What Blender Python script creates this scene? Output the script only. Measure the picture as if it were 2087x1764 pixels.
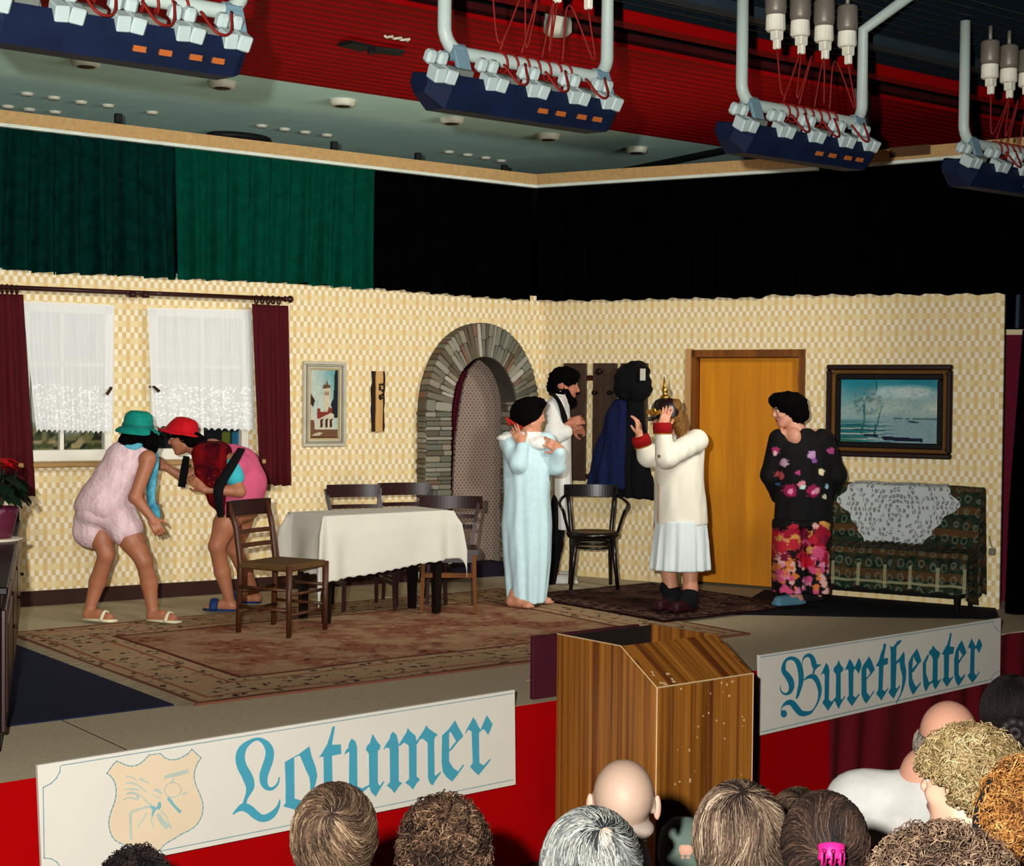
import bpy, math, random
import numpy as np
from mathutils import Vector
random.seed(7); rng = np.random.default_rng(7)
for o in list(bpy.data.objects): bpy.data.objects.remove(o)
SC = bpy.context.scene; COL = SC.collection
# ---------------- camera, world, lights, exposure ----------------
FPX, CX, CY = 3130., 1043.5, 882.
YAW, TILT, ROLL = math.radians(37.8), math.atan(83/3130), math.radians(.55)
CAM = np.array([0, 0, 2.2])
FW = np.array([math.sin(YAW)*math.cos(TILT), math.cos(YAW)*math.cos(TILT), -math.sin(TILT)])
R0 = np.array([math.cos(YAW), -math.sin(YAW), 0]); U0 = np.cross(R0, FW)
RT = R0*math.cos(ROLL)+U0*math.sin(ROLL); UP = np.cross(RT, FW)
cd = bpy.data.cameras.new('camera'); cam = bpy.data.objects.new('camera', cd); COL.objects.link(cam)
cd.sensor_fit = 'HORIZONTAL'; cd.sensor_width = 36; cd.lens = 36*FPX/2087; cd.clip_end = 200
from mathutils import Matrix
Mc = Matrix.Identity(4)
for i in range(3): Mc[i][0], Mc[i][1], Mc[i][2], Mc[i][3] = RT[i], UP[i], -FW[i], CAM[i]
cam.matrix_world = Mc; SC.camera = cam
W = bpy.data.worlds.new('hall_dark'); SC.world = W; W.use_nodes = True
W.node_tree.nodes['Background'].inputs[0].default_value = (.5, .6, .7, 1)
W.node_tree.nodes['Background'].inputs[1].default_value = .012
def lamp(name, kind, loc, target, energy, color=(1, 1, 1), size=.1, angle=60, blend=.5):
    d = bpy.data.lights.new(name, kind); d.energy = energy; d.color = color
    o = bpy.data.objects.new(name, d); COL.objects.link(o); o.location = loc
    o.rotation_euler = (Vector(target)-Vector(loc)).to_track_quat('-Z', 'Y').to_euler()
    if kind == 'SPOT': d.spot_size = math.radians(angle); d.spot_blend = blend; d.shadow_soft_size = size
    if kind == 'AREA': d.size = size
    return o
# the photographer's flash, held up and to the left of the lens
lamp('camera_flash', 'SPOT', tuple(CAM-RT*.26+UP*.20), tuple(CAM+FW*10-RT*.9+UP*.2), 3300, (1, .985, .95), .035, 120, 1.)
SC.view_settings.view_transform = 'Standard'; SC.view_settings.look = 'None'
SC.view_settings.exposure = 0; SC.view_settings.gamma = 1; SC.view_settings.use_curve_mapping = False
# ---------------- pixel to world helpers (used once, to survey the place) ----------------
def ray(u, v): return FW+RT*(u-CX)/FPX-UP*(v-CY)/FPX
def pd(u, v, d): return CAM+ray(u, v)*d
def pz(u, v, z=.6):
    r = ray(u, v); return CAM+r*((z-CAM[2])/r[2])
def py(u, v, Y):
    r = ray(u, v); return CAM+r*(Y/r[1])
def dep(p): return float((np.asarray(p)-CAM) @ FW)
class Plane:
    """vertical plane through two plan points: s runs along it, n points to the room."""
    def __init__(self, a, b):
        self.o = np.array([a[0], a[1], 0.]); d = np.array([b[0]-a[0], b[1]-a[1], 0.]); self.L = np.linalg.norm(d); self.d = d/self.L
        self.n = np.array([self.d[1], -self.d[0], 0.])
        if self.n @ (CAM-self.o) < 0: self.n = -self.n
        self.ang = math.atan2(self.d[1], self.d[0])
    def at(self, s, z, off=0.): return self.o+self.d*s+self.n*off+np.array([0, 0, z])
    def hit(self, u, v, off=0.):
        r = ray(u, v); o = self.o+self.n*off
        t = ((o-CAM) @ self.n)/(r @ self.n); p = CAM+r*t
        return float((p-self.o) @ self.d), float(p[2])
    def px(self, u, v, off=0.):
        s, z = self.hit(u, v, off); return self.at(s, z, off)
# ---------------- materials ----------------
def lin(c): return tuple((x/255/12.92 if x/255 <= .04045 else ((x/255+.055)/1.055)**2.4) for x in c)
MATS = {}
class NT:
    def __init__(self, m): self.t = m.node_tree; self.n = self.t.nodes; self.b = self.n.get('Principled BSDF')
    def add(self, typ, **kw):
        x = self.n.new(typ)
        for k, v in kw.items():
            if k.startswith('i_'): x.inputs[k[2:].replace('_', ' ')].default_value = v
            elif k.startswith('n'): x.inputs[int(k[1:])].default_value = v
            else: setattr(x, k, v)
        return x
    def link(self, a, b): self.t.links.new(a, b)
    def math(self, op, a, b=None, c=None):
        x = self.n.new('ShaderNodeMath'); x.operation = op
        for i, q in enumerate((a, b, c)):
            if q is None: continue
            if isinstance(q, (int, float)): x.inputs[i].default_value = q
            else: self.link(q, x.inputs[i])
        return x.outputs[0]
    def mix(self, f, a, b):
        x = self.n.new('ShaderNodeMix'); x.data_type = 'RGBA'
        for s, q in ((0, f), (6, a), (7, b)):
            if isinstance(q, (int, float)): x.inputs[s].default_value = q
            elif isinstance(q, tuple): x.inputs[s].default_value = q if len(q) == 4 else q+(1,)
            else: self.link(q, x.inputs[s])
        return x.outputs[2]
    def ramp(self, f, stops, interp='LINEAR'):
        x = self.n.new('ShaderNodeValToRGB'); x.color_ramp.interpolation = interp
        e = x.color_ramp.elements
        while len(e) < len(stops): e.new(.5)
        for el, (p, c) in zip(e, stops): el.position = p; el.color = c+(1,)
        self.link(f, x.inputs[0]); return x.outputs[0]
    def coord(self, kind='Object'): return self.add('ShaderNodeTexCoord').outputs[kind]
    def mapping(self, src, scale=(1, 1, 1), rot=(0, 0, 0), loc=(0, 0, 0)):
        x = self.add('ShaderNodeMapping'); x.inputs['Scale'].default_value = scale; x.inputs['Rotation'].default_value = rot; x.inputs['Location'].default_value = loc
        self.link(src, x.inputs[0]); return x.outputs[0]
    def noise(self, src, scale=5, detail=3, rough=.5):
        x = self.add('ShaderNodeTexNoise'); x.inputs['Scale'].default_value = scale; x.inputs['Detail'].default_value = detail; x.inputs['Roughness'].default_value = rough
        self.link(src, x.inputs['Vector']); return x.outputs[0]
    def bump(self, h, strength=.3, dist=.01):
        x = self.add('ShaderNodeBump'); x.inputs['Strength'].default_value = strength; x.inputs['Distance'].default_value = dist
        self.link(h, x.inputs['Height']); self.link(x.outputs[0], self.b.inputs['Normal'])
def base_mat(name, rough=.8, metal=0., spec=.3):
    m = bpy.data.materials.new(name); m.use_nodes = True; n = NT(m)
    n.b.inputs['Roughness'].default_value = rough; n.b.inputs['Metallic'].default_value = metal
    n.b.inputs['Specular IOR Level'].default_value = spec
    MATS[name] = m; return m, n
def mat(name, c, rough=.8, metal=0., spec=.18, var=.12, vscale=6., bump=0., bscale=60., stretch=(1, 1, 1), c2=None, coat=0.):
    """plain surface: colour c (sRGB 0-255), gently varied by noise towards c2."""
    if name in MATS: return MATS[name]
    m, n = base_mat(name, rough, metal, spec)
    a = lin(c); b = lin(c2) if c2 else tuple(x*(1-var*2) for x in a)
    co = n.mapping(n.coord(), stretch)
    f = n.noise(co, vscale, 4, .6)
    n.link(n.ramp(f, [(.3, a), (.72, b)]), n.b.inputs['Base Color'])
    if bump: n.bump(n.noise(co, bscale, 3), bump, .004)
    if coat: n.b.inputs['Coat Weight'].default_value = coat
    return m
def colmat(name, rough=.8, spec=.25, bump=0., bscale=80., metal=0., sss=0.):
    """surface that carries its own colours in the mesh attribute Col (prints, skin, hair strands)."""
    if name in MATS: return MATS[name]
    m, n = base_mat(name, rough, metal, spec)
    a = n.add('ShaderNodeAttribute'); a.attribute_name = 'Col'
    n.link(a.outputs[0], n.b.inputs['Base Color'])
    if bump: n.bump(n.noise(n.coord(), bscale, 3), bump, .004)
    return m
# ---------------- mesh building ----------------
class MB:
    def __init__(self): self.v = []; self.f = []; self.c = []; self.uv = []
    def add(self, v, f, c=None, uv=None):
        k = len(self.v); v = [tuple(map(float, p)) for p in v]; self.v += v
        self.f += [tuple(int(i)+k for i in q) for q in f]
        self.c += ([tuple(c)]*len(v) if c is not None and np.ndim(c) == 1 else list(map(tuple, c)) if c is not None else [(.5, .5, .5)]*len(v))
        self.uv += list(map(tuple, uv)) if uv is not None else [(p[0], p[2]) for p in v]
        return self
    def box(self, c, size, ax=(1, 0, 0), az=(0, 0, 1), bev=0., col=None):
        """box of full size (x, y, z) about c; ax = its x direction, az = its z direction; edges cut by bev."""
        ax = np.array(ax, float); ax /= np.linalg.norm(ax); az = np.array(az, float); az -= ax*(az @ ax); az /= np.linalg.norm(az); ay = np.cross(az, ax)
        h = np.array(size, float)/2; c = np.array(c, float); b = min(bev, h.min()*.9)
        if b <= 0:
            V = [c+ax*h[0]*sx+ay*h[1]*sy+az*h[2]*sz for sx in (-1, 1) for sy in (-1, 1) for sz in (-1, 1)]
            return self.add(V, [(0, 1, 3, 2), (4, 6, 7, 5), (0, 4, 5, 1), (2, 3, 7, 6), (0, 2, 6, 4), (1, 5, 7, 3)], col)
        V = []; idx = {}
        for sx in (-1, 1):
            for sy in (-1, 1):
                for sz in (-1, 1):
                    for k in range(3):
                        q = h-b; q = q.copy(); q[k] = h[k]
                        idx[(sx, sy, sz, k)] = len(V); V.append(c+ax*q[0]*sx+ay*q[1]*sy+az*q[2]*sz)
        F = []
        for k in range(3):
            i, j = (k+1) % 3, (k+2) % 3
            for s in (-1, 1):
                q = []
                for a, bb in ((-1, -1), (1, -1), (1, 1), (-1, 1)):
                    t = [0, 0, 0]; t[k] = s; t[i] = a; t[j] = bb; q.append(idx[(*t, k)])
                F.append(q if s > 0 else q[::-1])
            for a in (-1, 1):
                for bb in (-1, 1):
                    t0 = [0, 0, 0]; t0[i] = a; t0[j] = bb; t1 = list(t0); t0[k] = -1; t1[k] = 1
                    q = [idx[(*t0, i)], idx[(*t1, i)], idx[(*t1, j)], idx[(*t0, j)]]
                    F.append(q if a*bb > 0 else q[::-1])
        for sx in (-1, 1):
            for sy in (-1, 1):
                for sz in (-1, 1):
                    q = [idx[(sx, sy, sz, k)] for k in range(3)]; F.append(q if sx*sy*sz > 0 else q[::-1])
        return self.add(V, F, col)
    def bar(self, p0, p1, w, t, side=(0, 0, 1), bev=.0, col=None):
        p0 = np.array(p0, float); p1 = np.array(p1, float); d = p1-p0; L = np.linalg.norm(d)
        return self.box((p0+p1)/2, (L, t, w), d, side, bev, col)
    def tube(self, pts, r, n=8, cap=True, col=None, flat=1., upv=None):
        P = np.array(pts, float); m = len(P); R = np.full(m, r, float) if np.ndim(r) == 0 else np.array(r, float)
        T = np.gradient(P, axis=0); T /= np.linalg.norm(T, axis=1)[:, None]+1e-12
        ref = np.array(upv if upv is not None else ((0, 0, 1) if abs(T[0][2]) < .9 else (1, 0, 0)), float)
        V = []; x = None
        for i in range(m):
            x = ref-T[i]*(ref @ T[i]) if x is None else x-T[i]*(x @ T[i])
            x /= np.linalg.norm(x)+1e-12; y = np.cross(T[i], x)
            for k in range(n):
                a = 2*math.pi*k/n; V.append(P[i]+(x*math.cos(a)*flat+y*math.sin(a))*R[i])
        F = [(i*n+k, i*n+(k+1) % n, (i+1)*n+(k+1) % n, (i+1)*n+k) for i in range(m-1) for k in range(n)]
        if cap: F += [tuple(range(n))[::-1], tuple((m-1)*n+k for k in range(n))]
        return self.add(V, F, col)
    def lathe(self, prof, c=(0, 0, 0), n=20, ax=(1, 0, 0), az=(0, 0, 1), col=None, cap=True, sx=1., sy=1.):
        ax = np.array(ax, float); az = np.array(az, float); az /= np.linalg.norm(az); ax = ax-az*(ax @ az); ax /= np.linalg.norm(ax); ay = np.cross(az, ax); c = np.array(c, float)
        V = [c+(ax*math.cos(2*math.pi*k/n)*sx+ay*math.sin(2*math.pi*k/n)*sy)*r+az*z for r, z in prof for k in range(n)]; m = len(prof)
        F = [(i*n+k, i*n+(k+1) % n, (i+1)*n+(k+1) % n, (i+1)*n+k) for i in range(m-1) for k in range(n)]
        if cap: F += [tuple(range(n))[::-1], tuple((m-1)*n+k for k in range(n))]
        return self.add(V, F, col)
    def prism(self, pts, off, col=None):
        """flat outline (world points) given depth along vector off."""
        P = [np.array(p, float) for p in pts]; n = len(P); off = np.array(off, float)
        nrm = sum((np.cross(P[i]-P[0], P[(i+1) % n]-P[0]) for i in range(n)), np.zeros(3))
        if nrm @ off < 0: P = P[::-1]
        V = P+[p+off for p in P]
        return self.add(V, [tuple(range(n))[::-1], tuple(range(n, 2*n))]+[(i, (i+1) % n, n+(i+1) % n, n+i) for i in range(n)], col)
    def grid(self, fn, nu, nv, col=None, closed_u=False):
        """fn(a, b) -> point for a, b in 0..1."""
        V, UV, C = [], [], []
        for j in range(nv+1):
            for i in range(nu+1):
                a, b = i/nu, j/nv; V.append(fn(a, b)); UV.append((a, b))
                if callable(col): C.append(col(a, b))
        F = [(j*(nu+1)+i, j*(nu+1)+i+1, (j+1)*(nu+1)+i+1, (j+1)*(nu+1)+i) for j in range(nv) for i in range(nu)]
        return self.add(V, F, C if callable(col) else col, UV)
    def build(self, name, m, parent=None, smooth=False, loc=None):
        return mesh_obj(name, np.array(self.v, float), self.f, m, parent, self.c, self.uv, smooth, loc)
def world_off(o):
    p = np.zeros(3)
    while o is not None: p = p+np.array(o.location); o = o.parent
    return p
def mesh_obj(name, V, F, m, parent=None, C=None, UV=None, smooth=False, loc=None):
    me = bpy.data.meshes.new(name)
    V = np.asarray(V, float)
    if parent is not None: off = world_off(parent); L = (0, 0, 0)
    else:
        if loc is None: loc = (float((V[:, 0].min()+V[:, 0].max())/2), float((V[:, 1].min()+V[:, 1].max())/2), float(V[:, 2].min()))
        off = np.array(loc, float); L = loc
    F = [tuple(int(i) for i in q) for q in F] if not isinstance(F, np.ndarray) else F.tolist()
    me.from_pydata((V-off).tolist(), [], F)
    if C is not None and len(C) == len(V):
        a = me.color_attributes.new('Col', 'FLOAT_COLOR', 'POINT'); C = np.asarray(C, float)
        a.data.foreach_set('color', np.column_stack([C[:, :3], np.ones(len(C))]).ravel())
    if UV is not None and len(UV) == len(V):
        ul = me.uv_layers.new(name='UVMap'); li = np.zeros(len(me.loops), int); me.loops.foreach_get('vertex_index', li)
        ul.data.foreach_set('uv', np.asarray(UV, float)[:, :2][li].ravel())
    if m is not None: me.materials.append(m)
    if smooth: me.shade_smooth()
    o = bpy.data.objects.new(name, me); COL.objects.link(o); o.location = L; o.parent = parent
    return o
def empty(name, loc, label=None, cat=None, group=None):
    o = bpy.data.objects.new(name, None); COL.objects.link(o); o.location = tuple(map(float, loc)); o.empty_display_size = .1
    return tag(o, label, cat, group)
def tag(o, label=None, cat=None, group=None, kind=None):
    if label: o['label'] = label
    if cat: o['category'] = cat
    if group: o['group'] = group
    if kind: o['kind'] = kind
    return o
def struct(o): o['kind'] = 'structure'; return o
def inst(name, src, loc, rot=(0, 0, 0), scale=(1, 1, 1), parent=None):
    """a further object on src's mesh data."""
    o = bpy.data.objects.new(name, src.data); COL.objects.link(o); o.parent = parent
    o.location = tuple(map(float, np.array(loc)-(world_off(parent) if parent else 0))); o.rotation_euler = rot; o.scale = scale; return o
def copy_tree(o, parent=None):
    c = o.copy(); COL.objects.link(c); c.parent = parent
    for ch in list(o.children): copy_tree(ch, c)
    return c
# ---------------- signed distance sculpting ----------------
def A3(p): return np.array(p, float)
class Sdf:
    """solid shapes blended smoothly and skinned as ONE continuous mesh."""
    def __init__(self, h=.008, k=.02): self.h = h; self.k = k; self.p = []
    def _put(self, fn, lo, hi, k, sub): self.p.append((fn, A3(lo), A3(hi), self.k if k is None else k, sub)); return self
    def cap(self, a, b, ra, rb=None, k=None, sub=False):
        a, b = A3(a), A3(b); rb = ra if rb is None else rb; d = b-a; dd = max(d @ d, 1e-9)
        def fn(x, y, z):
            t = np.clip(((x-a[0])*d[0]+(y-a[1])*d[1]+(z-a[2])*d[2])/dd, 0, 1)
            return np.sqrt((x-a[0]-t*d[0])**2+(y-a[1]-t*d[1])**2+(z-a[2]-t*d[2])**2)-(ra+(rb-ra)*t)
        r = max(ra, rb); return self._put(fn, np.minimum(a, b)-r, np.maximum(a, b)+r, k, sub)
    def chain(self, pts, rs, k=None):
        for i in range(len(pts)-1): self.cap(pts[i], pts[i+1], rs[i], rs[i+1], k)
        return self
    def ell(self, c, r, R=None, k=None, sub=False):
        c, r = A3(c), A3(r); R = np.eye(3) if R is None else np.asarray(R, float)   # rows of R: local axes
        def fn(x, y, z):
            q = [(x-c[0])*R[i][0]+(y-c[1])*R[i][1]+(z-c[2])*R[i][2] for i in range(3)]
            k0 = np.sqrt(sum((q[i]/r[i])**2 for i in range(3))); k1 = np.sqrt(sum((q[i]/r[i]**2)**2 for i in range(3)))
            return k0*(k0-1)/(k1+1e-9)
        m = np.sqrt((R**2*r[:, None]**2).sum(0)); return self._put(fn, c-m, c+m, k, sub)
    def rbox(self, c, hs, R=None, r=.01, k=None, sub=False):
        c, hs = A3(c), A3(hs); R = np.eye(3) if R is None else np.asarray(R, float)
        def fn(x, y, z):
            q = [np.abs((x-c[0])*R[i][0]+(y-c[1])*R[i][1]+(z-c[2])*R[i][2])-(hs[i]-r) for i in range(3)]
            o = np.sqrt(sum(np.maximum(w, 0)**2 for w in q)); return o+np.minimum(np.maximum(np.maximum(q[0], q[1]), q[2]), 0)-r
        m = np.abs(R.T) @ hs; return self._put(fn, c-m, c+m, k, sub)
    def loft(self, secs, k=None, folds=0, amp=0., ph=0., ax=None, amp_top=0.):
        """stack of ellipses (z, cx, cy, rx, ry) along z; ax = plan direction of rx; folds ripple the side, growing downwards."""
        secs = sorted(secs); Z = A3([s[0] for s in secs]); S = np.array(secs, float)
        ax = A3((1, 0)) if ax is None else A3(ax[:2])/np.linalg.norm(ax[:2])
        def fn(x, y, z):
            zz = np.clip(z, Z[0], Z[-1]); g = [np.interp(zz, Z, S[:, i]) for i in (1, 2, 3, 4)]
            dx, dy = x-g[0], y-g[1]; a = dx*ax[0]+dy*ax[1]; b = -dx*ax[1]+dy*ax[0]
            th = np.arctan2(b/g[3], a/g[2]); sc = 1.
            if folds:
                t = (Z[-1]-zz)/(Z[-1]-Z[0]); sc = 1+(amp_top+(amp-amp_top)*t)*(np.sin(folds*th+ph)+.5*np.sin((folds*1.7//1)*th+2.1*ph+3*zz))
            e = (np.sqrt((a/g[2])**2+(b/g[3])**2)/sc-1)*np.minimum(g[2], g[3])
            return np.maximum(e, np.maximum(Z[0]-z, z-Z[-1]))
        mr = max(S[:, 3].max(), S[:, 4].max())*(1.03+2*amp)
        return self._put(fn, (S[:, 1].min()-mr, S[:, 2].min()-mr, Z[0]), (S[:, 1].max()+mr, S[:, 2].max()+mr, Z[-1]), k, False)
    def mesh(self):
        h = self.h; pos = [q for q in self.p if not q[4]]
        lo = np.min([q[1] for q in pos], 0)-3*h-self.k; hi = np.max([q[2] for q in pos], 0)+3*h+self.k
        n = np.ceil((hi-lo)/h).astype(int)+1; g = [lo[i]+h*np.arange(n[i]) for i in range(3)]
        f = np.full(n, .2, np.float32)
        for fn, l, u, k, sub in self.p:
            m = k+3*h; i0 = np.clip(((l-m-lo)/h).astype(int), 0, n); i1 = np.clip(((u+m-lo)/h).astype(int)+2, 0, n)
            if (i1 <= i0).any(): continue
            sl = tuple(slice(a, b) for a, b in zip(i0, i1))
            d = np.asarray(fn(g[0][sl[0]][:, None, None], g[1][sl[1]][None, :, None], g[2][sl[2]][None, None, :]), np.float32); a = f[sl]
            if sub: d = -d; hh = np.maximum(k-np.abs(a-d), 0)/k if k > 0 else 0; f[sl] = np.maximum(a, d)+hh*hh*k*.25
            else: hh = np.maximum(k-np.abs(a-d), 0)/k if k > 0 else 0; f[sl] = np.minimum(a, d)-hh*hh*k*.25
        return surface_net(f, lo, h)
def surface_net(f, lo, h):
    s = f < 0; n = np.array(f.shape)-1
    cnt = np.zeros(n, np.int8)
    offs = [(i, j, k) for i in (0, 1) for j in (0, 1) for k in (0, 1)]
    for o in offs: cnt += s[o[0]:o[0]+n[0], o[1]:o[1]+n[1], o[2]:o[2]+n[2]]
    I = np.argwhere((cnt > 0) & (cnt < 8)); idx = np.full(n, -1, np.int32); idx[tuple(I.T)] = np.arange(len(I))
    val = {o: f[I[:, 0]+o[0], I[:, 1]+o[1], I[:, 2]+o[2]] for o in offs}
    acc = np.zeros((len(I), 3)); num = np.zeros(len(I))
    for a in offs:
        for ax in range(3):
            if a[ax]: continue
            b = list(a); b[ax] = 1; b = tuple(b); x, y = val[a], val[b]; m = (x < 0) != (y < 0)
            t = x[m]/(x[m]-y[m]); p = np.tile(A3(a), (m.sum(), 1)); p[:, ax] += t; acc[m] += p; num[m] += 1
    V = (I+acc/num[:, None])*h+lo; Q = []
    for ax in range(3):
        b, c = (ax+1) % 3, (ax+2) % 3
        sl0 = [slice(None)]*3; sl1 = [slice(None)]*3; sl0[ax] = slice(0, -1); sl1[ax] = slice(1, None)
        E = np.argwhere(s[tuple(sl0)] != s[tuple(sl1)]); E = E[(E[:, b] > 0) & (E[:, c] > 0) & (E[:, b] < n[b]) & (E[:, c] < n[c])]
        if not len(E): continue
        flip = s[tuple(sl0)][tuple(E.T)]
        def gi(db, dc): e = E.copy(); e[:, b] -= db; e[:, c] -= dc; return idx[tuple(e.T)]
        q = np.stack([gi(1, 1), gi(0, 1), gi(0, 0), gi(1, 0)], 1); q[~flip] = q[~flip][:, ::-1]; Q.append(q)
    return V, np.concatenate(Q)
def normals(V, Q):
    e = np.cross(V[Q[:, 2]]-V[Q[:, 0]], V[Q[:, 3]]-V[Q[:, 1]]); N = np.zeros_like(V)
    for i in range(4): np.add.at(N, Q[:, i], e)
    return N/(np.linalg.norm(N, axis=1)[:, None]+1e-12)
def wob(V, freq, seed=0, octs=5):
    r = np.random.default_rng(seed); o = np.zeros(len(V))
    for i in range(octs):
        d = r.normal(size=3); d /= np.linalg.norm(d); o += np.sin(V @ d*freq*(1+.35*i)+r.uniform(0, 6.3))
    return o/octs
def sdf_obj(name, S, m, parent=None, col=None, paint=None, disp=None, jit=0.):
    V, Q = S.mesh()
    if disp: V = V+normals(V, Q)*disp(V)[:, None]
    C = None
    if col is not None:
        C = np.tile(A3(lin(col)), (len(V), 1))
        for p in (paint or []):
            c, r, R, cc = p[:4]; R = np.eye(3) if R is None else np.asarray(R)
            q = ((V-A3(c)) @ R.T)/A3(r); w = np.clip((1.25-np.linalg.norm(q, axis=1)*(1+(jit*wob(V+A3(c)*7, 130, 3) if jit else 0)))/(.15 if jit else .4), 0, 1)[:, None]; C = C*(1-w)+A3(lin(cc))*w
    return mesh_obj(name, V, Q, m, parent, C, None, True)
# ================= SETTING =================
HZ = -.22                                            # hall floor
SZ = .6                                              # stage floor height above the hall floor
PB = Plane(pd(0, 800, 11.1), pd(1105, 800, 13.6))    # wall with windows and arch
PR = Plane(pd(1105, 800, 13.6), pd(2044, 800, 11.53))  # wall with the door
CZ = 4.4                                             # hall ceiling
BY = py(600, 1506, 1)[1]; FRONT = pz(600, 1506)[1]   # front edge of the stage
black_cloth = mat('black_cloth', (9, 9, 11), .95, var=.2)
# wallpaper: woven check of cream, white, tan and olive cells
def wallpaper():
    m, n = base_mat('wallpaper', .75, spec=.2)
    sp = n.add('ShaderNodeSeparateXYZ'); n.link(n.coord('UV'), sp.inputs[0])
    X, Z = sp.outputs[0], sp.outputs[1]; w, h = .031, .043
    j = n.math('FLOOR', n.math('DIVIDE', Z, h)); jm = n.math('MODULO', n.math('ADD', j, 400), 3.)
    i = n.math('FLOOR', n.math('DIVIDE', X, w)); i2 = n.math('FLOORED_MODULO', i, 2.)
    big = n.math('LESS_THAN', jm, .5)
    odd = n.math('FLOORED_MODULO', n.math('ADD', i, j), 2.)
    k = n.math('FLOORED_MODULO', n.math('FLOOR', n.math('DIVIDE', X, w*2)), 2.)
    cream, tan, white, olive = lin((228, 210, 162)), lin((218, 184, 124)), lin((238, 230, 204)), lin((206, 180, 124))
    rowa = n.mix(k, n.mix(i2, cream, lin((226, 205, 150))), n.mix(i2, tan, cream))
    rowb = n.mix(odd, white, n.mix(k, olive, lin((212, 184, 126))))
    c = n.mix(big, rowb, rowa)
    # each cell's soft edge
    fx = n.math('FRACT', n.math('DIVIDE', X, w)); fz = n.math('FRACT', n.math('DIVIDE', Z, h))
    e = n.math('MAXIMUM', n.math('ABSOLUTE', n.math('SUBTRACT', fx, .5)), n.math('ABSOLUTE', n.math('SUBTRACT', fz, .5)))
    c = n.mix(n.math('MULTIPLY', n.math('GREATER_THAN', e, .42), .45), c, lin((222, 200, 150)))
    ns = n.noise(n.coord('UV'), 22, 3)
    c = n.mix(n.math('MULTIPLY', ns, .25), c, lin((205, 180, 128)))
    n.link(c, n.b.inputs['Base Color']); return m
WP = wallpaper()
def wall(name, P, s0, s1, z0, z1, holes, m, arch=None):
    b = MB()
    def quad(a, c, za, zb):
        if c-a < 1e-4 or zb-za < 1e-4: return
        pts = [(a, za), (c, za), (c, zb), (a, zb)]
        b.add([P.at(*q) for q in pts], [(0, 1, 2, 3) if np.cross(P.d, [0, 0, 1]) @ P.n > 0 else (3, 2, 1, 0)], None, pts)
    hs = list(holes)
    if arch: hs.append((arch[0]-arch[1], arch[0]+arch[1], z0, arch[3]+arch[2]))
    S = sorted({s0, s1, *[q for h in hs for q in h[:2]]}); Zs = sorted({z0, z1, *[q for h in hs for q in h[2:]]})
    for a, c in zip(S, S[1:]):
        for za, zb in zip(Zs, Zs[1:]):
            if not any(h[0] < (a+c)/2 < h[1] and h[2] < (za+zb)/2 < h[3] for h in hs): quad(a, c, za, zb)
    if arch:
        sc, aw, rise, zs = arch; N = 24
        for i in range(N):
            t0, t1 = -1+2*i/N, -1+2*(i+1)/N; f = lambda t: zs+rise*math.sqrt(max(0, 1-t*t))
            pts = [(sc+aw*t0, f(t0)), (sc+aw*t1, f(t1)), (sc+aw*t1, zs+rise), (sc+aw*t0, zs+rise)]
            b.add([P.at(*q) for q in pts], [(0, 1, 2, 3) if np.cross(P.d, [0, 0, 1]) @ P.n > 0 else (3, 2, 1, 0)], None, pts)
    o = struct(b.build(name, m)); md = o.modifiers.new('thick', 'SOLIDIFY'); md.thickness = .03; md.offset = -1; return o
AO = .14                                             # how far the stone arch stands proud of the wall
il, ir = PB.hit(920, 900, AO)[0], PB.hit(1052, 880, AO)[0]; ol, orr = PB.hit(866, 1000, AO)[0], PB.hit(1099, 800, AO)[0]
zia, zoa, zsp = PB.hit(980, 727, AO)[1], PB.hit(985, 658, AO)[1], PB.hit(900, 838, AO)[1]
ac = (il+ir)/2; ai = (ir-il)/2; aoL, aoR = ac-ol, orr-ac; bi, bo = zia-zsp, zoa-zsp
def rect(P, u0, v0, u1, v1, off=0.):
    """wall rectangle (s0, s1, z0, z1) from two opposite corners seen in the photo."""
    a, b = P.hit(u0, v0, off), P.hit(u1, v1, off); return min(a[0], b[0]), max(a[0], b[0]), min(a[1], b[1]), max(a[1], b[1])
WIN = [rect(PB, 44, 618, 228, 938), rect(PB, 306, 633, 506, 930)]
w0 = WIN[0]; WIN[1] = (WIN[1][0], WIN[1][1], w0[2], w0[3])
DOOR = rect(PR, 1412, 713, 1634, 1205); DOOR = (DOOR[0], DOOR[1], SZ, DOOR[3])
top_b = 3.05
wall('wall_back', PB, -1.2, PB.L, SZ+.0, top_b, WIN, WP, (ac, ai+.06, bi+.05, zsp))
wall('wall_right', PR, 0, PR.L, SZ, top_b, [(DOOR[0], DOOR[1], SZ-.001, DOOR[3])], WP)
# hall shell
hall = mat('hall_plaster', (66, 62, 58), .9)
fl = MB(); fl.box((5, 8, HZ-.05), (26, 26, .1)); struct(fl.build('floor', mat('hall_floor', (70, 52, 38), .6, vscale=3)))
hw = MB(); hw.box((5, 17.5, 2.2), (26, .1, 5.2)); struct(hw.build('wall_rear', mat('rear_dark', (18, 18, 20), .9)))
hw = MB(); hw.box((16.5, 7, 2.2), (.1, 24, 5.2)); struct(hw.build('wall_side', mat('rear_dark', (18, 18, 20), .9)))
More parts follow.
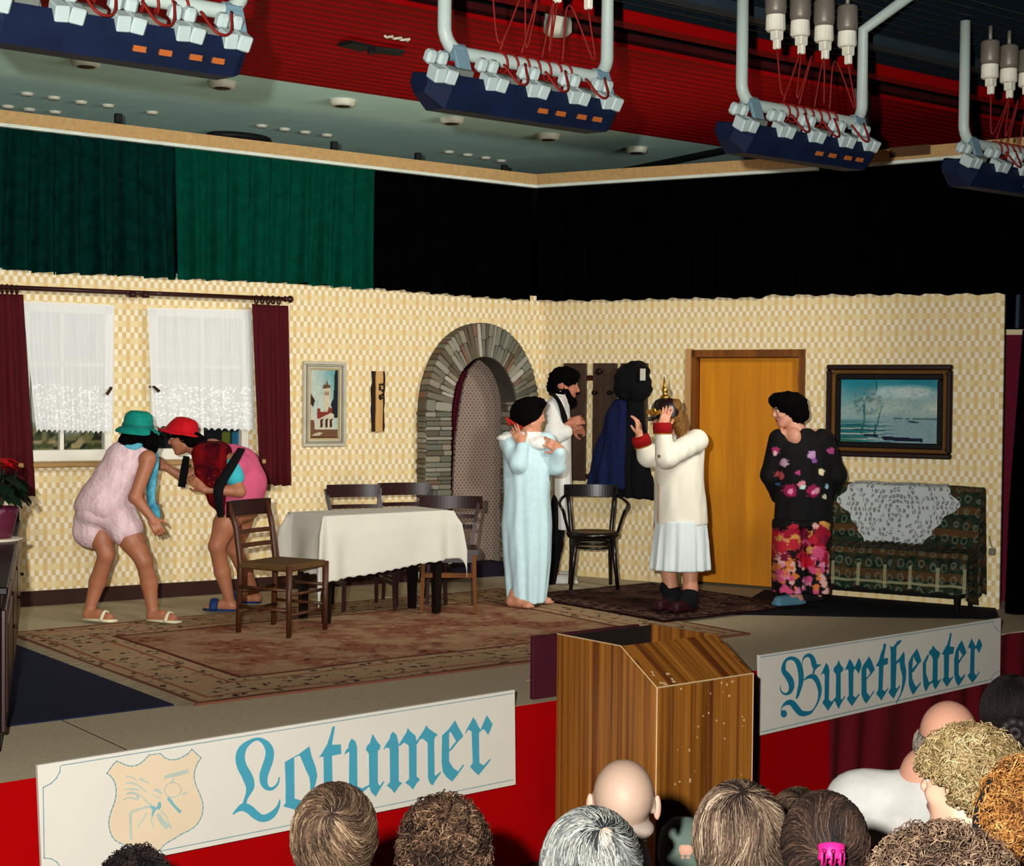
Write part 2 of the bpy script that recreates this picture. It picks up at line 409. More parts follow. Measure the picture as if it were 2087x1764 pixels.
# ceiling: grey plaster over the back of the stage, red slats over the hall, dark recesses
grey = mat('grey_plaster', (206, 246, 232), .85, var=.06, vscale=2.5, bump=.12, bscale=220)
rb = py(700, 178, 1); red_edge = (pz(700, 178, CZ)[1]+pz(500, 150, CZ)[1])/2
b = MB(); b.box((6, (red_edge+17.5)/2, CZ+.06), (28, 17.5-red_edge, .12)); ceil = struct(b.build('ceiling', grey))
redw = mat('red_slat_paint', (150, 1, 3), .7, spec=.08, var=.12, vscale=2, stretch=(1, 12, 12))
dark = mat('ceiling_recess', (14, 17, 24), .85)
y_bands = [pz(1387, 115, CZ)[1], pz(1387, 57, CZ)[1], pz(1387, 44, CZ)[1]]   # slat field starts, red strip far and near edge
b = MB(); b.box((6, 1.5, CZ+.2), (28, 2*red_edge-3+.2, .1)); o = b.build('recess_board', dark, ceil)
sl = None; Y = y_bands[0]; pitch = .118
u = MB(); u.box((0, 0, 0), (28, .104, .03), bev=.004)
while Y < red_edge-.02:
    if sl is None: sl = u.build('slat', redw, ceil); sl.location = (6-world_off(ceil)[0], Y+.05-world_off(ceil)[1], CZ-.0-world_off(ceil)[2]); sl.data.transform(Matrix.Translation(Vector(world_off(ceil))))
    else: inst('slat', sl, (6, Y+.05, CZ), parent=ceil)
    Y += pitch
b = MB(); b.box((6, (y_bands[0]+red_edge)/2, CZ+.06), (28, red_edge-y_bands[0], .04)); b.build('slat_backing', mat('slat_gap', (60, 3, 5), .8), ceil)
b = MB(); b.box((6, (y_bands[1]+y_bands[2])/2, CZ-.01), (28, y_bands[2]-y_bands[1], .12), bev=.005); b.build('slat_beam', redw, ceil)
lv = mat('louvre_metal', (22, 34, 42), .5, metal=.3)
b = MB(); b.box((0, 0, 0), (28, .018, .09)); lo = None
for k in range(14):
    Yk = y_bands[2]-.06-.105*k
    if k == 4: continue
    if lo is None: lo = b.build('louvre_blade', lv, ceil); lo.data.transform(Matrix.Translation(Vector(world_off(ceil)))); lo.location = tuple(np.array((6, Yk, CZ+.03))-world_off(ceil))
    else: inst('louvre_blade', lo, (6, Yk, CZ+.03), parent=ceil)
b = MB(); b.box((6, y_bands[2]-.48, CZ-.02), (28, .12, .08), bev=.006); b.build('cable_track', mat('track_grey', (40, 52, 60), .6), ceil)
# stage
cp = mat('stage_carpet', (184, 170, 138), .95, var=.12, vscale=60, bump=.4, bscale=300)
SX0, SX1 = -1.5, 12.5; seam = pz(200, 1500)[0]
b = MB(); b.box(((SX0+seam-.006)/2, (FRONT+14)/2, (SZ+HZ)/2), (seam-.006-SX0, 14-FRONT, SZ-HZ)); st = struct(b.build('stage_floor', cp))
b = MB(); b.box(((seam+.006+SX1)/2, (FRONT+14)/2, (SZ+HZ)/2), (SX1-seam-.006, 14-FRONT, SZ-HZ)); b.build('stage_platform', cp, st)
b = MB(); b.box((seam, (FRONT+13)/2, SZ-.012), (.014, 13-FRONT-.02, .02)); b.build('seam_strip', mat('seam_dark', (40, 30, 22), .9), st)
# red cloth along the stage front; the right stretch hangs in deep maroon folds
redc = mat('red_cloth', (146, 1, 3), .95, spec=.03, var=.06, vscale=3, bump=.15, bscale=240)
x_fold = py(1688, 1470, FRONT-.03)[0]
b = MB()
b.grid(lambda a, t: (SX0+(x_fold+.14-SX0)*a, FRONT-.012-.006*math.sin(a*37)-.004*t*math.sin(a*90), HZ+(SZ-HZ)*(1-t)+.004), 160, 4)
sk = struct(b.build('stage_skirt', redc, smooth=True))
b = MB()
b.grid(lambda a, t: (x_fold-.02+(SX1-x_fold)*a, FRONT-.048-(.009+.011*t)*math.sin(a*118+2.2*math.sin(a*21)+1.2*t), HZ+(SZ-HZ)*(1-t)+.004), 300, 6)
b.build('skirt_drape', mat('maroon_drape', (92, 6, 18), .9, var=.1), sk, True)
# carpets
def rug(name, x0, x1, y0, y1, z, m, label, fringe=False, rot=0.):
    b = MB(); N = 40
    b.grid(lambda a, t: (x0+(x1-x0)*a, y0+(y1-y0)*t, z+.012+.003*math.sin(a*17+t*9)), N, N)
    e = [(x0, y0), (x1, y0), (x1, y1), (x0, y1)]
    for (xa, ya), (xb, yb) in zip(e, e[1:]+e[:1]): b.add([(xa, ya, z), (xb, yb, z), (xb, yb, z+.012), (xa, ya, z+.012)], [(0, 1, 2, 3)], None, [(.004, .5)]*4)
    return b
def rug_mat(name, field, light, darkc, border, bw, asp, scale):
    m, n = base_mat(name, .95, spec=.1)
    uv = n.coord('UV'); sp = n.add('ShaderNodeSeparateXYZ'); n.link(uv, sp.inputs[0])
    ex = n.math('SUBTRACT', .5, n.math('ABSOLUTE', n.math('SUBTRACT', sp.outputs[0], .5)))
    ey = n.math('MULTIPLY', n.math('SUBTRACT', .5, n.math('ABSOLUTE', n.math('SUBTRACT', sp.outputs[1], .5))), asp)
    e = n.math('MINIMUM', ex, ey)
    uvs = n.mapping(uv, (scale, scale*asp, 1))
    v = n.add('ShaderNodeTexVoronoi'); v.feature = 'F1'; v.inputs['Scale'].default_value = 1.; n.link(uvs, v.inputs['Vector'])
    a = n.noise(uvs, 1.3, 5, .7); c = n.noise(uvs, .22, 4, .65)
    f = n.ramp(n.math('ADD', n.math('MULTIPLY', a, .75), n.math('MULTIPLY', v.outputs[0], .3)), [(.42, darkc), (.48, field), (.58, tuple(x*.75 for x in field)), (.68, light)])
    f = n.mix(n.ramp(c, [(.44, (0, 0, 0)), (.58, (.7, .7, .7))]), f, n.mix(n.math('MULTIPLY', a, .9), light, border))
    g = n.ramp(n.math('ADD', n.math('MULTIPLY', n.noise(uvs, 2.6, 4, .7), .8), n.math('MULTIPLY', v.outputs[0], .35)), [(.46, tuple(x*.5 for x in darkc)), (.52, border), (.7, light)])
    inb = n.math('LESS_THAN', e, bw); c1 = n.mix(inb, f, g)
    for p, w, cc in ((bw, .004, darkc), (bw*.78, .003, field), (bw*.22, .003, field), (.004, .004, tuple(x*.6 for x in field))):
        c1 = n.mix(n.math('LESS_THAN', n.math('ABSOLUTE', n.math('SUBTRACT', e, p)), w), c1, cc)
    n.link(c1, n.b.inputs['Base Color']); n.bump(n.noise(uvs, 6, 2), .3, .004); return m
p = pz(385, 1440); q = pz(45, 1300); rx0 = (p[0]+q[0])/2; ry0 = p[1]; ry1 = pz(460, 1252)[1]; rx1 = pz(1215, 1240)[0]+.05
m1 = rug_mat('oriental_rug', lin((134, 82, 60)), lin((158, 124, 90)), lin((84, 36, 28)), lin((158, 138, 104)), .13, (ry1-ry0)/(rx1-rx0), 46)
b = rug('rug', rx0, rx1, ry0, ry1, SZ, m1, ''); r1 = empty('oriental_rug', ((rx0+rx1)/2, (ry0+ry1)/2, SZ), 'large brown and red oriental rug under the table, fringed on its left edge', 'rug'); b.build('pile', m1, r1)
fr = MB()
for k in range(int((ry1-ry0)/.02)):
    y = ry0+.02*k+.005; L = .10+.03*math.sin(k*1.7)+random.uniform(-.015, .015)
    fr.add([(rx0, y, SZ+.012), (rx0, y+.016, SZ+.012), (rx0-L, y+.012+random.uniform(-.01, .01), SZ+.006), (rx0-L, y+.004, SZ+.006)], [(0, 1, 2, 3)])
o = fr.build('fringe', mat('rug_fringe', (176, 160, 124), .9), r1); o['kind'] = 'stuff'
p = pz(1345, 1272); qx1 = PR.at(1.0, 0)[0]+.15; q0, q1 = p[1]-.02, pz(1256, 1200)[1]
m2 = rug_mat('dark_rug', lin((40, 12, 16)), lin((108, 78, 62)), lin((10, 8, 14)), lin((24, 12, 18)), .16, (q1-q0)/1.6, 30)
b = rug('rug', p[0]+.02, p[0]+1.42, q0, q1, SZ+.016, m2, ''); r2 = tag(b.build('persian_rug', m2), 'dark red and black Persian rug in front of the door', 'rug')
navy = mat('navy_carpet', (20, 26, 52), .95, var=.25, vscale=40, bump=.3, bscale=300)
b = MB(); b.box((1.9, (ry0+.07+10.2)/2, SZ+.004), (2*(rx0-.09-1.9), 10.13-ry0, .008)); b.v = [(min(x, rx0-.002), y, z) for x, y, z in b.v]
tag(b.build('blue_carpet', navy), 'navy blue carpet in front of the sideboard at the stage corner', 'carpet')
blk = mat('black_carpet', (12, 12, 20), .95, var=.25, vscale=40)
A, B_ = pz(1500, 1260), pz(2032, 1252)
b = MB(); y0 = pz(1700, 1262)[1]; k1, k2 = pz(1480, 1252), pz(2036, 1262); b.prism([(k1[0], k1[1], SZ), (k2[0], k2[1], SZ), PR.at(PR.L-.02, SZ, .02), PR.at(PR.hit(1560, 1200)[0], SZ, .02)], (0, 0, .012)); tag(b.build('black_carpet', blk), 'black carpet under the sofa at the right of the stage', 'carpet')
# baseboard of the window wall and the arch step
bb = mat('dark_baseboard', (52, 26, 18), .6)
b = MB(); b.box(PB.at((ol-1.2)/2, SZ+.055, .012), (ol+1.2, .024, .11), PB.d); struct(b.build('baseboard_back', bb))
# ---------- stone arch ----------
def stone_mat():
    m, n = base_mat('split_stone', .85, spec=.25)
    oi = n.add('ShaderNodeObjectInfo').outputs['Random']
    c = n.ramp(oi, [(0, lin((118, 112, 92))), (.16, lin((150, 140, 118))), (.32, lin((104, 106, 92))), (.48, lin((132, 96, 76))), (.6, lin((160, 154, 138))), (.72, lin((96, 84, 66))), (.84, lin((128, 128, 112))), (.95, lin((192, 184, 168)))], 'CONSTANT')
    ns = n.noise(n.coord(), 9, 4, .6); c = n.mix(n.math('MULTIPLY', ns, .5), c, lin((92, 84, 68)))
    n.link(c, n.b.inputs['Base Color']); n.bump(n.noise(n.coord(), 14, 3), .6, .01); return m
STM = stone_mat()
arch = empty('stone_arch', PB.at(ac, SZ, 0), 'round stone arch of thin grey and brown split stones in the back wall', 'arch')
mort = mat('arch_mortar', (78, 74, 62), .9)
b = MB(); N = 28                                   # mortar body of the arch: ring plus two piers, with its soffit
def ring(t, a, bb_): return ac+a*math.cos(t), zsp+bb_*math.sin(t)
outline = [(ir, SZ)]+[(ir, zsp)]+[ring(math.pi*k/N, ai, bi) for k in range(1, N)]+[(il, zsp), (il, SZ)]
outer = [(orr, SZ), (orr, zsp)]+[(ac+(aoR if math.cos(math.pi*k/N) > 0 else aoL)*math.cos(math.pi*k/N), zsp+bo*math.sin(math.pi*k/N)) for k in range(1, N)]+[(ol, zsp), (ol, SZ)]
for i in range(len(outline)-1):
    q = [outline[i], outline[i+1], outer[i+1], outer[i]]
    b.prism([PB.at(s, z, AO-.012) for s, z in q], -PB.n*(AO-.012+.11))
b.build('mortar', mort, arch)
u = MB(); u.box((0, 0, 0), (1, 1, 1), bev=.12)
proto = []
def stone(c, sx, sy, sz, ax, az):
    """one split stone: size sx along ax, sy deep along the wall normal, sz along az."""
    if not proto:
        o = u.build('stone', STM, arch); o.data.transform(Matrix.Translation(Vector(world_off(arch)))); proto.append(o)
    else: o = inst('stone', proto[0], c, parent=arch)
    o.location = tuple(np.array(c)-world_off(arch)); o.scale = (sx, sy, sz)
    ax = Vector(ax).normalized(); az = Vector(az).normalized(); ay = az.cross(ax)
    o.rotation_euler = Matrix((ax, ay, az)).transposed().to_euler()
Zv = np.array([0, 0, 1.])
def courses(s0, s1, off, z0, z1, d, nrm, base):
    z = z0
    while z < z1-.01:
        h = min(random.uniform(.03, .06), z1-z); s = s0
        while s < s1-.01:
            w = random.uniform(.1, .2); w = s1-s if s1-s-w < .07 else w
            dp = .03+random.uniform(-.006, .012); stone(base+d*(s+w/2)+Zv*(z+h/2)+nrm*(off-.015+dp/2-.006), w-.006, dp, h-.006, d, Zv); s += w
        z += h
courses(ol, il, AO, SZ, zsp, PB.d, PB.n, PB.o)                 # left pier front
courses(ir, orr, AO, SZ, zsp, PB.d, PB.n, PB.o)             # right pier front, upper part in view
courses(0, AO, 0, SZ, zsp, PB.n, -PB.d, PB.at(ol, 0))           # left pier, outer side
courses(-.11, AO, 0, SZ, zsp+bi*.45, PB.n, -PB.d, PB.at(ir, 0))  # right jamb inside the opening
t = 0.
while t < math.pi-.01:
    dt = random.uniform(.06, .1); dt = math.pi-t if math.pi-t-dt < .05 else dt; tm = t+dt/2
    a_o = aoR if math.cos(tm) > 0 else aoL
    p0 = PB.at(*ring(tm, ai, bi)); p1 = PB.at(*ring(tm, a_o, bo)); L = np.linalg.norm(p1-p0); r = (p1-p0)/L; tg = np.cross(PB.n, r)
    cut = random.uniform(.35, .65) if random.random() < .85 else 1.
    for f0, f1 in ((0, cut), (cut, 1)):
        if f1-f0 < .05: continue
        fm = (f0+f1)/2; wdt = np.linalg.norm(PB.at(*ring(t+dt, ai+(a_o-ai)*fm, bi+(bo-bi)*fm))-PB.at(*ring(t, ai+(a_o-ai)*fm, bi+(bo-bi)*fm)))
        dp = .03+random.uniform(-.006, .012); stone(p0+r*L*fm+PB.n*(AO-.015+dp/2-.006), L*(f1-f0)-.006, dp, wdt-.005, r, tg)
    if tm > math.pi*.38:                                          # outer edge stones that show their side
        stone(p1+PB.n*(AO/2)-r*.012, .03, AO-.02, wdt*1.1-.005, r, tg)
    t += dt
# passage behind the arch: dotted panel, maroon drape, dark step
def dot_paper():
    m, n = base_mat('dotted_paper', .85)
    v = n.mapping(n.coord('UV'), (9.5, 7.2, 1), (0, 0, math.radians(45)))
    sp = n.add('ShaderNodeSeparateXYZ'); n.link(v, sp.inputs[0])
    d = [n.math('ABSOLUTE', n.math('SUBTRACT', n.math('FRACT', sp.outputs[i]), .5)) for i in (0, 1)]
    r = n.math('ADD', d[0], d[1]); c = n.mix(n.math('LESS_THAN', r, .3), lin((150, 130, 116)), lin((62, 48, 50)))
    c = n.mix(n.math('MULTIPLY', n.noise(n.coord('UV'), 14), .5), c, lin((140, 118, 98))); n.link(c, n.b.inputs['Base Color']); return m
PO = -.3
pts = [(919, 1148), (924, 1000), (929, 900), (938, 830), (946, 785), (958, 752), (975, 733), (992, 738), (1008, 752), (1050, 752), (1085, 780), (1090, 1148)]
b = MB(); w3 = [PB.px(uu, vv, PO) for uu, vv in pts]; b.prism(w3, -PB.n*.03); b.uv = [(float((np.array(q)-PB.o) @ PB.d)*4, q[2]*4) for q in b.v]
tag(b.build('wallpaper_screen', dot_paper()), 'grey panel of dotted wallpaper seen through the stone arch', 'panel')
b = MB(); s0, s1 = il-.3, ir+.5
b.grid(lambda a, t: PB.at(s0+(s1-s0)*a, SZ+2.25*t, -.42+.03*math.sin(a*40)), 60, 4); tag(b.build('passage_drape', mat('passage_maroon', (74, 8, 26), .9), smooth=True), 'dark maroon drape hanging behind the stone arch', 'curtain')
b = MB(); b.box(PB.at((il+ir)/2, SZ+.055, -.1), (ir-il, .3, .11), PB.d); tag(b.build('arch_step', mat('step_dark', (26, 18, 34), .8)), 'dark step across the foot of the stone arch', 'step')
# ---------- windows ----------
wp = mat('window_paint', (226, 224, 206), .5, var=.04)
wood_l = mat('light_sill_wood', (176, 138, 84), .5, vscale=3, stretch=(1, 10, 10), var=.15)
glass = bpy.data.materials.new('window_glass'); glass.use_nodes = True
gn = NT(glass); tr = gn.add('ShaderNodeBsdfTransparent'); gl = gn.add('ShaderNodeBsdfGlossy'); gl.inputs['Roughness'].default_value = .02
mx = gn.add('ShaderNodeMixShader'); mx.inputs[0].default_value = .06; gn.link(tr.outputs[0], mx.inputs[1]); gn.link(gl.outputs[0], mx.inputs[2])
gn.link(mx.outputs[0], gn.n['Material Output'].inputs['Surface'])
metal_dk = mat('handle_brass', (70, 50, 30), .4, metal=.7)
for k, (s0, s1, z0, z1) in enumerate(WIN):
    wn = empty(f'window_{k+1}', PB.at((s0+s1)/2, z0)); wn['kind'] = 'structure'
    f = MB(); t = .06; o_ = .012
    for (a, c, za, zb) in ((s0, s1, z0, z0+.085), (s0, s1, z1-t, z1), (s0, s0+t, z0, z1), (s1-t, s1, z0, z1)):
        f.box(PB.at((a+c)/2, (za+zb)/2, o_-.03), (c-a, .07, zb-za), PB.d, bev=.006)
    f.build('window_frame', wp, wn)
    sm = s0+(s1-s0)*(.44 if k == 0 else .52)
    b = MB(); b.box(PB.at(sm, (z0+z1)/2, -.02), (.03, .04, z1-z0-.1), PB.d); b.build('muntin', wp, wn)
    zt = z0+(z1-z0)*.62; b = MB(); b.box(PB.at((s0+s1)/2, zt, -.02), (s1-s0-.1, .04, .028), PB.d); b.build('muntin', wp, wn)
    for a, c in ((s0+t, sm-.015), (sm+.015, s1-t)):
        for za, zb in ((z0+.085, zt-.014), (zt+.014, z1-t)):
            b = MB(); b.box(PB.at((a+c)/2, (za+zb)/2, -.03), (c-a+.01, .004, zb-za+.01), PB.d); b.build('pane', glass, wn)
    hp = PB.px(*((227, 790) if k == 0 else (314, 788)), .10)
    b = MB(); b.tube([hp-PB.n*.10, hp], .009, 8); b.tube([hp, hp+PB.d*(.04 if k else -.035)-Zv*(.035 if k else .05)], [.011, .013], 8); b.build('window_handle', metal_dk, wn)
    ss = MB(); ss.box(PB.at((s0+s1)/2+(.03 if k else 0), z0-.02, .05), (s1-s0+.14, .16, .035), PB.d, bev=.006); ss.build('window_sill', wood_l, wn)
# painted garden behind the windows
def vpaint(name, P0, ex, ey, nx, ny, fn, m, parent=None):
    """flat print: nx x ny patches coloured by fn(x, y), x right and y up, both 0..1."""
    a, t = np.meshgrid((np.arange(nx+1))/nx, np.arange(ny+1)/ny); a, t = a.ravel(), t.ravel()
    V = np.array(P0)+a[:, None]*np.array(ex)+t[:, None]*np.array(ey)
    F = [(j*(nx+1)+i, j*(nx+1)+i+1, (j+1)*(nx+1)+i+1, (j+1)*(nx+1)+i) for j in range(ny) for i in range(nx)]
    C = np.array(fn(a, t)); C = np.clip(C, 0, 255)/255; C = np.where(C <= .04045, C/12.92, ((C+.055)/1.055)**2.4)
    return mesh_obj(name, V, F, m, parent, C, np.column_stack([a, t]))
def vn(x, y, sx, sy, seed):
    r = np.random.default_rng(seed); g = r.random((64, 64)); X, Y = x*sx, y*sy; i, j = np.floor(X).astype(int), np.floor(Y).astype(int); fx, fy = X-i, Y-j
    fx, fy = fx*fx*(3-2*fx), fy*fy*(3-2*fy); G = lambda a, c: g[a % 64, c % 64]
    return (G(i, j)*(1-fx)+G(i+1, j)*fx)*(1-fy)+(G(i, j+1)*(1-fx)+G(i+1, j+1)*fx)*fy
def mixc(c, w, col): return c*(1-np.clip(w, 0, 1)[:, None])+np.array(col, float)*np.clip(w, 0, 1)[:, None]
def garden(x, y):
    c = np.tile(np.array((206, 214, 206), float), (len(x), 1))
    c = mixc(c, (vn(x, y, 9, 6, 3)-.4)*2, (238, 226, 206)); c = mixc(c, (vn(x, y, 20, 14, 4)-.55)*2.4, (150, 168, 176))
    t = .3+.12*vn(x, y*0, 14, 1, 5); w = (t-y)*30
    c = mixc(c, w, (70, 84, 46)); c = mixc(c, w*(vn(x, y, 70, 60, 6) > .55), (136, 132, 84)); c = mixc(c, w*(vn(x, y, 60, 50, 7) > .68), (34, 42, 30)); c = mixc(c, w*(vn(x, y, 50, 60, 17) > .76), (190, 170, 120))
    d = np.clip((x-.55)*40, 0, 1)*np.clip((.33-y)*60, 0, 1); c = mixc(c, d, (14, 16, 22))
    for x0, x1, y0, y1, cc in ((.655, .68, .24, .30, (60, 140, 170)), (.80, .835, .235, .31, (40, 120, 160)), (.77, .80, .25, .31, (110, 120, 40)), (.655, .668, .2, .24, (170, 170, 120))):
        c = mixc(c, ((x > x0) & (x < x1) & (y > y0) & (y < y1)).astype(float), cc)
    return c
PRM = colmat('print_paint', .7, .2)
s0, s1 = WIN[0][0]-.3, WIN[1][1]+.5; z0, z1 = w0[2]-.35, w0[3]+.3
o = vpaint('mural', PB.at(s0, z0, -.33), PB.d*(s1-s0), Zv*(z1-z0), 150, 90, garden, PRM)
tag(o, 'painted garden mural behind the two stage windows', 'mural')
# ---------- door ----------
def wood(name, c1, c2, scale=3., rough=.45, axis=2, dist=6., spec=.35):
    if name in MATS: return MATS[name]
    m, n = base_mat(name, rough, spec=spec)
    st_ = [14., 14., 14.]; st_[axis] = .9
    co = n.mapping(n.coord(), tuple(st_)); ns = n.noise(co, scale*.4, 6, .65)
    c = n.ramp(ns, [(.28, lin(c1)), (.5, lin(c2)), (.7, tuple(x*.8 for x in lin(c2)))])
    n.link(c, n.b.inputs['Base Color']); n.bump(ns, .08, .003); return m
dw = wood('door_veneer', (214, 142, 8), (196, 122, 4), 1.6, .6); dj = wood('door_jamb', (140, 82, 26), (104, 58, 18), 2); dl = wood('door_casing', (204, 160, 104), (184, 138, 84), 2)
dr = empty('door_1', PR.at((DOOR[0]+DOOR[1])/2, SZ)); dr['kind'] = 'structure'
s0, s1, z0, z1 = DOOR
b = MB(); b.box(PR.at((s0+s1)/2, (z0+z1)/2-.02, -.09), (s1-s0-.07, .04, z1-z0-.09), PR.d, bev=.003); b.build('door_leaf', dw, dr)
b = MB(); b.box(PR.at((s0+s1)/2, z1-.03, -.04), (s1-s0, .13, .06), PR.d); b.box(PR.at(s1-.02, (z0+z1)/2, -.04), (.05, .13, z1-z0), PR.d); b.box(PR.at(s0+.015, (z0+z1)/2, -.04), (.03, .13, z1-z0), PR.d); b.build('door_frame', dj, dr)
b = MB(); b.box(PR.at(s0-.025, (z0+z1)/2, .008), (.07, .016, z1-z0+.02), PR.d); b.build('casing', dl, dr)
for zz in (PR.hit(1622, 771)[1], SZ+.3):
    b = MB(); b.tube([PR.at(s1-.045, zz-.04, .0), PR.at(s1-.045, zz+.04, .0)], .012, 8); b.build('hinge', mat('hinge_steel', (90, 60, 40), .4, metal=.6), dr)
# ---------- batten, valances ----------
bt = mat('chipboard', (186, 150, 98), .8, var=.12, vscale=30); wt = mat('white_edge', (214, 222, 208), .7)
VO = .10
def batten(P, a, c, label):
    p0, p1 = P.px(*a, VO), P.px(*c, VO); e = empty('batten', (p0+p1)/2, label, 'batten', 'ceiling battens'); d = (p1-p0)/np.linalg.norm(p1-p0)
    b = MB(); b.bar(p0-d*.0, p1, .095, .05, Zv); b.build('plank', bt, e)
    b = MB(); b.bar(p0-Zv*.058+P.n*.003, p1-Zv*.058+P.n*.003, .024, .05, Zv); b.build('edge_strip', wt, e); return p0, p1
batten(PB, (-60, 231), (1092, 367), 'long tan chipboard batten above the green and black valances')
batten(PR, (1090, 367), (1668, 329), 'tan chipboard batten above the black valance, left of the third lamp frame')
pe = PR.px(1668, 329, VO); batten(PR, (1745, 323), (2110, 291), 'tan batten end with a brown plate behind the rightmost lamp frame')
b = MB(); p0, p1 = PR.px(1813, 311, VO+.03), PR.px(1896, 304, VO+.03); b.bar(p0, p1, .075, .012, Zv); tag(b.build('batten_plate', mat('plate_brown', (86, 56, 30), .6)), 'perforated brown plate on the batten beside the rightmost lamp frame', 'plate')
def valance(name, P, tops, bots, m, label, per, amp, seed, cat='curtain'):
    """pleated cloth between polylines of its upper and lower edge seen in the photo."""
    T = [P.hit(*q, VO) for q in tops]; B = [P.hit(*q, VO) for q in bots]; r = np.random.default_rng(seed)
    s0, s1 = T[0][0], T[-1][0]; n = int((s1-s0)/.016)
    ph = r.uniform(0, 6.3, 4)
    def fn(a, t):
        s = s0+(s1-s0)*a; zt = np.interp(s, [q[0] for q in T], [q[1] for q in T]); zb = np.interp(s, [q[0] for q in B], [q[1] for q in B])
        x = s+.03*math.sin(2.1*s+ph[3]+1.2*t); w = math.sin(2*math.pi*x/per+ph[0]+1.3*math.sin(s*2.3+ph[1]))+.5*math.sin(2*math.pi*x/(per*.43)+ph[2])
        return P.at(s, zt+(zb-zt)*t+.006*w*(t > .98), VO-.03+amp*(.35+.65*t)*w)
    b = MB(); b.grid(fn, n, 10); return tag(b.build(name, m, smooth=True), label, cat)
gd = mat('dark_green_cloth', (2, 40, 36), 1., spec=.02, var=.3, vscale=12); gm = mat('green_cloth', (2, 62, 46), 1., spec=.02, var=.2, vscale=12); bk = mat('black_velvet', (3, 3, 4), 1., spec=.0, var=.2)
valance('green_valance', PB, [(-60, 244), (365, 294)], [(-60, 541), (0, 545), (100, 556), (250, 560), (365, 569)], gd, 'dark green stage valance hanging at the far left under the batten', .21, .06, 1)
valance('green_valance', PB, [(360, 293), (770, 341)], [(360, 567), (500, 571), (600, 576), (770, 590)], gm, 'lighter green stage valance between the dark green and the black cloth', .2, .05, 2)
valance('black_valance', PB, [(765, 340), (1090, 378)], [(765, 587), (900, 598), (1000, 606), (1100, 612)], bk, 'black valance over the stone arch, next to the green one', .2, .02, 3)
valance('black_valance', PR, [(1092, 378), (1300, 364), (2110, 300)], [(1100, 612), (1250, 611), (1400, 607), (1550, 606), (1560, 601), (2052, 598), (2110, 596)], bk, 'long black valance over the wall with the door', .24, .018, 4)
# hangers of the batten, ceiling spots
hg = mat('hanger_black', (16, 18, 18), .6)
for k, (uu, vv) in enumerate([(241, 241), (681, 297), (852, 320), (1028, 344)]):
    p = PB.px(uu, vv, VO-.06); b = MB(); b.box(p+Zv*.0, (.055, .04, .07), PB.d, bev=.005);
    tag(b.build('batten_hanger', hg), ['leftmost black hanger on top of the long batten', 'second black hanger from the left on the long batten', 'third black hanger from the left on the long batten', 'black hanger nearest the corner of the battens'][k], 'hanger', 'batten hangers')
b = MB(); b.tube([(np.array(pz(487, 273, CZ)) + A3((.27*math.cos(t)*1.0, .17*math.sin(t), -.04))) for t in np.linspace(0, 6.2832, 25)], .03, 8); tag(b.build('ceiling_ring', hg, smooth=True), 'black ring on the grey ceiling just above the batten', 'ring')
wl = mat('lamp_rim', (206, 204, 184), .5); gl_ = mat('lamp_hole', (52, 46, 36), .6)
ords = ['first', 'second', 'third', 'fourth', 'fifth', 'sixth']
for k, (uu, vv) in enumerate([(175, 131), (452, 175), (698, 212), (920, 248), (1117, 281), (1297, 308)]):
    p = pz(uu, vv, CZ-.03); e = empty('ceiling_spot', p, f'{ords[k]} from left of six large white spots along the red ceiling edge', 'ceiling light', 'big ceiling spots')
    b = MB(); b.lathe([(.095, .04), (.105, .03), (.092, -.01), (.075, -.02), (.06, -.018)], p, 24, cap=False); b.build('trim_ring', wl, e, True)
    b = MB(); b.lathe([(.075, -.016), (.06, .02), (.05, .03)], p, 20); b.build('lamp_recess', gl_, e, True)
sm = [(55, 193), (110, 201), (165, 210), (220, 217), (533, 258), (580, 265), (622, 271), (666, 277), (915, 311), (953, 317), (990, 323), (1022, 329), (16, 219), (60, 225), (112, 230), (310, 231)]
rows_ = ['in the far left row of four', 'in the row of four above the black ring', 'in the row of four near the batten corner', 'of the half hidden ones at the left batten']
for k, (uu, vv) in enumerate(sm):
    p = pz(uu, vv, CZ-.012); e = empty('ceiling_spot', p, f'tiny pale ceiling spot, {ords[k%4]} from left {rows_[k//4]}', 'ceiling light', 'small ceiling spots')
    b = MB(); b.lathe([(.045, .02), (.05, .01), (.04, -.008), (.025, -.01)], p, 12); b.build('trim_ring', wl, e, True)
b = MB(); p0, p1 = pz(1230, 356, CZ-.03), pz(1560, 289, CZ-.03); b.tube([p0, p1], .03, 6); tag(b.build('ceiling_pipe', hg), 'thin black pipe along the grey ceiling above the black valance', 'pipe')
b = MB(); c = pz(757, 99, CZ-.04)
b.box(c+A3((-.11, 0, 0)), (.2, .13, .02), (1, .2, 0)); b.box(c+A3((.12, -.0, 0)), (.2, .11, .02), (1, -.25, 0)); b.lathe([(.02, 0), (.025, -.03)], c, 10); tag(b.build('ceiling_bracket', hg), 'black bow shaped bracket on the red slat ceiling', 'bracket')
b = MB(); c = pz(810, 78, CZ-.03); b.tube([c+A3((-.09+.02*i, .03*math.sin(i*2.2), .0)) for i in range(10)], .008, 6); tag(b.build('ceiling_hook', wl), 'small white wire hook on the red slat ceiling', 'hook')
p = pz(1137, 52, CZ-.02); b = MB(); b.lathe([(.075, .16), (.08, .03), (.085, .02), (.085, -.04), (.06, -.06), (.03, -.065)], p, 20); tag(b.build('ceiling_lamp', wl, smooth=True), 'white cylinder lamp under the ceiling recess behind the second lamp frame', 'lamp')
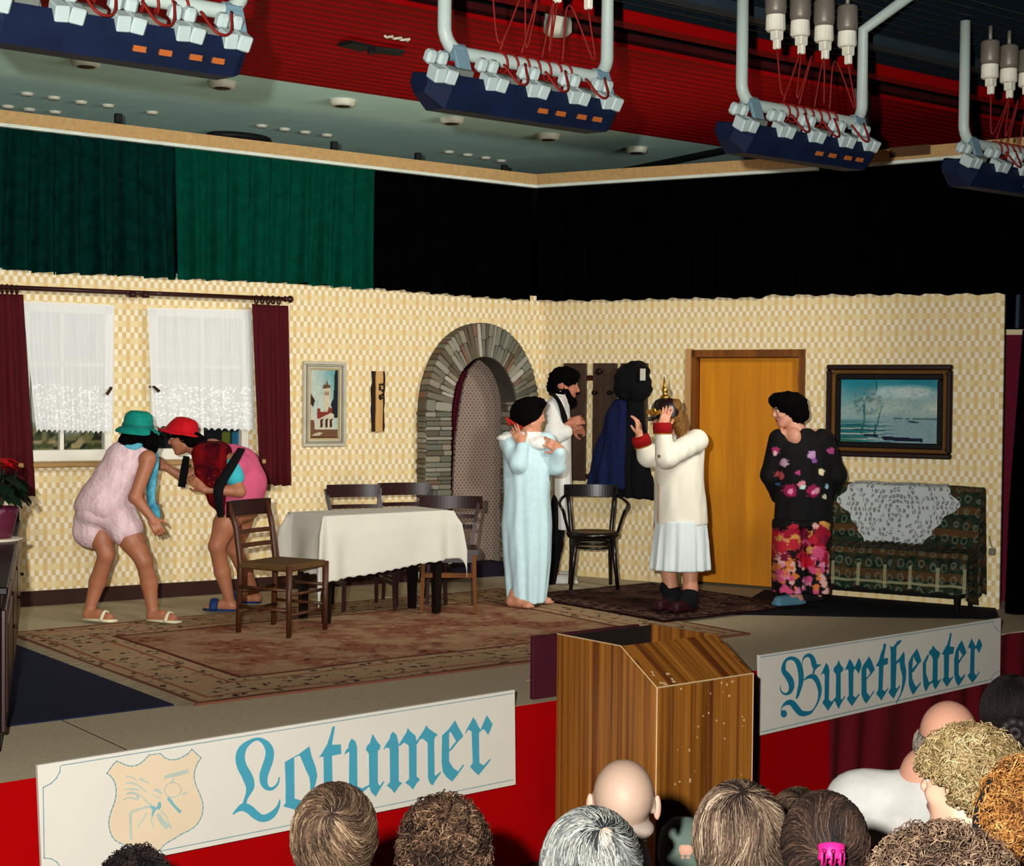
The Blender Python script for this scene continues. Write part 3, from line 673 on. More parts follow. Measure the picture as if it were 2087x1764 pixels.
# right edge of the set: maroon flat, black drapes, pole
b = MB(); s = PR.L; w3 = [PR.px(uu, vv, -.5) for uu, vv in ((2046, 682), (2086, 682), (2080, 1245), (2030, 1245))]; b.prism(w3, -PR.n*.03)
e = empty('maroon_flat', w3[3], 'maroon stage flat with a pale top edge at the right end of the set', 'panel'); b.build('flat_cloth', mat('maroon_flat', (92, 10, 34), .9), e)
b = MB(); w4 = [PR.px(uu, vv, -.5) for uu, vv in ((2046, 671), (2086, 671), (2086, 682), (2046, 682))]; b.prism(w4, -PR.n*.035); b.build('top_edge', mat('pale_lath', (206, 190, 150), .7), e)
b = MB(); L = [PR.px(uu, vv, .18) for uu, vv in ((2084, 672), (2070, 850), (2056, 1030), (2046, 1290))]
b.grid(lambda a, t: np.array([np.interp(t, [0, .3, .6, 1], [q[i] for q in L]) for i in range(3)])+PR.d*(a*1.5)+PR.n*.03*math.sin(a*30), 40, 8)
tag(b.build('side_drape', bk, smooth=True), 'black side drape hanging right of the maroon flat', 'curtain')
b = MB(); b.tube([PR.px(2083, 400, -.3), PR.px(2073, 668, -.3)], .018, 8); tag(b.build('drape_pole', mat('pole_blue', (30, 52, 66), .5)), 'thin blue grey pole beside the black valance at the far right', 'pole')
# ================= CURTAINS, PICTURES AND RACK ON THE WALLS =================
maroon = mat('maroon_curtain', (78, 12, 20), .9, var=.2, vscale=10, stretch=(3, 3, .3))
def drape(name, P, top, bot, z_off, label, m, per=.09, amp=.022):
    a0, a1 = P.hit(*top[0], z_off), P.hit(*top[1], z_off); b0, b1 = P.hit(*bot[0], z_off), P.hit(*bot[1], z_off)
    def fn(a, t):
        s = (a0[0]+(a1[0]-a0[0])*a)*(1-t)+(b0[0]+(b1[0]-b0[0])*a)*t; zt = a0[1]+(a1[1]-a0[1])*a; zb = b0[1]+(b1[1]-b0[1])*a
        w = math.sin(2*math.pi*(a0[0]+(a1[0]-a0[0])*a)/per+.8*t+.5*math.sin(9*a))
        return P.at(s, zt+(zb-zt)*t+(.006*w if t > .98 else 0), z_off+amp*(.5+.5*t)*w)
    b = MB(); b.grid(fn, 50, 14); o = b.build(name, m, smooth=True); md = o.modifiers.new('thick', 'SOLIDIFY'); md.thickness = .004
    return tag(o, label, 'curtain', 'maroon window curtains')
drape('window_curtain', PB, [(-60, 596), (46, 600)], [(-60, 1016), (72, 1011)], .13, 'maroon window curtain at the far left edge of the two windows', maroon)
drape('window_curtain', PB, [(514, 619), (586, 623)], [(529, 986), (592, 990)], .13, 'maroon window curtain hanging between the right window and the tower picture', maroon)
rodm = mat('rod_wood', (52, 20, 16), .4, coat=.2)
p0, p1 = PB.px(-80, 581, .13), PB.px(578, 609, .13); e = empty('curtain_rod', (p0+p1)/2, 'dark wooden curtain rod with rings above the two windows', 'curtain rod')
d = (p1-p0)/np.linalg.norm(p1-p0)
b = MB(); b.tube([p0, p1], .017, 10); b.build('rod', rodm, e, True)
b = MB(); b.lathe([(.012, 0), (.026, .012), (.016, .03), (.03, .05), (.026, .07), (.004, .085)], p1, 14, (0, 0, 1), d); b.build('finial', rodm, e, True)
def ringat(uu, vv):
    c = PB.px(uu, vv, .13); b = MB(); b.tube([c+(PB.n*math.cos(t)+Zv*math.sin(t))*.03-Zv*.012 for t in np.linspace(0, 6.2832, 15)], .007, 6); b.build('curtain_ring', rodm, e, True)
for q in ((4, 585), (14, 585), (24, 586), (34, 587), (522, 607), (534, 607), (546, 608), (556, 608), (568, 609)): ringat(*q)
for q in ((270, 600), (296, 601)):
    c = PB.px(*q, .13); b = MB(); b.tube([c, c-PB.n*.13], .012, 8); b.lathe([(.03, -.02), (.032, 0), (.024, .03)], c, 12); b.build('rod_bracket', rodm, e, True)
# lace curtains with scalloped hem
def lace():
    m = bpy.data.materials.new('lace'); m.use_nodes = True; n = NT(m); n.b.inputs['Base Color'].default_value = (.88, .9, .88, 1); n.b.inputs['Roughness'].default_value = .9
    uv = n.coord('UV'); sp = n.add('ShaderNodeSeparateXYZ'); n.link(uv, sp.inputs[0])
    v = n.add('ShaderNodeTexVoronoi'); v.inputs['Scale'].default_value = 1; n.link(n.mapping(uv, (30, 44, 1)), v.inputs['Vector'])
    low = n.math('LESS_THAN', n.math('ABSOLUTE', n.math('SUBTRACT', sp.outputs[1], .8)), .17)
    a = n.math('ADD', .60, n.math('MULTIPLY', n.math('MULTIPLY', low, n.math('LESS_THAN', v.outputs[0], .42)), .24))
    a = n.math('ADD', a, n.math('MULTIPLY', n.noise(n.mapping(uv, (40, 2, 1)), 1, 2), .22))
    n.link(n.math('MINIMUM', a, .97), n.b.inputs['Alpha']); return m
LACE = lace()
for k, (t0, t1, b0, b1, lab) in enumerate([((46, 613), (233, 621), (74, 880), (232, 884), 'white lace half curtain over the left stage window'), ((300, 627), (512, 631), (312, 872), (520, 880), 'white lace half curtain over the right stage window')]):
    q = [PB.hit(*x, .07) for x in (t0, t1, b0, b1)]
    def fn(a, t, q=q):
        s = (q[0][0]*(1-a)+q[1][0]*a)*(1-t)+(q[2][0]*(1-a)+q[3][0]*a)*t; zt = q[0][1]*(1-a)+q[1][1]*a; zb = q[2][1]*(1-a)+q[3][1]*a
        return PB.at(s, zt+(zb-zt)*t+(.02*abs(math.sin(a*math.pi*15)) if t > .99 else 0), .07+.007*math.sin(a*60+t)*(.3+t))
    b = MB(); b.grid(fn, 120, 10); tag(b.build('lace_curtain', LACE, smooth=True), lab, 'curtain', 'lace curtains')
# pictures
def picture(name, P, r, off, fw_, mats, label, cat, fn, nx, ny, mitre=True):
    """framed picture: r = outer (s0, s1, z0, z1); fw_ = moulding widths from outside in, mats = (material, proud) per step."""
    s0, s1, z0, z1 = r; e = empty(name, P.at((s0+s1)/2, z0, 0), label, cat)
    for w, (m, h, nm) in zip(fw_, mats):
        b = MB()
        for a, c, za, zb in ((s0, s1, z0, z0+w), (s0, s1, z1-w, z1), (s0, s0+w, z0+w, z1-w), (s1-w, s1, z0+w, z1-w)):
            b.box(P.at((a+c)/2, (za+zb)/2, h/2), (c-a, h, zb-za), P.d, bev=min(w, h)*.25)
        b.build(nm, m, e); s0, s1, z0, z1 = s0+w, s1-w, z0+w, z1-w
    o0 = P.at(s0 if P.d @ RT > 0 else s1, z0, off); vpaint('canvas', o0, (P.d if P.d @ RT > 0 else -P.d)*(s1-s0), Zv*(z1-z0), nx, ny, fn, PRM, e); return e
def poly(x, y, pts):
    ins = np.zeros(len(x), bool); n = len(pts)
    for i in range(n):
        (xa, ya), (xb, yb) = pts[i], pts[(i+1) % n]; c = ((ya > y) != (yb > y)) & (x < (xb-xa)*(y-ya)/((yb-ya) or 1e-9)+xa); ins ^= c
    return ins.astype(float)
def tower_town(x, y):
    c = np.tile(np.array((176, 190, 178), float), (len(x), 1)); c = mixc(c, (x+y-1.0)*1.4, (104, 158, 160)); c = mixc(c, (vn(x, y, 6, 9, 31)-.5)*.8, (200, 200, 176))
    c = mixc(c, poly(x, y, [(.87, 1), (1, 1), (1, .3), (.82, .3), (.84, .7)]), (8, 20, 24))
    c = mixc(c, poly(x, y, [(.46, .4), (.46, .74), (.72, .74), (.70, .4)]), (196, 186, 156)); c = mixc(c, poly(x, y, [(.43, .72), (.46, .78), (.55, .79), (.59, .86), (.63, .79), (.72, .77), (.72, .74)]), (92, 62, 40))
    c = mixc(c, poly(x, y, [(.5, .63), (.5, .69), (.66, .69), (.66, .63)])*.6, (120, 92, 66))
    c = mixc(c, poly(x, y, [(0, .66), (.16, .55), (.1, .45), (0, .5)]), (46, 24, 20)); c = mixc(c, poly(x, y, [(0, .5), (.14, .36), (.2, .2), (0, .16)]), (190, 186, 168))
    c = mixc(c, poly(x, y, [(.74, .5), (.9, .66), (1, .6), (1, .36), (.78, .36)]), (10, 22, 26))
    c = mixc(c, poly(x, y, [(.24, .44), (.34, .44), (.36, .38), (.62, .39), (.66, .46), (.78, .43), (.78, .33), (.24, .28)]), (124, 44, 24))
    c = mixc(c, poly(x, y, [(.16, .12), (.2, .26), (.74, .37), (.86, .34), (.86, .12)]), (196, 190, 164))
    for q in (.36, .54, .70): c = mixc(c, poly(x, y, [(q, .16), (q, .27), (q+.1, .29), (q+.08, .16)]), (64, 30, 22))
    c = mixc(c, poly(x, y, [(0, 0), (0, .27), (.13, .26), (.16, .13), (1, .12), (1, 0)]), (104, 70, 44)); c = mixc(c, poly(x, y, [(.06, .04), (.3, .09), (.44, .07), (.3, .03)]), (186, 176, 150)); c = mixc(c, (.02-y)*60, (40, 20, 12))
    return mixc(c, (vn(x, y, 40, 60, 33)-.5)*.5, (90, 70, 54))
sil = mat('silver_frame', (160, 154, 132), .45, metal=.2); sil2 = mat('pale_frame', (196, 190, 168), .5); gld = mat('gilt_slip', (190, 160, 96), .45, metal=.2)
picture('tower_picture', PB, rect(PB, 616, 735, 703, 909), .012, (.028, .016, .016, .01), [(sil2, .03, 'outer_moulding'), (sil, .036, 'moulding'), (sil2, .026, 'inner_moulding'), (gld, .018, 'slip')], 'narrow picture of a white church tower in a silver frame, beside the maroon curtain', 'picture', tower_town, 44, 100)
def marsh(x, y):
    c = np.tile(np.array((120, 150, 152), float), (len(x), 1)); c = mixc(c, (y-.62)*2.6+(vn(x, y, 7, 6, 41)-.5)*.8, (18, 116, 132)); c = mixc(c, np.clip(1-abs(y-.55)*4, 0, 1)*(.5+.5*x)*(vn(x, y, 5, 7, 42)+.3), (178, 190, 172))
    c = mixc(c, np.clip(1-np.hypot((x-.72)*2.6, (y-.8)*7), 0, 1)*1.8, (176, 192, 186)); c = mixc(c, np.clip(1-np.hypot((x-.48)*5, (y-.8)*8), 0, 1)*1.4, (160, 186, 186))
    c = mixc(c, ((y < .39) & (x > .35)).astype(float)*.75, (126, 152, 158)); c = mixc(c, np.exp(-((y-.385)/.01)**2)*((x > .55) & (vn(x, y*0, 30, 1, 3) > .25)), (22, 72, 78))
    c = mixc(c, np.clip((.38-y)*9, 0, 1)*np.clip((.42-x)*4, 0, 1)*1.1, (20, 96, 100)); c = mixc(c, (np.sin(y*95+3*vn(x, y, 6, 3, 44)) > .4)*np.clip((.36-y)*6, 0, 1)*np.clip((.62-x)*5, 0, 1), (12, 66, 82)); c = mixc(c, (np.sin(y*80+2+3*vn(x, y, 5, 3, 45)) > .72)*np.clip((.36-y)*6, 0, 1)*np.clip((.6-x)*4, 0, 1), (170, 176, 156))
    cr = np.clip(1-np.hypot((x-.27)/.19, (y-.66)/.26), 0, 1); c = mixc(c, (vn(x, y, 26, 22, 46) > .5)*np.clip(cr*3, 0, 1)*.45, (120, 124, 108)); c = mixc(c, (vn(x, y, 34, 26, 47) > .66)*np.clip(cr*3, 0, 1)*.5, (48, 96, 96))
    for x0, y0, x1, y1, w in ((.25, .32, .245, .6, .009), (.245, .6, .28, .74, .005), (.385, .25, .41, .45, .007), (.41, .45, .44, .6, .004), (.25, .6, .2, .78, .004), (.37, .8, .375, .98, .006), (.22, .14, .24, .3, .012), (.36, .12, .37, .28, .012)):
        t = np.clip(((x-x0)*(x1-x0)+(y-y0)*(y1-y0))/((x1-x0)**2+(y1-y0)**2), 0, 1); c = mixc(c, (np.hypot(x-x0-t*(x1-x0), y-y0-t*(y1-y0)) < w)*.9, (22, 82, 84))
    c = mixc(c, poly(x, y, [(.70, .34), (.72, .355), (.82, .335), (.81, .318), (.74, .322)]), (10, 44, 48)); c = mixc(c, poly(x, y, [(.43, .09), (.46, .1), (.86, .075), (.86, .02), (.46, .035)]), (6, 10, 40)); c = mixc(c, poly(x, y, [(.24, .13), (.4, .13), (.4, .08), (.24, .09)]), (8, 34, 54))
    c = mixc(c, np.clip((.12-y)*9, 0, 1)*np.clip((.26-x)*6, 0, 1), (34, 92, 74)); return mixc(c, (vn(x, y, 50, 40, 48)-.5)*.6, (70, 110, 110))
dkf = mat('dark_frame', (30, 10, 10), .4, spec=.4); bead = mat('bead_gold', (122, 84, 40), .4, metal=.3); blf = mat('inner_black', (10, 8, 8), .6)
r = rect(PR, 1688, 743, 1941, 936)
pic = picture('marsh_painting', PR, r, .02, (.042, .03, .045), [(dkf, .05, 'outer_moulding'), (bead, .04, 'bead_strip'), (blf, .03, 'inner_moulding')], 'large blue painting of a misty lake with bare trees in a dark carved frame', 'painting', marsh, 130, 96)
s0, s1, z0, z1 = r; hb = .057; b = MB()
for k in range(26):
    zz = z0+.06+(z1-z0-.12)*k/25
    for s in (s0+hb, s1-hb): b.lathe([(.004, -.008), (.011, 0), (.004, .008)], PR.at(s, zz, .044), 6, (1, 0, 0), Zv)
for k in range(40):
    s = s0+.06+(s1-s0-.12)*k/39
    for zz in (z0+hb, z1-hb): b.lathe([(.004, -.008), (.011, 0), (.004, .008)], PR.at(s, zz, .044), 6, (0, 0, 1), PR.d)
o = b.build('beading', bead, pic, True); o['kind'] = 'stuff'
# carved plaque
pl = wood('plaque_wood', (216, 172, 104), (196, 150, 84), 2); pb = mat('plaque_bark', (40, 26, 18), .8)
s0, s1, z0, z1 = rect(PB, 757, 756, 780, 879); e = empty('wooden_plaque', PB.at((s0+s1)/2, z0), 'narrow upright wooden plaque with dark edges between the tower picture and the arch', 'plaque')
def strip(off, a, c, jag, seed):
    r_ = np.random.default_rng(seed); zs = np.linspace(z0, z1, 12); L = [(a+r_.uniform(-jag, jag), z) for z in zs]; R_ = [(c+r_.uniform(-jag, jag), z) for z in zs[::-1]]
    return [PB.at(s, z, off) for s, z in L+R_]
b = MB(); b.prism(strip(0, s0, s1, .006, 5), PB.n*.03); b.build('bark_edge', pb, e)
b = MB(); b.prism(strip(.03, s0+(s1-s0)*.2, s1-(s1-s0)*.2, .002, 6), PB.n*.012); b.build('face', pl, e)
b = MB(); cc = PB.at((s0+s1)/2+.01, z0+(z1-z0)*.68, .045)
for k in range(7): b.lathe([(.002, -.012), (.014, 0), (.002, .012)], cc+Zv*(.05*math.sin(k*1.3))+PB.d*(.015*math.cos(k*2.1)), 8)
b.lathe([(.002, -.02), (.022, 0), (.002, .02)], cc-Zv*.06, 8); b.build('carving', pb, e, True)
# coat rack
rk = wood('rack_wood', (74, 54, 36), (58, 40, 28), 2, .6); rkd = mat('rack_dark', (60, 16, 12), .6)
r0 = rect(PR, 1150, 740, 1322, 985); e = empty('coat_rack', PR.at((r0[0]+r0[1])/2, r0[2]), 'brown wall coat rack of three upright boards joined by red brown battens', 'coat rack')
for a, c in ((1150, 1196), (1210, 1258), (1266, 1321)):
    s0, s1 = PR.hit(a, 860)[0], PR.hit(c, 860)[0]; b = MB(); b.box(PR.at((s0+s1)/2, (r0[2]+r0[3])/2, .014), (s1-s0, .028, r0[3]-r0[2]), PR.d, bev=.004); b.build('board', rk, e)
for v0, v1 in ((764, 776), (966, 978)):
    z = (PR.hit(1235, v0)[1]+PR.hit(1235, v1)[1])/2; b = MB(); b.box(PR.at((r0[0]+r0[1])/2, z, -.0+.004), (r0[1]-r0[0]-.04, .03, .045), PR.d); b.build('cross_batten', rkd, e)
for uu, vv, r_ in ((1226, 757, .03), (1216, 800, .02), (1247, 800, .02), (1180, 800, .02)):
    b = MB(); b.lathe([(r_*.6, 0), (r_*.5, .03), (r_, .045), (r_, .06), (r_*.3, .07)], PR.px(uu, vv, .028), 12, Zv, PR.n); b.build('coat_knob', mat('knob_black', (18, 12, 10), .5), e, True)
# dark fur hat and coats hanging from the rack
furb = mat('black_fur', (8, 8, 10), .95, bump=.4, bscale=160); S = Sdf(.01, .03)
for uu, vv, r_, o_ in ((1284, 772, .13, .14), (1276, 790, .11, .14), (1298, 760, .11, .12), (1300, 790, .12, .12)): S.ell(PR.px(uu, vv, o_), (r_, r_, r_))
tag(sdf_obj('fur_hat', S, furb, disp=lambda V: .012*wob(V, 45, 3)), 'bulky black fur hat hanging at the top of the coat rack', 'hat')
b = MB(); b.box(PR.px(1310, 763, .26), (.05, .006, .10), PR.d, bev=.002); tag(b.build('paper_tag', wl), 'small pale tag pinned to the black fur hat on the coat rack', 'tag')
def hanging(name, pts, m, label, seed, amp=.026):
    """cloth hanging from the rack: rows of (u_left, u_right, v, offset from wall, thickness)."""
    S = Sdf(.011, .03); rows = [(PR.hit(a, v)[0], PR.hit(c, v)[0], PR.hit((a+c)/2, v)[1], o_, t) for a, c, v, o_, t in pts]; rows.sort(key=lambda q: q[2])
    S.loft([(z, *(PR.at((a+c)/2, 0, o_)[:2]), (c-a)/2, t) for a, c, z, o_, t in rows], folds=9, amp=.10, ax=PR.d)
    tag(sdf_obj(name, S, m, disp=lambda V: amp*wob(V*np.array([1, 1, .25]), 26, seed)), label, 'coat', 'coats on the rack')
hanging('coat', [(1268, 1296, 815, .12, .05), (1246, 1300, 850, .13, .07), (1232, 1306, 905, .14, .08), (1220, 1312, 960, .14, .09), (1214, 1316, 992, .14, .09)], mat('blue_coat', (14, 26, 66), .9, var=.25, vscale=30), 'dark blue coat hanging from the coat rack below the fur hat', 4)
hanging('coat', [(1290, 1320, 800, .10, .06), (1284, 1330, 880, .11, .07), (1278, 1336, 960, .12, .08), (1276, 1340, 1012, .12, .08)], mat('black_coat', (7, 7, 9), .95), 'long black coat at the right end of the coat rack, behind the helmeted person', 5)
# ================= FURNITURE =================
mah = wood('mahogany', (52, 18, 12), (36, 12, 10), 2, .35, spec=.3); oakd = wood('dark_oak', (92, 50, 20), (64, 32, 14), 2.4, .45); ltw = wood('pale_leg_wood', (124, 76, 36), (98, 58, 26), 2.4, .7, spec=.1)
rush = mat('rush_seat', (92, 66, 34), .9, var=.2, vscale=60, bump=.5, bscale=200)
def arc(c0, c1, bulge, nrm, n=21): return [np.array(c0)*(1-t)+np.array(c1)*t+np.array(nrm)*bulge*(1-(2*t-1)**2) for t in np.linspace(0, 1, n)]
def curved_slat(b, c0, c1, bulge, h, t, nrm=(0, 1, 0)):
    P = arc(c0, c1, bulge, nrm); V = []; nrm = np.array(nrm, float)
    for p in P: V += [p-nrm*t/2-Zv*h/2, p+nrm*t/2-Zv*h/2, p+nrm*t/2+Zv*h/2, p-nrm*t/2+Zv*h/2]
    n = len(P); F = [(4*i+k, 4*(i+1)+k, 4*(i+1)+(k+1) % 4, 4*i+(k+1) % 4) for i in range(n-1) for k in range(4)]+[(0, 1, 2, 3), (4*n-1, 4*n-2, 4*n-3, 4*n-4)]
    b.add(V, F)
def cafe_chair(label, group=None, ltw=ltw, low=0., rw=.235):
    """dark chair, front towards -y: flared top rail, two slim slats, pale front legs. z 0 = floor."""
    e = empty('dining_chair', (0, 0, 0), label, 'chair', group); w, d, h = .18, .19, .455
    b = MB(); b.prism([(-.21, -.21, h-.035), (.21, -.21, h-.035), (.19, .2, h-.035), (-.19, .2, h-.035)], (0, 0, .035)); b.build('seat', mah, e)
    for s in (-1, 1):
        b = MB(); b.tube([(s*(w+.012), -d-.012, 0), (s*w, -d, h-.03)], [.017, .021], 4, upv=(1, 1, 0)); b.build('leg', ltw, e)  # front legs take the paler wood tone, back posts the dark one
        b = MB(); b.tube([(s*(w-.01), d+.03, 0), (s*(w-.02), d-.005, h), (s*(w+.0), d+.03, .66-low*.6), (s*(w+.03), d+.09, .85-low)], [.016, .021, .019, .017], 4, upv=(1, 1, 0)); b.build('back_post', mah, e)
    b = MB(); b.bar((-w, -d, h-.065), (w, -d, h-.065), .055, .02); b.bar((-w, d, h-.065), (w, d, h-.065), .055, .02)
    for s in (-1, 1): b.bar((s*w, -d, h-.065), (s*w, d, h-.065), .055, .02)
    b.build('apron', mah, e)
    for y0, zz in ((-d, .27), (d, .22)): b = MB(); b.bar((-w, y0, zz), (w, y0, zz), .034, .018); b.build('stretcher', ltw if y0 < 0 else mah, e)
    for s in (-1, 1): b = MB(); b.bar((s*w, -d, .19), (s*w, d, .19), .03, .018); b.build('stretcher', mah, e)
    b = MB(); curved_slat(b, (-rw, d+.07, .835-low), (rw, d+.07, .835-low), .045, .095, .02); b.build('top_rail', mah, e)
    for zz, yy in ((.62-low*.5, .035), (.72-low*.8, .052)): b = MB(); curved_slat(b, (-.19, d+yy-.005, zz), (.19, d+yy-.005, zz), .025, .03, .012); b.build('back_slat', mah, e)
    return e
G = 'dark chairs around the table'
c1 = cafe_chair('dark dining chair at the right end of the table, in front of the stone arch', G, ltw, .075)
p = (pz(862, 1256)+pz(965, 1250))/2; a = math.radians(-37)
def put(e, p, rot): e.location = tuple(p); e.rotation_euler = (0, 0, rot)
put(c1, (p[0]+.19*math.sin(math.radians(37)), p[1]+.19*math.cos(math.radians(37)), SZ+.016), a)
for k, (uu, lab) in enumerate([(720, 'dark dining chair behind the table, the left one of two, in front of wallpaper'), (822, 'dark dining chair behind the table, the one next to the stone arch')]):
    if k == 0: c2 = cafe_chair(lab, G, mah, 0., .205)
    c = c2 if k == 0 else copy_tree(c2); c['label'] = lab; q = pd(uu, 993, (11.5, 11.78)[k]); put(c, (q[0]-.08, q[1]-.26, SZ+.016), math.radians(-17))
# ladder back rush chair in front of the window
p = pz(540, 1281); lc = empty('ladder_chair', (0, 0, 0), 'brown ladder back chair with rush seat left of the table', 'chair')
w, d, h = .2, .2, .45
for s in (-1, 1):
    b = MB(); b.tube([(s*w, -d, 0), (s*w, -d, h+.005)], [.017, .022], 8); b.build('leg', oakd, lc, True)
    b = MB(); b.tube([(s*w*.94, d+.015, 0), (s*w*.94, d, h), (s*w*.95, d+.035, .68), (s*w*1.02, d+.09, .84)], [.018, .022, .02, .017], 8); b.build('back_post', oakd, lc, True)
b = MB(); b.box((0, 0, h-.01), (.42, .41, .045), bev=.012); b.build('seat', rush, lc)
for zz, yy in ((.56, .012), (.65, .025)): b = MB(); curved_slat(b, (-w*.93, d+yy, zz), (w*.93, d+yy, zz), .02, .03, .012); b.build('back_slat', oakd, lc)
b = MB(); curved_slat(b, (-.225, d+.08, .80), (.225, d+.08, .80), .045, .105, .022); b.build('top_rail', mah, lc)
for zz in (.14, .27):
    for q0, q1 in (((-w, -d), (w, -d)), ((-w, d), (w, d))): b = MB(); b.tube([(*q0, zz), (*q1, zz)], .011, 6); b.build('stretcher', oakd, lc, True)
    for s in (-1, 1): b = MB(); b.tube([(s*w, -d, zz+.03), (s*w, d, zz+.03)], .011, 6); b.build('stretcher', oakd, lc, True)
put(lc, (4.99, 8.88, SZ+.016), math.radians(24))
# bentwood chair by the coat rack
bw = mat('bentwood_black', (14, 10, 10), .28, spec=.5); cane = mat('cane_seat', (96, 74, 46), .8, vscale=60, bump=.4, bscale=300)
bc = empty('bentwood_chair', (0, 0, 0), 'black bentwood armchair with round cane seat below the coat rack', 'chair')
h = .455
b = MB(); b.lathe([(.17, -.05), (.205, -.045), (.22, -.02), (.215, .0), (.19, .006), (.17, .004)], (0, 0, h), 28); b.build('seat_frame', bw, bc, True)
b = MB(); b.lathe([(.18, -.01), (.175, .008), (.1, .012), (.01, .014)], (0, 0, h), 24); b.build('seat', cane, bc, True)
for s in (-1, 1):
    b = MB(); b.tube([(s*.19, -.18, 0), (s*.165, -.15, .25), (s*.15, -.13, h-.03)], [.015, .019, .024], 8); b.build('leg', bw, bc, True)
    b = MB(); b.tube([(s*.17, .22, 0), (s*.16, .17, .25), (s*.165, .16, h), (s*.185, .2, .66), (s*.2, .25, .8)], [.015, .018, .02, .018, .016], 8); b.build('back_post', bw, bc, True)
    b = MB(); b.tube([(s*.205, .25, .74), (s*.25, .12, .72), (s*.28, .0, .69), (s*.275, -.07, .67), (s*.25, -.06, .63), (s*.23, -.02, .56), (s*.2, -.02, h)], .012, 8); b.build('arm', bw, bc, True)
for zz, r_ in ((.37, .155), (.335, .165)):
    b = MB(); b.tube([(r_*math.cos(t), r_*math.sin(t)+.01, zz) for t in np.linspace(0, 6.2832, 25)], .011, 6); b.build('stretcher_ring', bw, bc, True)
b = MB(); curved_slat(b, (-.225, .235, .775), (.225, .235, .775), .05, .1, .018); b.build('top_rail', bw, bc)
q = (pz(1165, 1206)+pz(1212, 1196))/2; q = pz(1206, 1203); put(bc, (q[0]+.05, q[1]+.05, SZ+.016), math.radians(-36))
# table with white cloth
T = [(py(660, 1062, 8.93)[0], 8.93), (py(917, 1048, 8.93)[0], 8.93)]; tx0, tx1, ty0, ty1 = T[0][0], T[1][0], 8.93, 9.36; tz = SZ+.016+.735
te = empty('dining_table', ((tx0+tx1)/2, (ty0+ty1)/2, SZ+.016), 'small dining table with thick black legs under a white cloth', 'table')
tbk = mat('table_black', (16, 10, 8), .4)
b = MB(); b.box(((tx0+tx1)/2, (ty0+ty1)/2, tz-.015), (tx1-tx0, ty1-ty0, .028)); b.build('table_top', tbk, te)
for x in (tx0+.06, tx1-.07):
    for y in (ty0+.06, ty1-.06): b = MB(); b.tube([(x, y, SZ+.016), (x, y, tz-.03)], [.032, .055], 4, upv=(1, 1, 0)); b.build('leg', tbk, te)
b = MB()
for y in (ty0+.06, ty1-.06): b.bar((tx0+.06, y, tz-.08), (tx1-.07, y, tz-.08), .1, .02)
for x in (tx0+.06, tx1-.07): b.bar((x, ty0+.06, tz-.08), (x, ty1-.06, tz-.08), .1, .02)
b.build('apron', tbk, te)
def cloth():
    """square-cornered sheet: flat on the top, falling in folds, pointed at its corners."""
    b = MB(); over = .405; nx, ny = 120, 74; V = []; UV = []
    Lx, Ly = tx1-tx0, ty1-ty0
    for j in range(ny+1):
        for i in range(nx+1):
            x = -over+(Lx+2*over)*i/nx; y = -over+(Ly+2*over)*j/ny
            dx = max(-x, x-Lx, 0); dy = max(-y, y-Ly, 0); drop = math.hypot(dx, dy)
            cx_, cy_ = min(max(x, 0), Lx), min(max(y, 0), Ly); sx = -1 if x < 0 else 1 if x > Lx else 0; sy = -1 if y < 0 else 1 if y > Ly else 0
            ang = math.atan2(dy, dx) if drop > 1e-6 else 0
            fold = .02*math.sin(cx_*17+cy_*13+2*math.sin(cx_*6))*min(drop*3.4, 1)
            if dx > 0 and dy > 0: out = .045+.06*math.sin(2*ang)*min(drop*3, 1)
            else: out = .012+.075*drop+fold
            out *= min(1, drop*9)
            ox, oy = (sx*out*math.cos(ang) if sx else 0), (sy*out*math.sin(ang) if sy else 0)
            if dx > 0 and dy > 0: ox, oy = sx*(.02+out*.8*math.cos(ang)**.5), sy*(.02+out*.8*math.sin(ang)**.5)
            slope = 1+.25*((Lx-cx_)/Lx-.5)*(1 if sy < 0 else 0)
            z = tz+.004-(drop*.98*slope if drop > 0 else 0)+(.01*math.sin(cx_*43+cy_*43)**2 if drop > over*.97 else 0)
            V.append((tx0+cx_+ox, ty0+cy_+oy, max(z, SZ+.1))); UV.append((x, y))
    F = [(j*(nx+1)+i, j*(nx+1)+i+1, (j+1)*(nx+1)+i+1, (j+1)*(nx+1)+i) for j in range(ny) for i in range(nx)]
    b.add(V, F, None, UV); return b
cw = mat('table_linen', (196, 192, 178), .85, var=.03, bump=.15, bscale=260)
o = cloth().build('tablecloth', cw, smooth=True); md = o.modifiers.new('t', 'SOLIDIFY'); md.thickness = .003; tag(o, 'white tablecloth hanging in pointed corners over the small dining table', 'tablecloth')
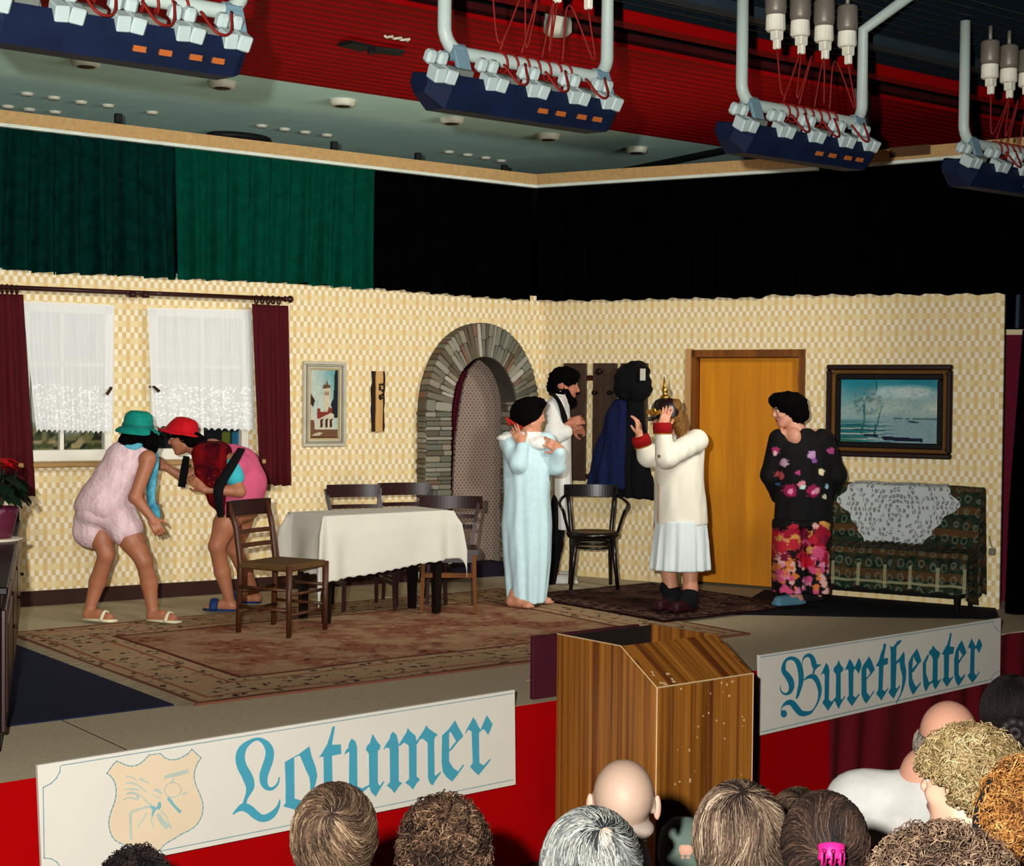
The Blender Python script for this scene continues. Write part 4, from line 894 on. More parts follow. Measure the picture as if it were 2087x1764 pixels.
# draped sofa with lace doily
def throw_mat():
    m, n = base_mat('plaid_throw', .9, spec=.15); uv = n.coord('UV'); sp = n.add('ShaderNodeSeparateXYZ'); n.link(uv, sp.inputs[0]); X, Y = sp.outputs[0], sp.outputs[1]
    base = n.ramp(n.noise(n.mapping(uv, (1, 1, 1)), 17, 4, .6), [(.35, lin((10, 22, 14))), (.5, lin((26, 44, 30))), (.6, lin((60, 42, 20))), (.72, lin((14, 24, 16)))])
    band = n.math('SINE', n.math('MULTIPLY', Y, 36.)); base = n.mix(n.math('MULTIPLY', n.math('GREATER_THAN', band, .5), .55), base, lin((92, 58, 28)))
    v = n.add('ShaderNodeTexVoronoi'); v.inputs['Scale'].default_value = 1; v.inputs['Randomness'].default_value = .25; n.link(n.mapping(uv, (13, 10, 1)), v.inputs['Vector'])
    rg = n.math('LESS_THAN', n.math('ABSOLUTE', n.math('SUBTRACT', n.math('ADD', v.outputs[0], n.math('MULTIPLY', n.noise(uv, 30, 2), .3)), .42)), .06); base = n.mix(n.math('MULTIPLY', rg, .45), base, lin((104, 116, 96)))
    low = n.math('GREATER_THAN', Y, 1.02)
    l1 = n.math('LESS_THAN', n.math('FRACT', n.math('MULTIPLY', X, 5.2)), .13); l2 = n.math('LESS_THAN', n.math('FRACT', n.math('MULTIPLY', Y, 7.)), .14)
    pl_ = n.math('MULTIPLY', n.math('MINIMUM', n.math('ADD', l1, l2), 1.4), low); base = n.mix(n.math('MULTIPLY', pl_, .5), base, lin((164, 160, 118)))
    n.link(base, n.b.inputs['Base Color']); n.bump(n.noise(uv, 90, 2), .4, .01); return m
sL, sR = PR.hit(1660, 1200)[0], PR.hit(2008, 1200)[0]-.02; SD, SH, SB = .5, .44, .92
se = empty('sofa', PR.at((sL+sR)/2, SZ, .3), 'small sofa under a dark green plaid throw below the lake painting', 'sofa')
core = mat('sofa_core', (30, 26, 20), .9)
b = MB(); b.box(PR.at((sL+sR)/2, SZ+.27, .03+SD/2), (sR-sL-.04, SD-.04, .3), PR.d, bev=.03); b.build('seat_base', core, se)
b = MB(); b.box(PR.at((sL+sR)/2, SZ+.5, .09), (sR-sL-.04, .13, .8), PR.d, bev=.03); b.build('backrest', core, se)
for s in (sL+.07, sR-.07):
    for o_ in (.08, SD-.04): b = MB(); b.lathe([(.018, 0), (.025, .13)], PR.at(s, SZ+.012, o_), 10); b.build('leg', tbk, se)
prof = [(.02, SB-.12), (.03, SB-.02), (.09, SB+.005), (.155, SB-.02), (.19, SB-.2), (.235, SH+.1), (.27, SH+.03), (.36, SH+.025), (SD-.02, SH+.01), (SD+.035, SH-.05), (SD+.05, SH-.16), (SD+.055, .16)]
Lp = np.concatenate([[0], np.cumsum([math.hypot(prof[i+1][0]-prof[i][0], prof[i+1][1]-prof[i][1]) for i in range(len(prof)-1)])])
def throw(a, t):
    q = Lp[-1]*t; off, z = np.interp(q, Lp, [p_[0] for p_ in prof]), np.interp(q, Lp, [p_[1] for p_ in prof]); s = sL-.02+(sR-sL+.04)*a
    w = .008*math.sin(s*19+5*t)+.006*math.sin(s*43+2)*t
    if t > .97: z += .012*math.sin(s*31)
    return PR.at(s, SZ+z+w*.4, off+w*(1.2 if z < SH else .6))
b = MB(); b.grid(throw, 110, 60); 
b.uv = [((sL+(sR-sL)*u_), Lp[-1]*v_) for u_, v_ in b.uv]; n0 = len(b.v)
def side(s, sg):
    def fn(a, t):
        q = Lp[-1]*(.06+.94*a); off, z = np.interp(q, Lp, [p_[0] for p_ in prof]), np.interp(q, Lp, [p_[1] for p_ in prof]); zl = .1+.04*math.sin(a*9)
        return PR.at(s+sg*(.015+.02*math.sin(a*22+t*2)*t), SZ+z*(1-t)+min(zl, z)*t, off)
    return fn
TM = throw_mat(); o = b.build('throw', TM, se, True)
b = MB(); b.grid(side(sR+.005, 1), 40, 12); b.uv = [(q[0]*.7+3, q[1]*.8) for q in b.uv]; b.build('throw_side', TM, se, True)
b = MB(); b.grid(side(sL-.005, -1), 40, 12); b.uv = [(q[0]*.7+3, q[1]*.8) for q in b.uv]; b.build('throw_side', TM, se, True)
# doily: shaped lace, real openings between the motifs
def doily():
    m = bpy.data.materials.new('doily_lace'); m.use_nodes = True; n = NT(m); n.b.inputs['Base Color'].default_value = (.46, .50, .48, 1); n.b.inputs['Roughness'].default_value = .9
    uv = n.coord('UV'); v = n.add('ShaderNodeTexVoronoi'); v.feature = 'DISTANCE_TO_EDGE'; v.inputs['Scale'].default_value = 1; v.inputs['Randomness'].default_value = .35; n.link(n.mapping(uv, (19, 19, 1)), v.inputs['Vector'])
    sp = n.add('ShaderNodeVectorMath', operation='LENGTH'); n.link(n.mapping(uv, (1, 1, 1), (0, 0, 0), (0, -.12, 0)), sp.inputs[0])
    rg = n.math('LESS_THAN', n.math('FRACT', n.math('MULTIPLY', sp.outputs['Value'], 15)), .3)
    fill = n.add('ShaderNodeTexVoronoi'); fill.inputs['Scale'].default_value = 1; fill.inputs['Randomness'].default_value = .35; n.link(n.mapping(uv, (19, 19, 1)), fill.inputs['Vector'])
    sc = n.add('ShaderNodeSeparateXYZ'); n.link(fill.outputs['Color'], sc.inputs[0])
    a = n.math('MAXIMUM', n.math('MAXIMUM', rg, n.math('LESS_THAN', v.outputs[0], .1)), n.math('GREATER_THAN', sc.outputs[0], .62))
    n.link(n.math('ADD', n.math('MULTIPLY', a, .62), .36), n.b.inputs['Alpha']); return m
dl0, dr0 = PR.hit(1698, 1045, .2)[0], PR.hit(1957, 1060, .2)[0]; dm = (dl0+dr0)/2; W2 = (dr0-dl0)/2
def doil(a, t):
    q = .14+(.56)*t; wv = W2*np.interp(t, [0, .22, .42, .55, 1], [.72, .8, 1., .78, .42]); wv *= 1+.025*math.sin(t*40)
    off, z = np.interp(q, Lp, [p_[0] for p_ in prof]), np.interp(q, Lp, [p_[1] for p_ in prof]); s = dm+(2*a-1)*wv+.01
    w = .008*math.sin(s*19+5*q/Lp[-1])
    return PR.at(s, SZ+z+.012+w*.4+(.012*abs(math.sin(a*28)) if t > .97 else 0), off+.015+w*.6)
b = MB(); b.grid(doil, 80, 40); b.uv = [((2*a_-1)*.9*np.interp(t_, [0, .22, .42, .55, 1], [.72, .8, 1., .78, .42]), t_*.8-.3) for a_, t_ in b.uv]
tag(b.build('lace_doily', doily(), smooth=True), 'large grey white lace doily over the back of the sofa', 'doily')
b = MB(); pp = PR.px(2016, 1092, .03); b.tube([pp, pp+A3((.02, 0, -.06)), PR.px(2023, 1118, .03)], .004, 6); b.box(PR.px(2022, 1124, .03), (.05, .03, .05), PR.d, bev=.006); tag(b.build('socket_plug', mat('plug_grey', (120, 116, 100), .6)), 'small grey plug with cord on the wallpaper beside the sofa', 'plug')
# sideboard at the far left with flower pot
sa, sb = pz(6, 1540), pz(36, 1290); PS = Plane(sa, sb); cabw = wood('sideboard_wood', (62, 26, 14), (40, 16, 10), 2, .35); cabd = mat('sideboard_black', (14, 8, 8), .4)
if PS.n @ np.array([1, 0, 0]) < 0: PS.n = -PS.n
L_ = PS.L; CH = .72; ce = empty('sideboard', PS.at(L_/2, SZ, -.2), 'dark brown sideboard seen edge on at the far left of the stage', 'sideboard')
b = MB(); b.box(PS.at(L_/2, SZ+CH/2, -.235), (L_, .45, CH-.04), PS.d, bev=.004); b.build('carcass', cabd, ce)
b = MB(); b.box(PS.at(L_/2, SZ+CH-.0, -.225), (L_+.04, .49, .035), PS.d, bev=.006); b.build('top_board', cabd, ce)
for k in range(3):
    s0 = .05+k*(L_-.1)/3; s1 = s0+(L_-.1)/3-.03; dd = MB(); dd.box(PS.at((s0+s1)/2, SZ+.36, -.0), (s1-s0, .022, .54), PS.d, bev=.005); do = dd.build('cabinet_door', cabw, ce)
    b = MB(); b.box(PS.at((s0+s1)/2, SZ+.36, .012), (s1-s0-.14, .014, .4), PS.d, bev=.005); b.build('raised_panel', cabw, do)
    b = MB(); b.lathe([(.008, 0), (.008, .015), (.014, .024), (.004, .03)], PS.at(s1-.04, SZ+.4, .011), 10, Zv, PS.n); b.build('knob', metal_dk, do, True)
b = MB(); b.box(PS.at(L_-.03, SZ+CH+.03, -.2), (.06, .42, .16), PS.d, bev=.006); tag(b.build('book_end', cabd), 'black block at the far end of the sideboard top', 'block')
pc = PS.at(L_*.62, SZ+CH+.018, -.22); fp = empty('flower_pot', pc, 'plum coloured pot with a dark green red flowering plant on the sideboard', 'potted plant')
q = pd(2, 1090, dep(pc)); pc = np.array([q[0]-.02, q[1], SZ+CH+.018]); fp.location = tuple(pc)
b = MB(); b.lathe([(.07, 0), (.085, .05), (.11, .15), (.118, .19), (.10, .19), (.095, .16)], pc, 24); b.build('pot', mat('plum_pot', (84, 26, 46), .3, spec=.5), fp, True)
b = MB(); b.lathe([(.125, 0), (.14, .012), (.13, .016)], pc-Zv*.001, 24); b.build('saucer', mat('saucer_white', (210, 196, 176), .4), fp, True)
lf = mat('plant_leaf', (14, 34, 18), .6, var=.3); pt = mat('poinsettia_red', (168, 6, 12), .6, var=.1)
b = MB()
for k in range(9): a = k*.9; b.tube([pc+Zv*.16, pc+A3((.06*math.cos(a), .06*math.sin(a), .28)), pc+A3((.11*math.cos(a), .11*math.sin(a), .36+.03*(k % 3)))], .006, 5)
b.build('stem', lf, fp)
def leaf(parent, m, c, dirv, L, w, droop, nm):
    b = MB(); dirv = A3(dirv)/np.linalg.norm(dirv); sd = np.cross(dirv, Zv); sd /= np.linalg.norm(sd)+1e-9
    V = []; 
    for t in np.linspace(0, 1, 6):
        ww = w*math.sin(math.pi*(t*.9+.06)); p_ = A3(c)+dirv*L*t-Zv*droop*L*t*t; V += [p_-sd*ww+Zv*.01, p_-Zv*.0, p_+sd*ww+Zv*.01]
    b.add(V, [(3*i+k, 3*i+k+1, 3*i+k+4, 3*i+k+3) for i in range(5) for k in range(2)]); b.build(nm, m, parent, True)
for k in range(46):
    a = k*2.4; h_ = .24+.13*((k*7) % 10)/10; leaf(fp, lf, pc+A3((.05*math.cos(a), .05*math.sin(a), h_)), (math.cos(a), math.sin(a), .3), .14, .04, .7, 'leaf')
for k in range(14):
    a = k*2.4; h_ = .41+.02*(k % 3); leaf(fp, pt, pc+A3((.02*math.cos(a), .02*math.sin(a), h_)), (math.cos(a), math.sin(a), .25), .10, .028, .5, 'petal')
# ================= LAMP FRAMES OVER THE STAGE FRONT =================
LY = 5.5
tube_w = mat('frame_white', (160, 172, 164), .4, var=.04); hull = mat('hull_blue', (12, 24, 50), .6, var=.2); boxw = mat('box_white', (158, 172, 168), .5, var=.05); brk = mat('bracket_grey', (104, 132, 142), .5)
slotm = mat('slot_glow_colour', (160, 84, 34), .6); redcab = mat('red_cable', (120, 26, 18), .6); tin = mat('tin_grey', (120, 112, 100), .45, metal=.3); sockm = mat('socket_white', (224, 220, 200), .5)
xl2, xl3, xl4 = (py(u_, v_, LY)[0] for u_, v_ in ((906, 60), (1519, 120), (1965, 200))); XP = (xl4-xl2)/2
xr2 = py(1238, 60, LY)[0]; FWID = xr2-xl2; ZB = py(1060, 130, LY)[2]
short = ['the first lamp frame', 'the second lamp frame', 'the third lamp frame', 'the fourth lamp frame']
names = ['first lamp frame, at the left edge', 'second lamp frame, left of the middle', 'third lamp frame, right of the middle', 'fourth lamp frame, cut by the right edge']
def smooth_path(P, n=7):
    P = np.array(P, float); Q = np.vstack([2*P[0]-P[1], P, 2*P[-1]-P[-2]]); out = []
    for i in range(1, len(Q)-2):
        for t in np.linspace(0, 1, n, endpoint=False): a, b_, c, d_ = Q[i-1:i+3]; out.append(.5*((2*b_)+(-a+c)*t+(2*a-5*b_+4*c-d_)*t*t+(-a+3*b_-3*c+d_)*t**3))
    return out+[P[-1]]
def lamp_frame(k):
    x0 = xl2+XP*(k-1)-(.07 if k == 0 else 0); x1 = x0+FWID; r_ = .1; zb = ZB; top = CZ-.02
    e = empty('lamp_frame', ((x0+x1)/2, LY, zb-.3), f'white tubular {names[k]}, with a bar of white boxes', 'lamp frame', 'lamp frames over the stage front')
    zt = 4.19
    P = [(x0, LY, top), (x0, LY, zb+r_)]+[(x0+r_-r_*math.cos(t), LY, zb+r_-r_*math.sin(t)) for t in np.linspace(.2, math.pi/2, 6)]+[(x1-r_+r_*math.sin(t), LY, zb+r_-r_*math.cos(t)) for t in np.linspace(0, math.pi/2-.2, 6)]+[(x1, LY, zb+r_), (x1, LY, zt), (x1+.12, LY-.28, top)]
    b = MB(); b.tube(P, .031, 12); b.build('frame_tube', tube_w, e, True)
    # hull below the tube: boat shaped trough
    hx0, hx1 = x0-.15, x1-.055; zc = zb-.07; yc = LY-.03
    prof = [(-.10, -.06), (.10, -.02), (.13, -.10), (.08, -.19), (-.06, -.20), (-.115, -.13)]
    b = MB(); S = [(hx0+.0, .55), (hx0+.09, 1), (hx1-.03, 1), (hx1, .9)]; V = []
    for x, s in S: V += [(x, yc+y_*s, zc+(z_+.06)*s-.06) for y_, z_ in prof]
    F = [(6*i+j, 6*i+(j+1) % 6, 6*(i+1)+(j+1) % 6, 6*(i+1)+j) for i in range(3) for j in range(6)]+[(5, 4, 3, 2, 1, 0), (18, 19, 20, 21, 22, 23)]
    b.add(V, F); b.build('lamp_bar', hull, e)
    for q in (.58, .68, .80, .89):  # vent slots: the glow of the lamps is put in as plain orange colour
        b = MB(); b.box((hx0+(hx1-hx0)*q, yc-.098, zc-.155), (.05, .012, .022), (1, 0, 0), (0, -.4, 1)); b.build('slot', slotm, e)
    xs = [hx0+.055, hx0+(hx1-hx0)*.315, hx0+(hx1-hx0)*.54, hx0+(hx1-hx0)*.77, hx1-.04]
    up_ = np.array((0, -.5, .87)); 
    for i, x in enumerate(xs):
        c = np.array((x, yc-.075, zc-.03)); g = empty('tmp', (0, 0, 0)); bpy.data.objects.remove(g)
        b = MB()
        for s in (-1, 1): b.box(c+A3((s*.030, 0, 0))-A3((0, .02, .035)), (.056, .075, .062), (1, 0, -.1*s), up_, bev=.006)
        for s in (-1, 1): b.box(c+A3((s*.03, .03, .045)), (.05, .05, .06), (1, 0, 0), up_, bev=.012)
        b.build('lamp_box', boxw, e)
    for x in (x0+.06, x1-.05):
        b = MB(); b.box((x, yc-.03, zb-.075), (.075, .02, .16), (1, 0, 0), (.3, .35, 1), bev=.004); b.tube([(x-.035, LY, zb), (x+.035, LY, zb)], .04, 12); b.build('bracket', brk, e, False)
    for i in range(4):
        x = (xs[i]+xs[i+1])/2; b = MB(); b.box((x, yc-.03, zc-.03), (.09, .09, .04), (1, 0, 0), (0, -.4, 1), bev=.004); b.build('ballast', mat('ballast_grey', (96, 100, 92), .6), e)
    # coiled red cable round the tube
    P = [((x0+.28+(x1-x0-.5)*t), LY+.045*math.cos(2*math.pi*7*t), zb+.045*math.sin(2*math.pi*7*t)-.01) for t in np.linspace(0, 1, 90)]
    b = MB(); b.tube(P, .006, 5); b.build('cable_coil', redcab, e, True)
    for i, x in enumerate(xs[1:4]):
        P = [(x+.05, yc-.10, zc+.02), (x+.09, yc-.15, zc-.06), (x+.16, yc-.13, zc-.05), (x+.2, yc-.06, zc+.05)]; b = MB(); b.tube(smooth_path(P), .006, 5); b.build('cable_loop', redcab, e, True)
    lamp('stage_flood', 'SPOT', (x0+FWID/2, LY+.16, zc-.16), (x0+FWID/2+(.2, .0, -.4, -.9)[k], 11.2, (1.9, 1.9, 1.9, 1.8)[k]), FLOOD[k], (1, .96, .88), .22, 105, 1.)
    for x in xs[1:]:                                                  # reflectors that face the stage
        b = MB(); b.lathe([(.03, -.01), (.055, .03), (.058, .035)], (x, yc+.11, zc-.11), 14, (1, 0, 0), (0, 1, -.35)); b.build('reflector', tin, e, True)
    # sockets under the ceiling and their cables
    for i in range(4):
        x = x0+FWID*(.26+.2*i); s = empty('ceiling_socket', (x, LY, 4.1), f'white plug socket, {ords[i]} from left above {short[k]}', 'socket', 'plug sockets under the ceiling')
        b = MB(); b.lathe([(.05, .14), (.056, .13), (.056, .03), (.048, .0)], (x, LY, 4.16), 16); b.lathe([(.012, 0), (.012, .1)], (x, LY, 4.29), 8); b.build('cap', tin, s, True)
        b = MB(); b.lathe([(.05, .0), (.052, -.07), (.044, -.08)], (x, LY, 4.16), 16); b.box((x+.01, LY, 4.06), (.055, .05, .05), bev=.006); b.box((x+.012, LY, 4.02), (.03, .04, .06), bev=.006); b.build('plug', sockm, s)
        P = [(x+.012, LY, 3.99), (x+.05*math.sin(i*2+k), LY-.02, 3.75), (x+.5*((x0+x1)/2-x)+.04, LY-.03, zb+.3), ((x0+x1)/2+.12*(i-1.5), LY-.02, zb+.04)]
        b = MB(); b.tube(smooth_path(P), .0048, 5); tag(b.build('supply_cable', redcab, smooth=True), f'red supply cable, {ords[i]} from left, hanging to {short[k]}', 'cable', 'red supply cables')
FLOOD = [100, 150, 230, 330]
for k in range(4): lamp_frame(k)
b = MB(); p = pz(1745, 180, CZ-.02); b.prism([p+A3((0, 0, 0)), p+A3((.16, 0, 0)), p+A3((.16, 0, -.3)), p+A3((.05, 0, -.32)), p+A3((.03, 0, -.1))], (0, .02, 0)); tag(b.build('ceiling_plate', tin), 'small tan plate hanging from the red ceiling by the third frame', 'plate')
# ================= SIGNS =================
YS = FRONT-.085
signw = mat('sign_white', (196, 190, 176), .7, var=.02); ink = mat('sign_blue', (62, 140, 158), .75, var=.04); line = mat('sign_line', (120, 150, 156), .75); crestc = mat('crest_cream', (200, 180, 150), .75, var=.03); inkd = mat('sign_teal', (20, 104, 128), .75, var=.04)
def SP(o, sc, off): return lambda q: py(o[0]+q[0]/sc, o[1]+q[1]/sc, YS-off)
def board(name, corners, label):
    P = [py(*c, YS) for c in corners]; e = empty(name, (P[2]+P[3])/2, label, 'sign'); b = MB(); b.prism(P, (0, .02, 0)); b.build('board', signw, e); return e
def shape(e, nm, S, pts, m, off=.003, fn=None):
    b = MB(); b.prism([S(q) for q in pts], (0, off*.6, 0)); return b.build(nm, m, e)
def strokes(e, nm, S, paths, m):
    """pen strokes: points (x, y, width) swept as one flat ribbon each."""
    b = MB()
    for j_, P in enumerate(paths):
        Q = np.array(smooth_path(P, 6)); xy, w = Q[:, :2], np.maximum(Q[:, 2], 3)/2; T = np.gradient(xy, axis=0); T /= np.linalg.norm(T, axis=1)[:, None]+1e-9; N_ = np.column_stack([-T[:, 1], T[:, 0]])
        V = [S(xy[i]+N_[i]*w[i]*q_)-A3((0, 2e-5*i+1e-4*j_, 0)) for i in range(len(xy)) for q_ in (-1, 1)]
        n = len(xy); b.add(V, [(2*i, 2*i+1, 2*i+3, 2*i+2) for i in range(n-1)])
    return b.build(nm, m, e)
def disc(c, rx, ry, n=14): return [(c[0]+rx*math.cos(6.2832*i/n), c[1]+ry*math.sin(6.2832*i/n)) for i in range(n)]
def outline(e, S, pts, w, m, closed=True):
    P = list(pts)+([pts[0]] if closed else []); b = MB()
    for a, c in zip(P, P[1:]):
        a, c = S(a), S(c); d_ = c-a; L = np.linalg.norm(d_)
        if L > 1e-6: b.box((a+c)/2, (L+w*.5, .0015, w), d_, np.cross(d_/L, (0, 1, 0)))
    return b.build('border_line', m, e)
e1 = board('stage_sign', [(76, 1559), (1049, 1405), (1051, 1598), (86, 1793)], 'large white sign with a crest and the blue lettering Lotumer on the stage front')
S1 = SP((450, 1430), 6.533, .003); S2 = SP((700, 1430), 6.138, .003); I = SP((0, 0), 1, .002)
outline(e1, I, [(123, 1560), (122, 1572), (115, 1585), (104, 1596), (88, 1604), (90, 1748), (104, 1749), (116, 1756), (124, 1768)], .004, line, False)
outline(e1, I, [(126, 1559), (450, 1507), (1046, 1412)], .004, line, False); outline(e1, I, [(330, 1733), (600, 1679), (1046, 1588)], .004, line, False)
strokes(e1, 'letter', S1, [[(780, 1000, 15), (755, 1090, 28), (690, 1150, 40), (620, 1145, 62), (575, 1080, 98), (570, 980, 112), (600, 880, 118), (640, 760, 118), (648, 650, 112), (610, 565, 92), (545, 510, 60), (480, 492, 40), (400, 520, 50), (315, 585, 85), (268, 665, 115), (256, 760, 128), (280, 860, 132), (328, 950, 136), (370, 1040, 138), (385, 1130, 112), (362, 1210, 68), (330, 1285, 45), (310, 1350, 50)], [(160, 1495, 16), (220, 1440, 50), (300, 1400, 108), (380, 1430, 116), (460, 1500, 112), (540, 1545, 100), (620, 1535, 96), (690, 1490, 86), (740, 1430, 58), (770, 1370, 38), (785, 1295, 14)]], ink)
shape(e1, 'letter', S1, [(855, 800), (930, 755), (1050, 690), (1180, 590), (1210, 720), (1265, 870), (1285, 980), (1265, 1080), (1240, 1160), (1215, 1250), (1150, 1400), (1030, 1445), (835, 1390), (865, 1340), (865, 1100)], ink)
shape(e1, 'letter_counter', SP((450, 1430), 6.533, .0055), [(980, 740), (1050, 712), (1065, 740), (1090, 800), (1130, 900), (1178, 1000), (1192, 1100), (1188, 1250), (1140, 1330), (985, 1285)], signw)
shape(e1, 'letter', S1, [(1490, 325), (1520, 328), (1480, 570), (1600, 565), (1605, 690), (1480, 715), (1490, 1150), (1510, 1260), (1450, 1330), (1380, 1250), (1375, 1150), (1370, 725), (1310, 735), (1345, 690), (1420, 560), (1465, 420)], ink)
for pts in ([(105, 455), (150, 490), (170, 560), (175, 1050), (235, 1080), (325, 1035), (330, 1050), (240, 1130), (195, 1210), (110, 1150), (70, 1090), (75, 620), (20, 650), (10, 665), (30, 605), (60, 580), (70, 520)],
            [(365, 400), (420, 490), (465, 545), (455, 590), (430, 610), (430, 1010), (455, 1050), (500, 990), (512, 1000), (445, 1110), (405, 1185), (350, 1130), (325, 1060), (320, 650), (280, 590), (300, 545), (335, 510)],
            [(620, 370), (665, 410), (690, 520), (692, 990), (735, 1015), (690, 1060), (640, 1140), (600, 1090), (545, 1045), (585, 1000), (580, 580), (525, 570), (510, 600), (505, 580), (540, 520), (580, 460), (590, 410)],
            [(805, 325), (840, 370), (900, 420), (915, 480), (915, 930), (960, 970), (920, 1010), (870, 1095), (830, 1050), (775, 1010), (825, 960), (820, 545), (760, 505), (705, 550), (692, 540), (750, 440), (790, 380)],
            [(1035, 290), (1070, 335), (1130, 375), (1180, 410), (1145, 440), (1135, 480), (1140, 910), (1160, 920), (1215, 870), (1222, 880), (1150, 985), (1115, 1045), (1080, 1010), (1060, 950), (1055, 510), (1000, 460), (960, 465), (920, 530), (912, 500), (975, 400), (1015, 340)],
            [(1400, 230), (1425, 290), (1460, 350), (1500, 425), (1480, 450), (1430, 500), (1365, 585), (1325, 620), (1322, 600), (1410, 490), (1395, 460), (1345, 375), (1322, 385), (1322, 740), (1370, 820), (1435, 870), (1500, 780), (1508, 795), (1420, 920), (1360, 995), (1290, 940), (1245, 870), (1230, 760), (1235, 420), (1310, 350), (1355, 290)],
            [(1625, 190), (1660, 240), (1690, 310), (1720, 345), (1740, 290), (1795, 165), (1830, 220), (1865, 275), (1840, 350), (1810, 410), (1770, 350), (1740, 340), (1695, 385), (1700, 760), (1755, 795), (1835, 710), (1842, 725), (1760, 830), (1690, 915), (1650, 880), (1585, 810), (1620, 760), (1605, 370), (1560, 345), (1530, 390), (1525, 380), (1560, 310), (1590, 260)]):
    shape(e1, 'letter', S2, pts, ink)
SC_ = SP((200, 1510), 7.67, .002); SC2 = SP((200, 1510), 7.67, .004)
cr = [(135, 500), (190, 425), (240, 355), (290, 310), (350, 335), (410, 362), (470, 382), (530, 388), (600, 375), (660, 345), (720, 295), (760, 250), (800, 215), (880, 202), (970, 190), (1010, 225), (1050, 260), (1110, 285), (1180, 288), (1250, 275), (1330, 240), (1400, 195), (1465, 125), (1540, 195), (1610, 260), (1565, 320), (1535, 380), (1505, 480), (1502, 560), (1520, 660), (1565, 770), (1605, 860), (1635, 960), (1640, 1040), (1630, 1130), (1600, 1210), (1550, 1290), (1490, 1350), (1400, 1405), (1300, 1450), (1200, 1515), (1100, 1570), (1020, 1630), (950, 1710), (880, 1770), (800, 1740), (720, 1710), (620, 1680), (520, 1655), (430, 1630), (340, 1590), (270, 1550), (220, 1490), (190, 1420), (172, 1340), (165, 1270), (178, 1180), (200, 1100), (235, 1010), (260, 940), (278, 850), (282, 760), (270, 680), (240, 600), (190, 540)]
shape(e1, 'crest', SC_, cr, crestc, .002); outline(e1, SC2, cr, .0045, mat('crest_line', (128, 160, 164), .75))
pale = mat('crest_ink', (166, 178, 164), .75); pal2 = mat('crest_ink_dark', (112, 160, 164), .75)
st_ = [[(830, 1010, 40), (680, 1050, 34), (540, 1095, 36), (505, 1150, 40), (508, 1340, 34), (515, 1530, 44)], [(760, 1120, 26), (690, 1230, 24), (605, 1340, 22)], [(840, 1120, 26), (835, 1230, 22), (865, 1360, 22)], [(930, 1130, 60), (990, 1240, 80), (1090, 1350, 90)], [(980, 1080, 30), (1060, 1180, 20), (1150, 1380, 20)], [(1030, 560, 50), (1200, 520, 60), (1410, 460, 70)], [(1050, 600, 20), (1060, 540, 20)], [(1140, 640, 30), (1190, 580, 24)], [(1310, 830, 20), (1400, 790, 36)], [(1080, 880, 26), (1160, 870, 20), (1250, 850, 20)], [(430, 640, 26), (560, 660, 30), (640, 700, 26), (760, 800, 22)], [(400, 750, 16), (520, 745, 30), (640, 755, 26)], [(430, 820, 20), (530, 805, 40), (650, 840, 26)], [(380, 920, 14), (480, 880, 22), (600, 900, 30)], [(640, 570, 24), (700, 610, 40), (790, 650, 20)], [(430, 540, 30), (520, 560, 20), (600, 610, 16)], [(600, 920, 40), (620, 860, 50), (640, 820, 30)], [(660, 840, 18), (760, 940, 24), (830, 990, 30)], [(860, 760, 30), (930, 770, 50), (990, 820, 30)], [(830, 820, 16), (900, 860, 20), (980, 880, 20)]]
strokes(e1, 'crest_emblem', SC2, st_, pale)
strokes(e1, 'crest_emblem', SP((200, 1510), 7.67, .005), [[(820, 1010, 30), (870, 1050, 70), (900, 1080, 80)], [(960, 950, 40), (955, 1010, 60), (930, 1060, 60)], [(880, 1060, 40), (860, 1110, 40), (850, 1170, 20)], [(1090, 890, 50), (1130, 930, 50), (1190, 1010, 44), (1290, 1110, 50)]], pal2)
outline(e1, SC2, disc((1165, 760), 130, 115, 20), .003, pale)
e2 = board('stage_sign', [(1548, 1335), (2040, 1259), (2038, 1386), (1550, 1498)], 'white sign with the blue lettering Buretheater on the stage front right of the lectern')
S3 = SP((1560, 1320), 8.696, .003); S4 = SP((1780, 1270), 7.73, .003)
outline(e2, I, [(1550, 1339), (1780, 1303), (2024, 1266), (2026, 1276), (2037, 1287)], .005, line, False); outline(e2, I, [(1551, 1491), (1800, 1434), (2020, 1384), (2024, 1374), (2036, 1366)], .005, line, False)
strokes(e2, 'letter', S3, [[(262, 660, 8), (270, 740, 20), (310, 800, 34), (370, 815, 44), (430, 778, 68), (460, 700, 94), (450, 600, 112), (395, 500, 112), (325, 410, 88), (322, 320, 72), (345, 240, 50), (400, 190, 54), (480, 182, 68), (555, 230, 88), (598, 320, 98), (622, 430, 98), (628, 540, 94), (618, 640, 80), (590, 750, 64), (565, 840, 50), (540, 900, 26)], [(652, 300, 10), (662, 210, 20), (710, 145, 48), (785, 132, 74), (838, 200, 88), (860, 285, 98), (880, 325, 84), (985, 292, 10)], [(885, 330, 80), (858, 400, 34), (850, 450, 44)], [(680, 570, 16), (760, 515, 58), (850, 505, 98), (918, 590, 88), (955, 700, 78), (962, 790, 60), (945, 900, 40), (900, 1010, 28), (840, 1100, 28), (790, 1140, 58), (700, 1160, 88), (615, 1145, 108), (540, 1060, 116), (468, 975, 106), (400, 965, 88), (330, 1000, 48), (288, 1050, 18), (272, 1130, 12)]], inkd)
shape(e2, 'letter_dot', S3, disc((328, 1165), 56, 66), inkd)
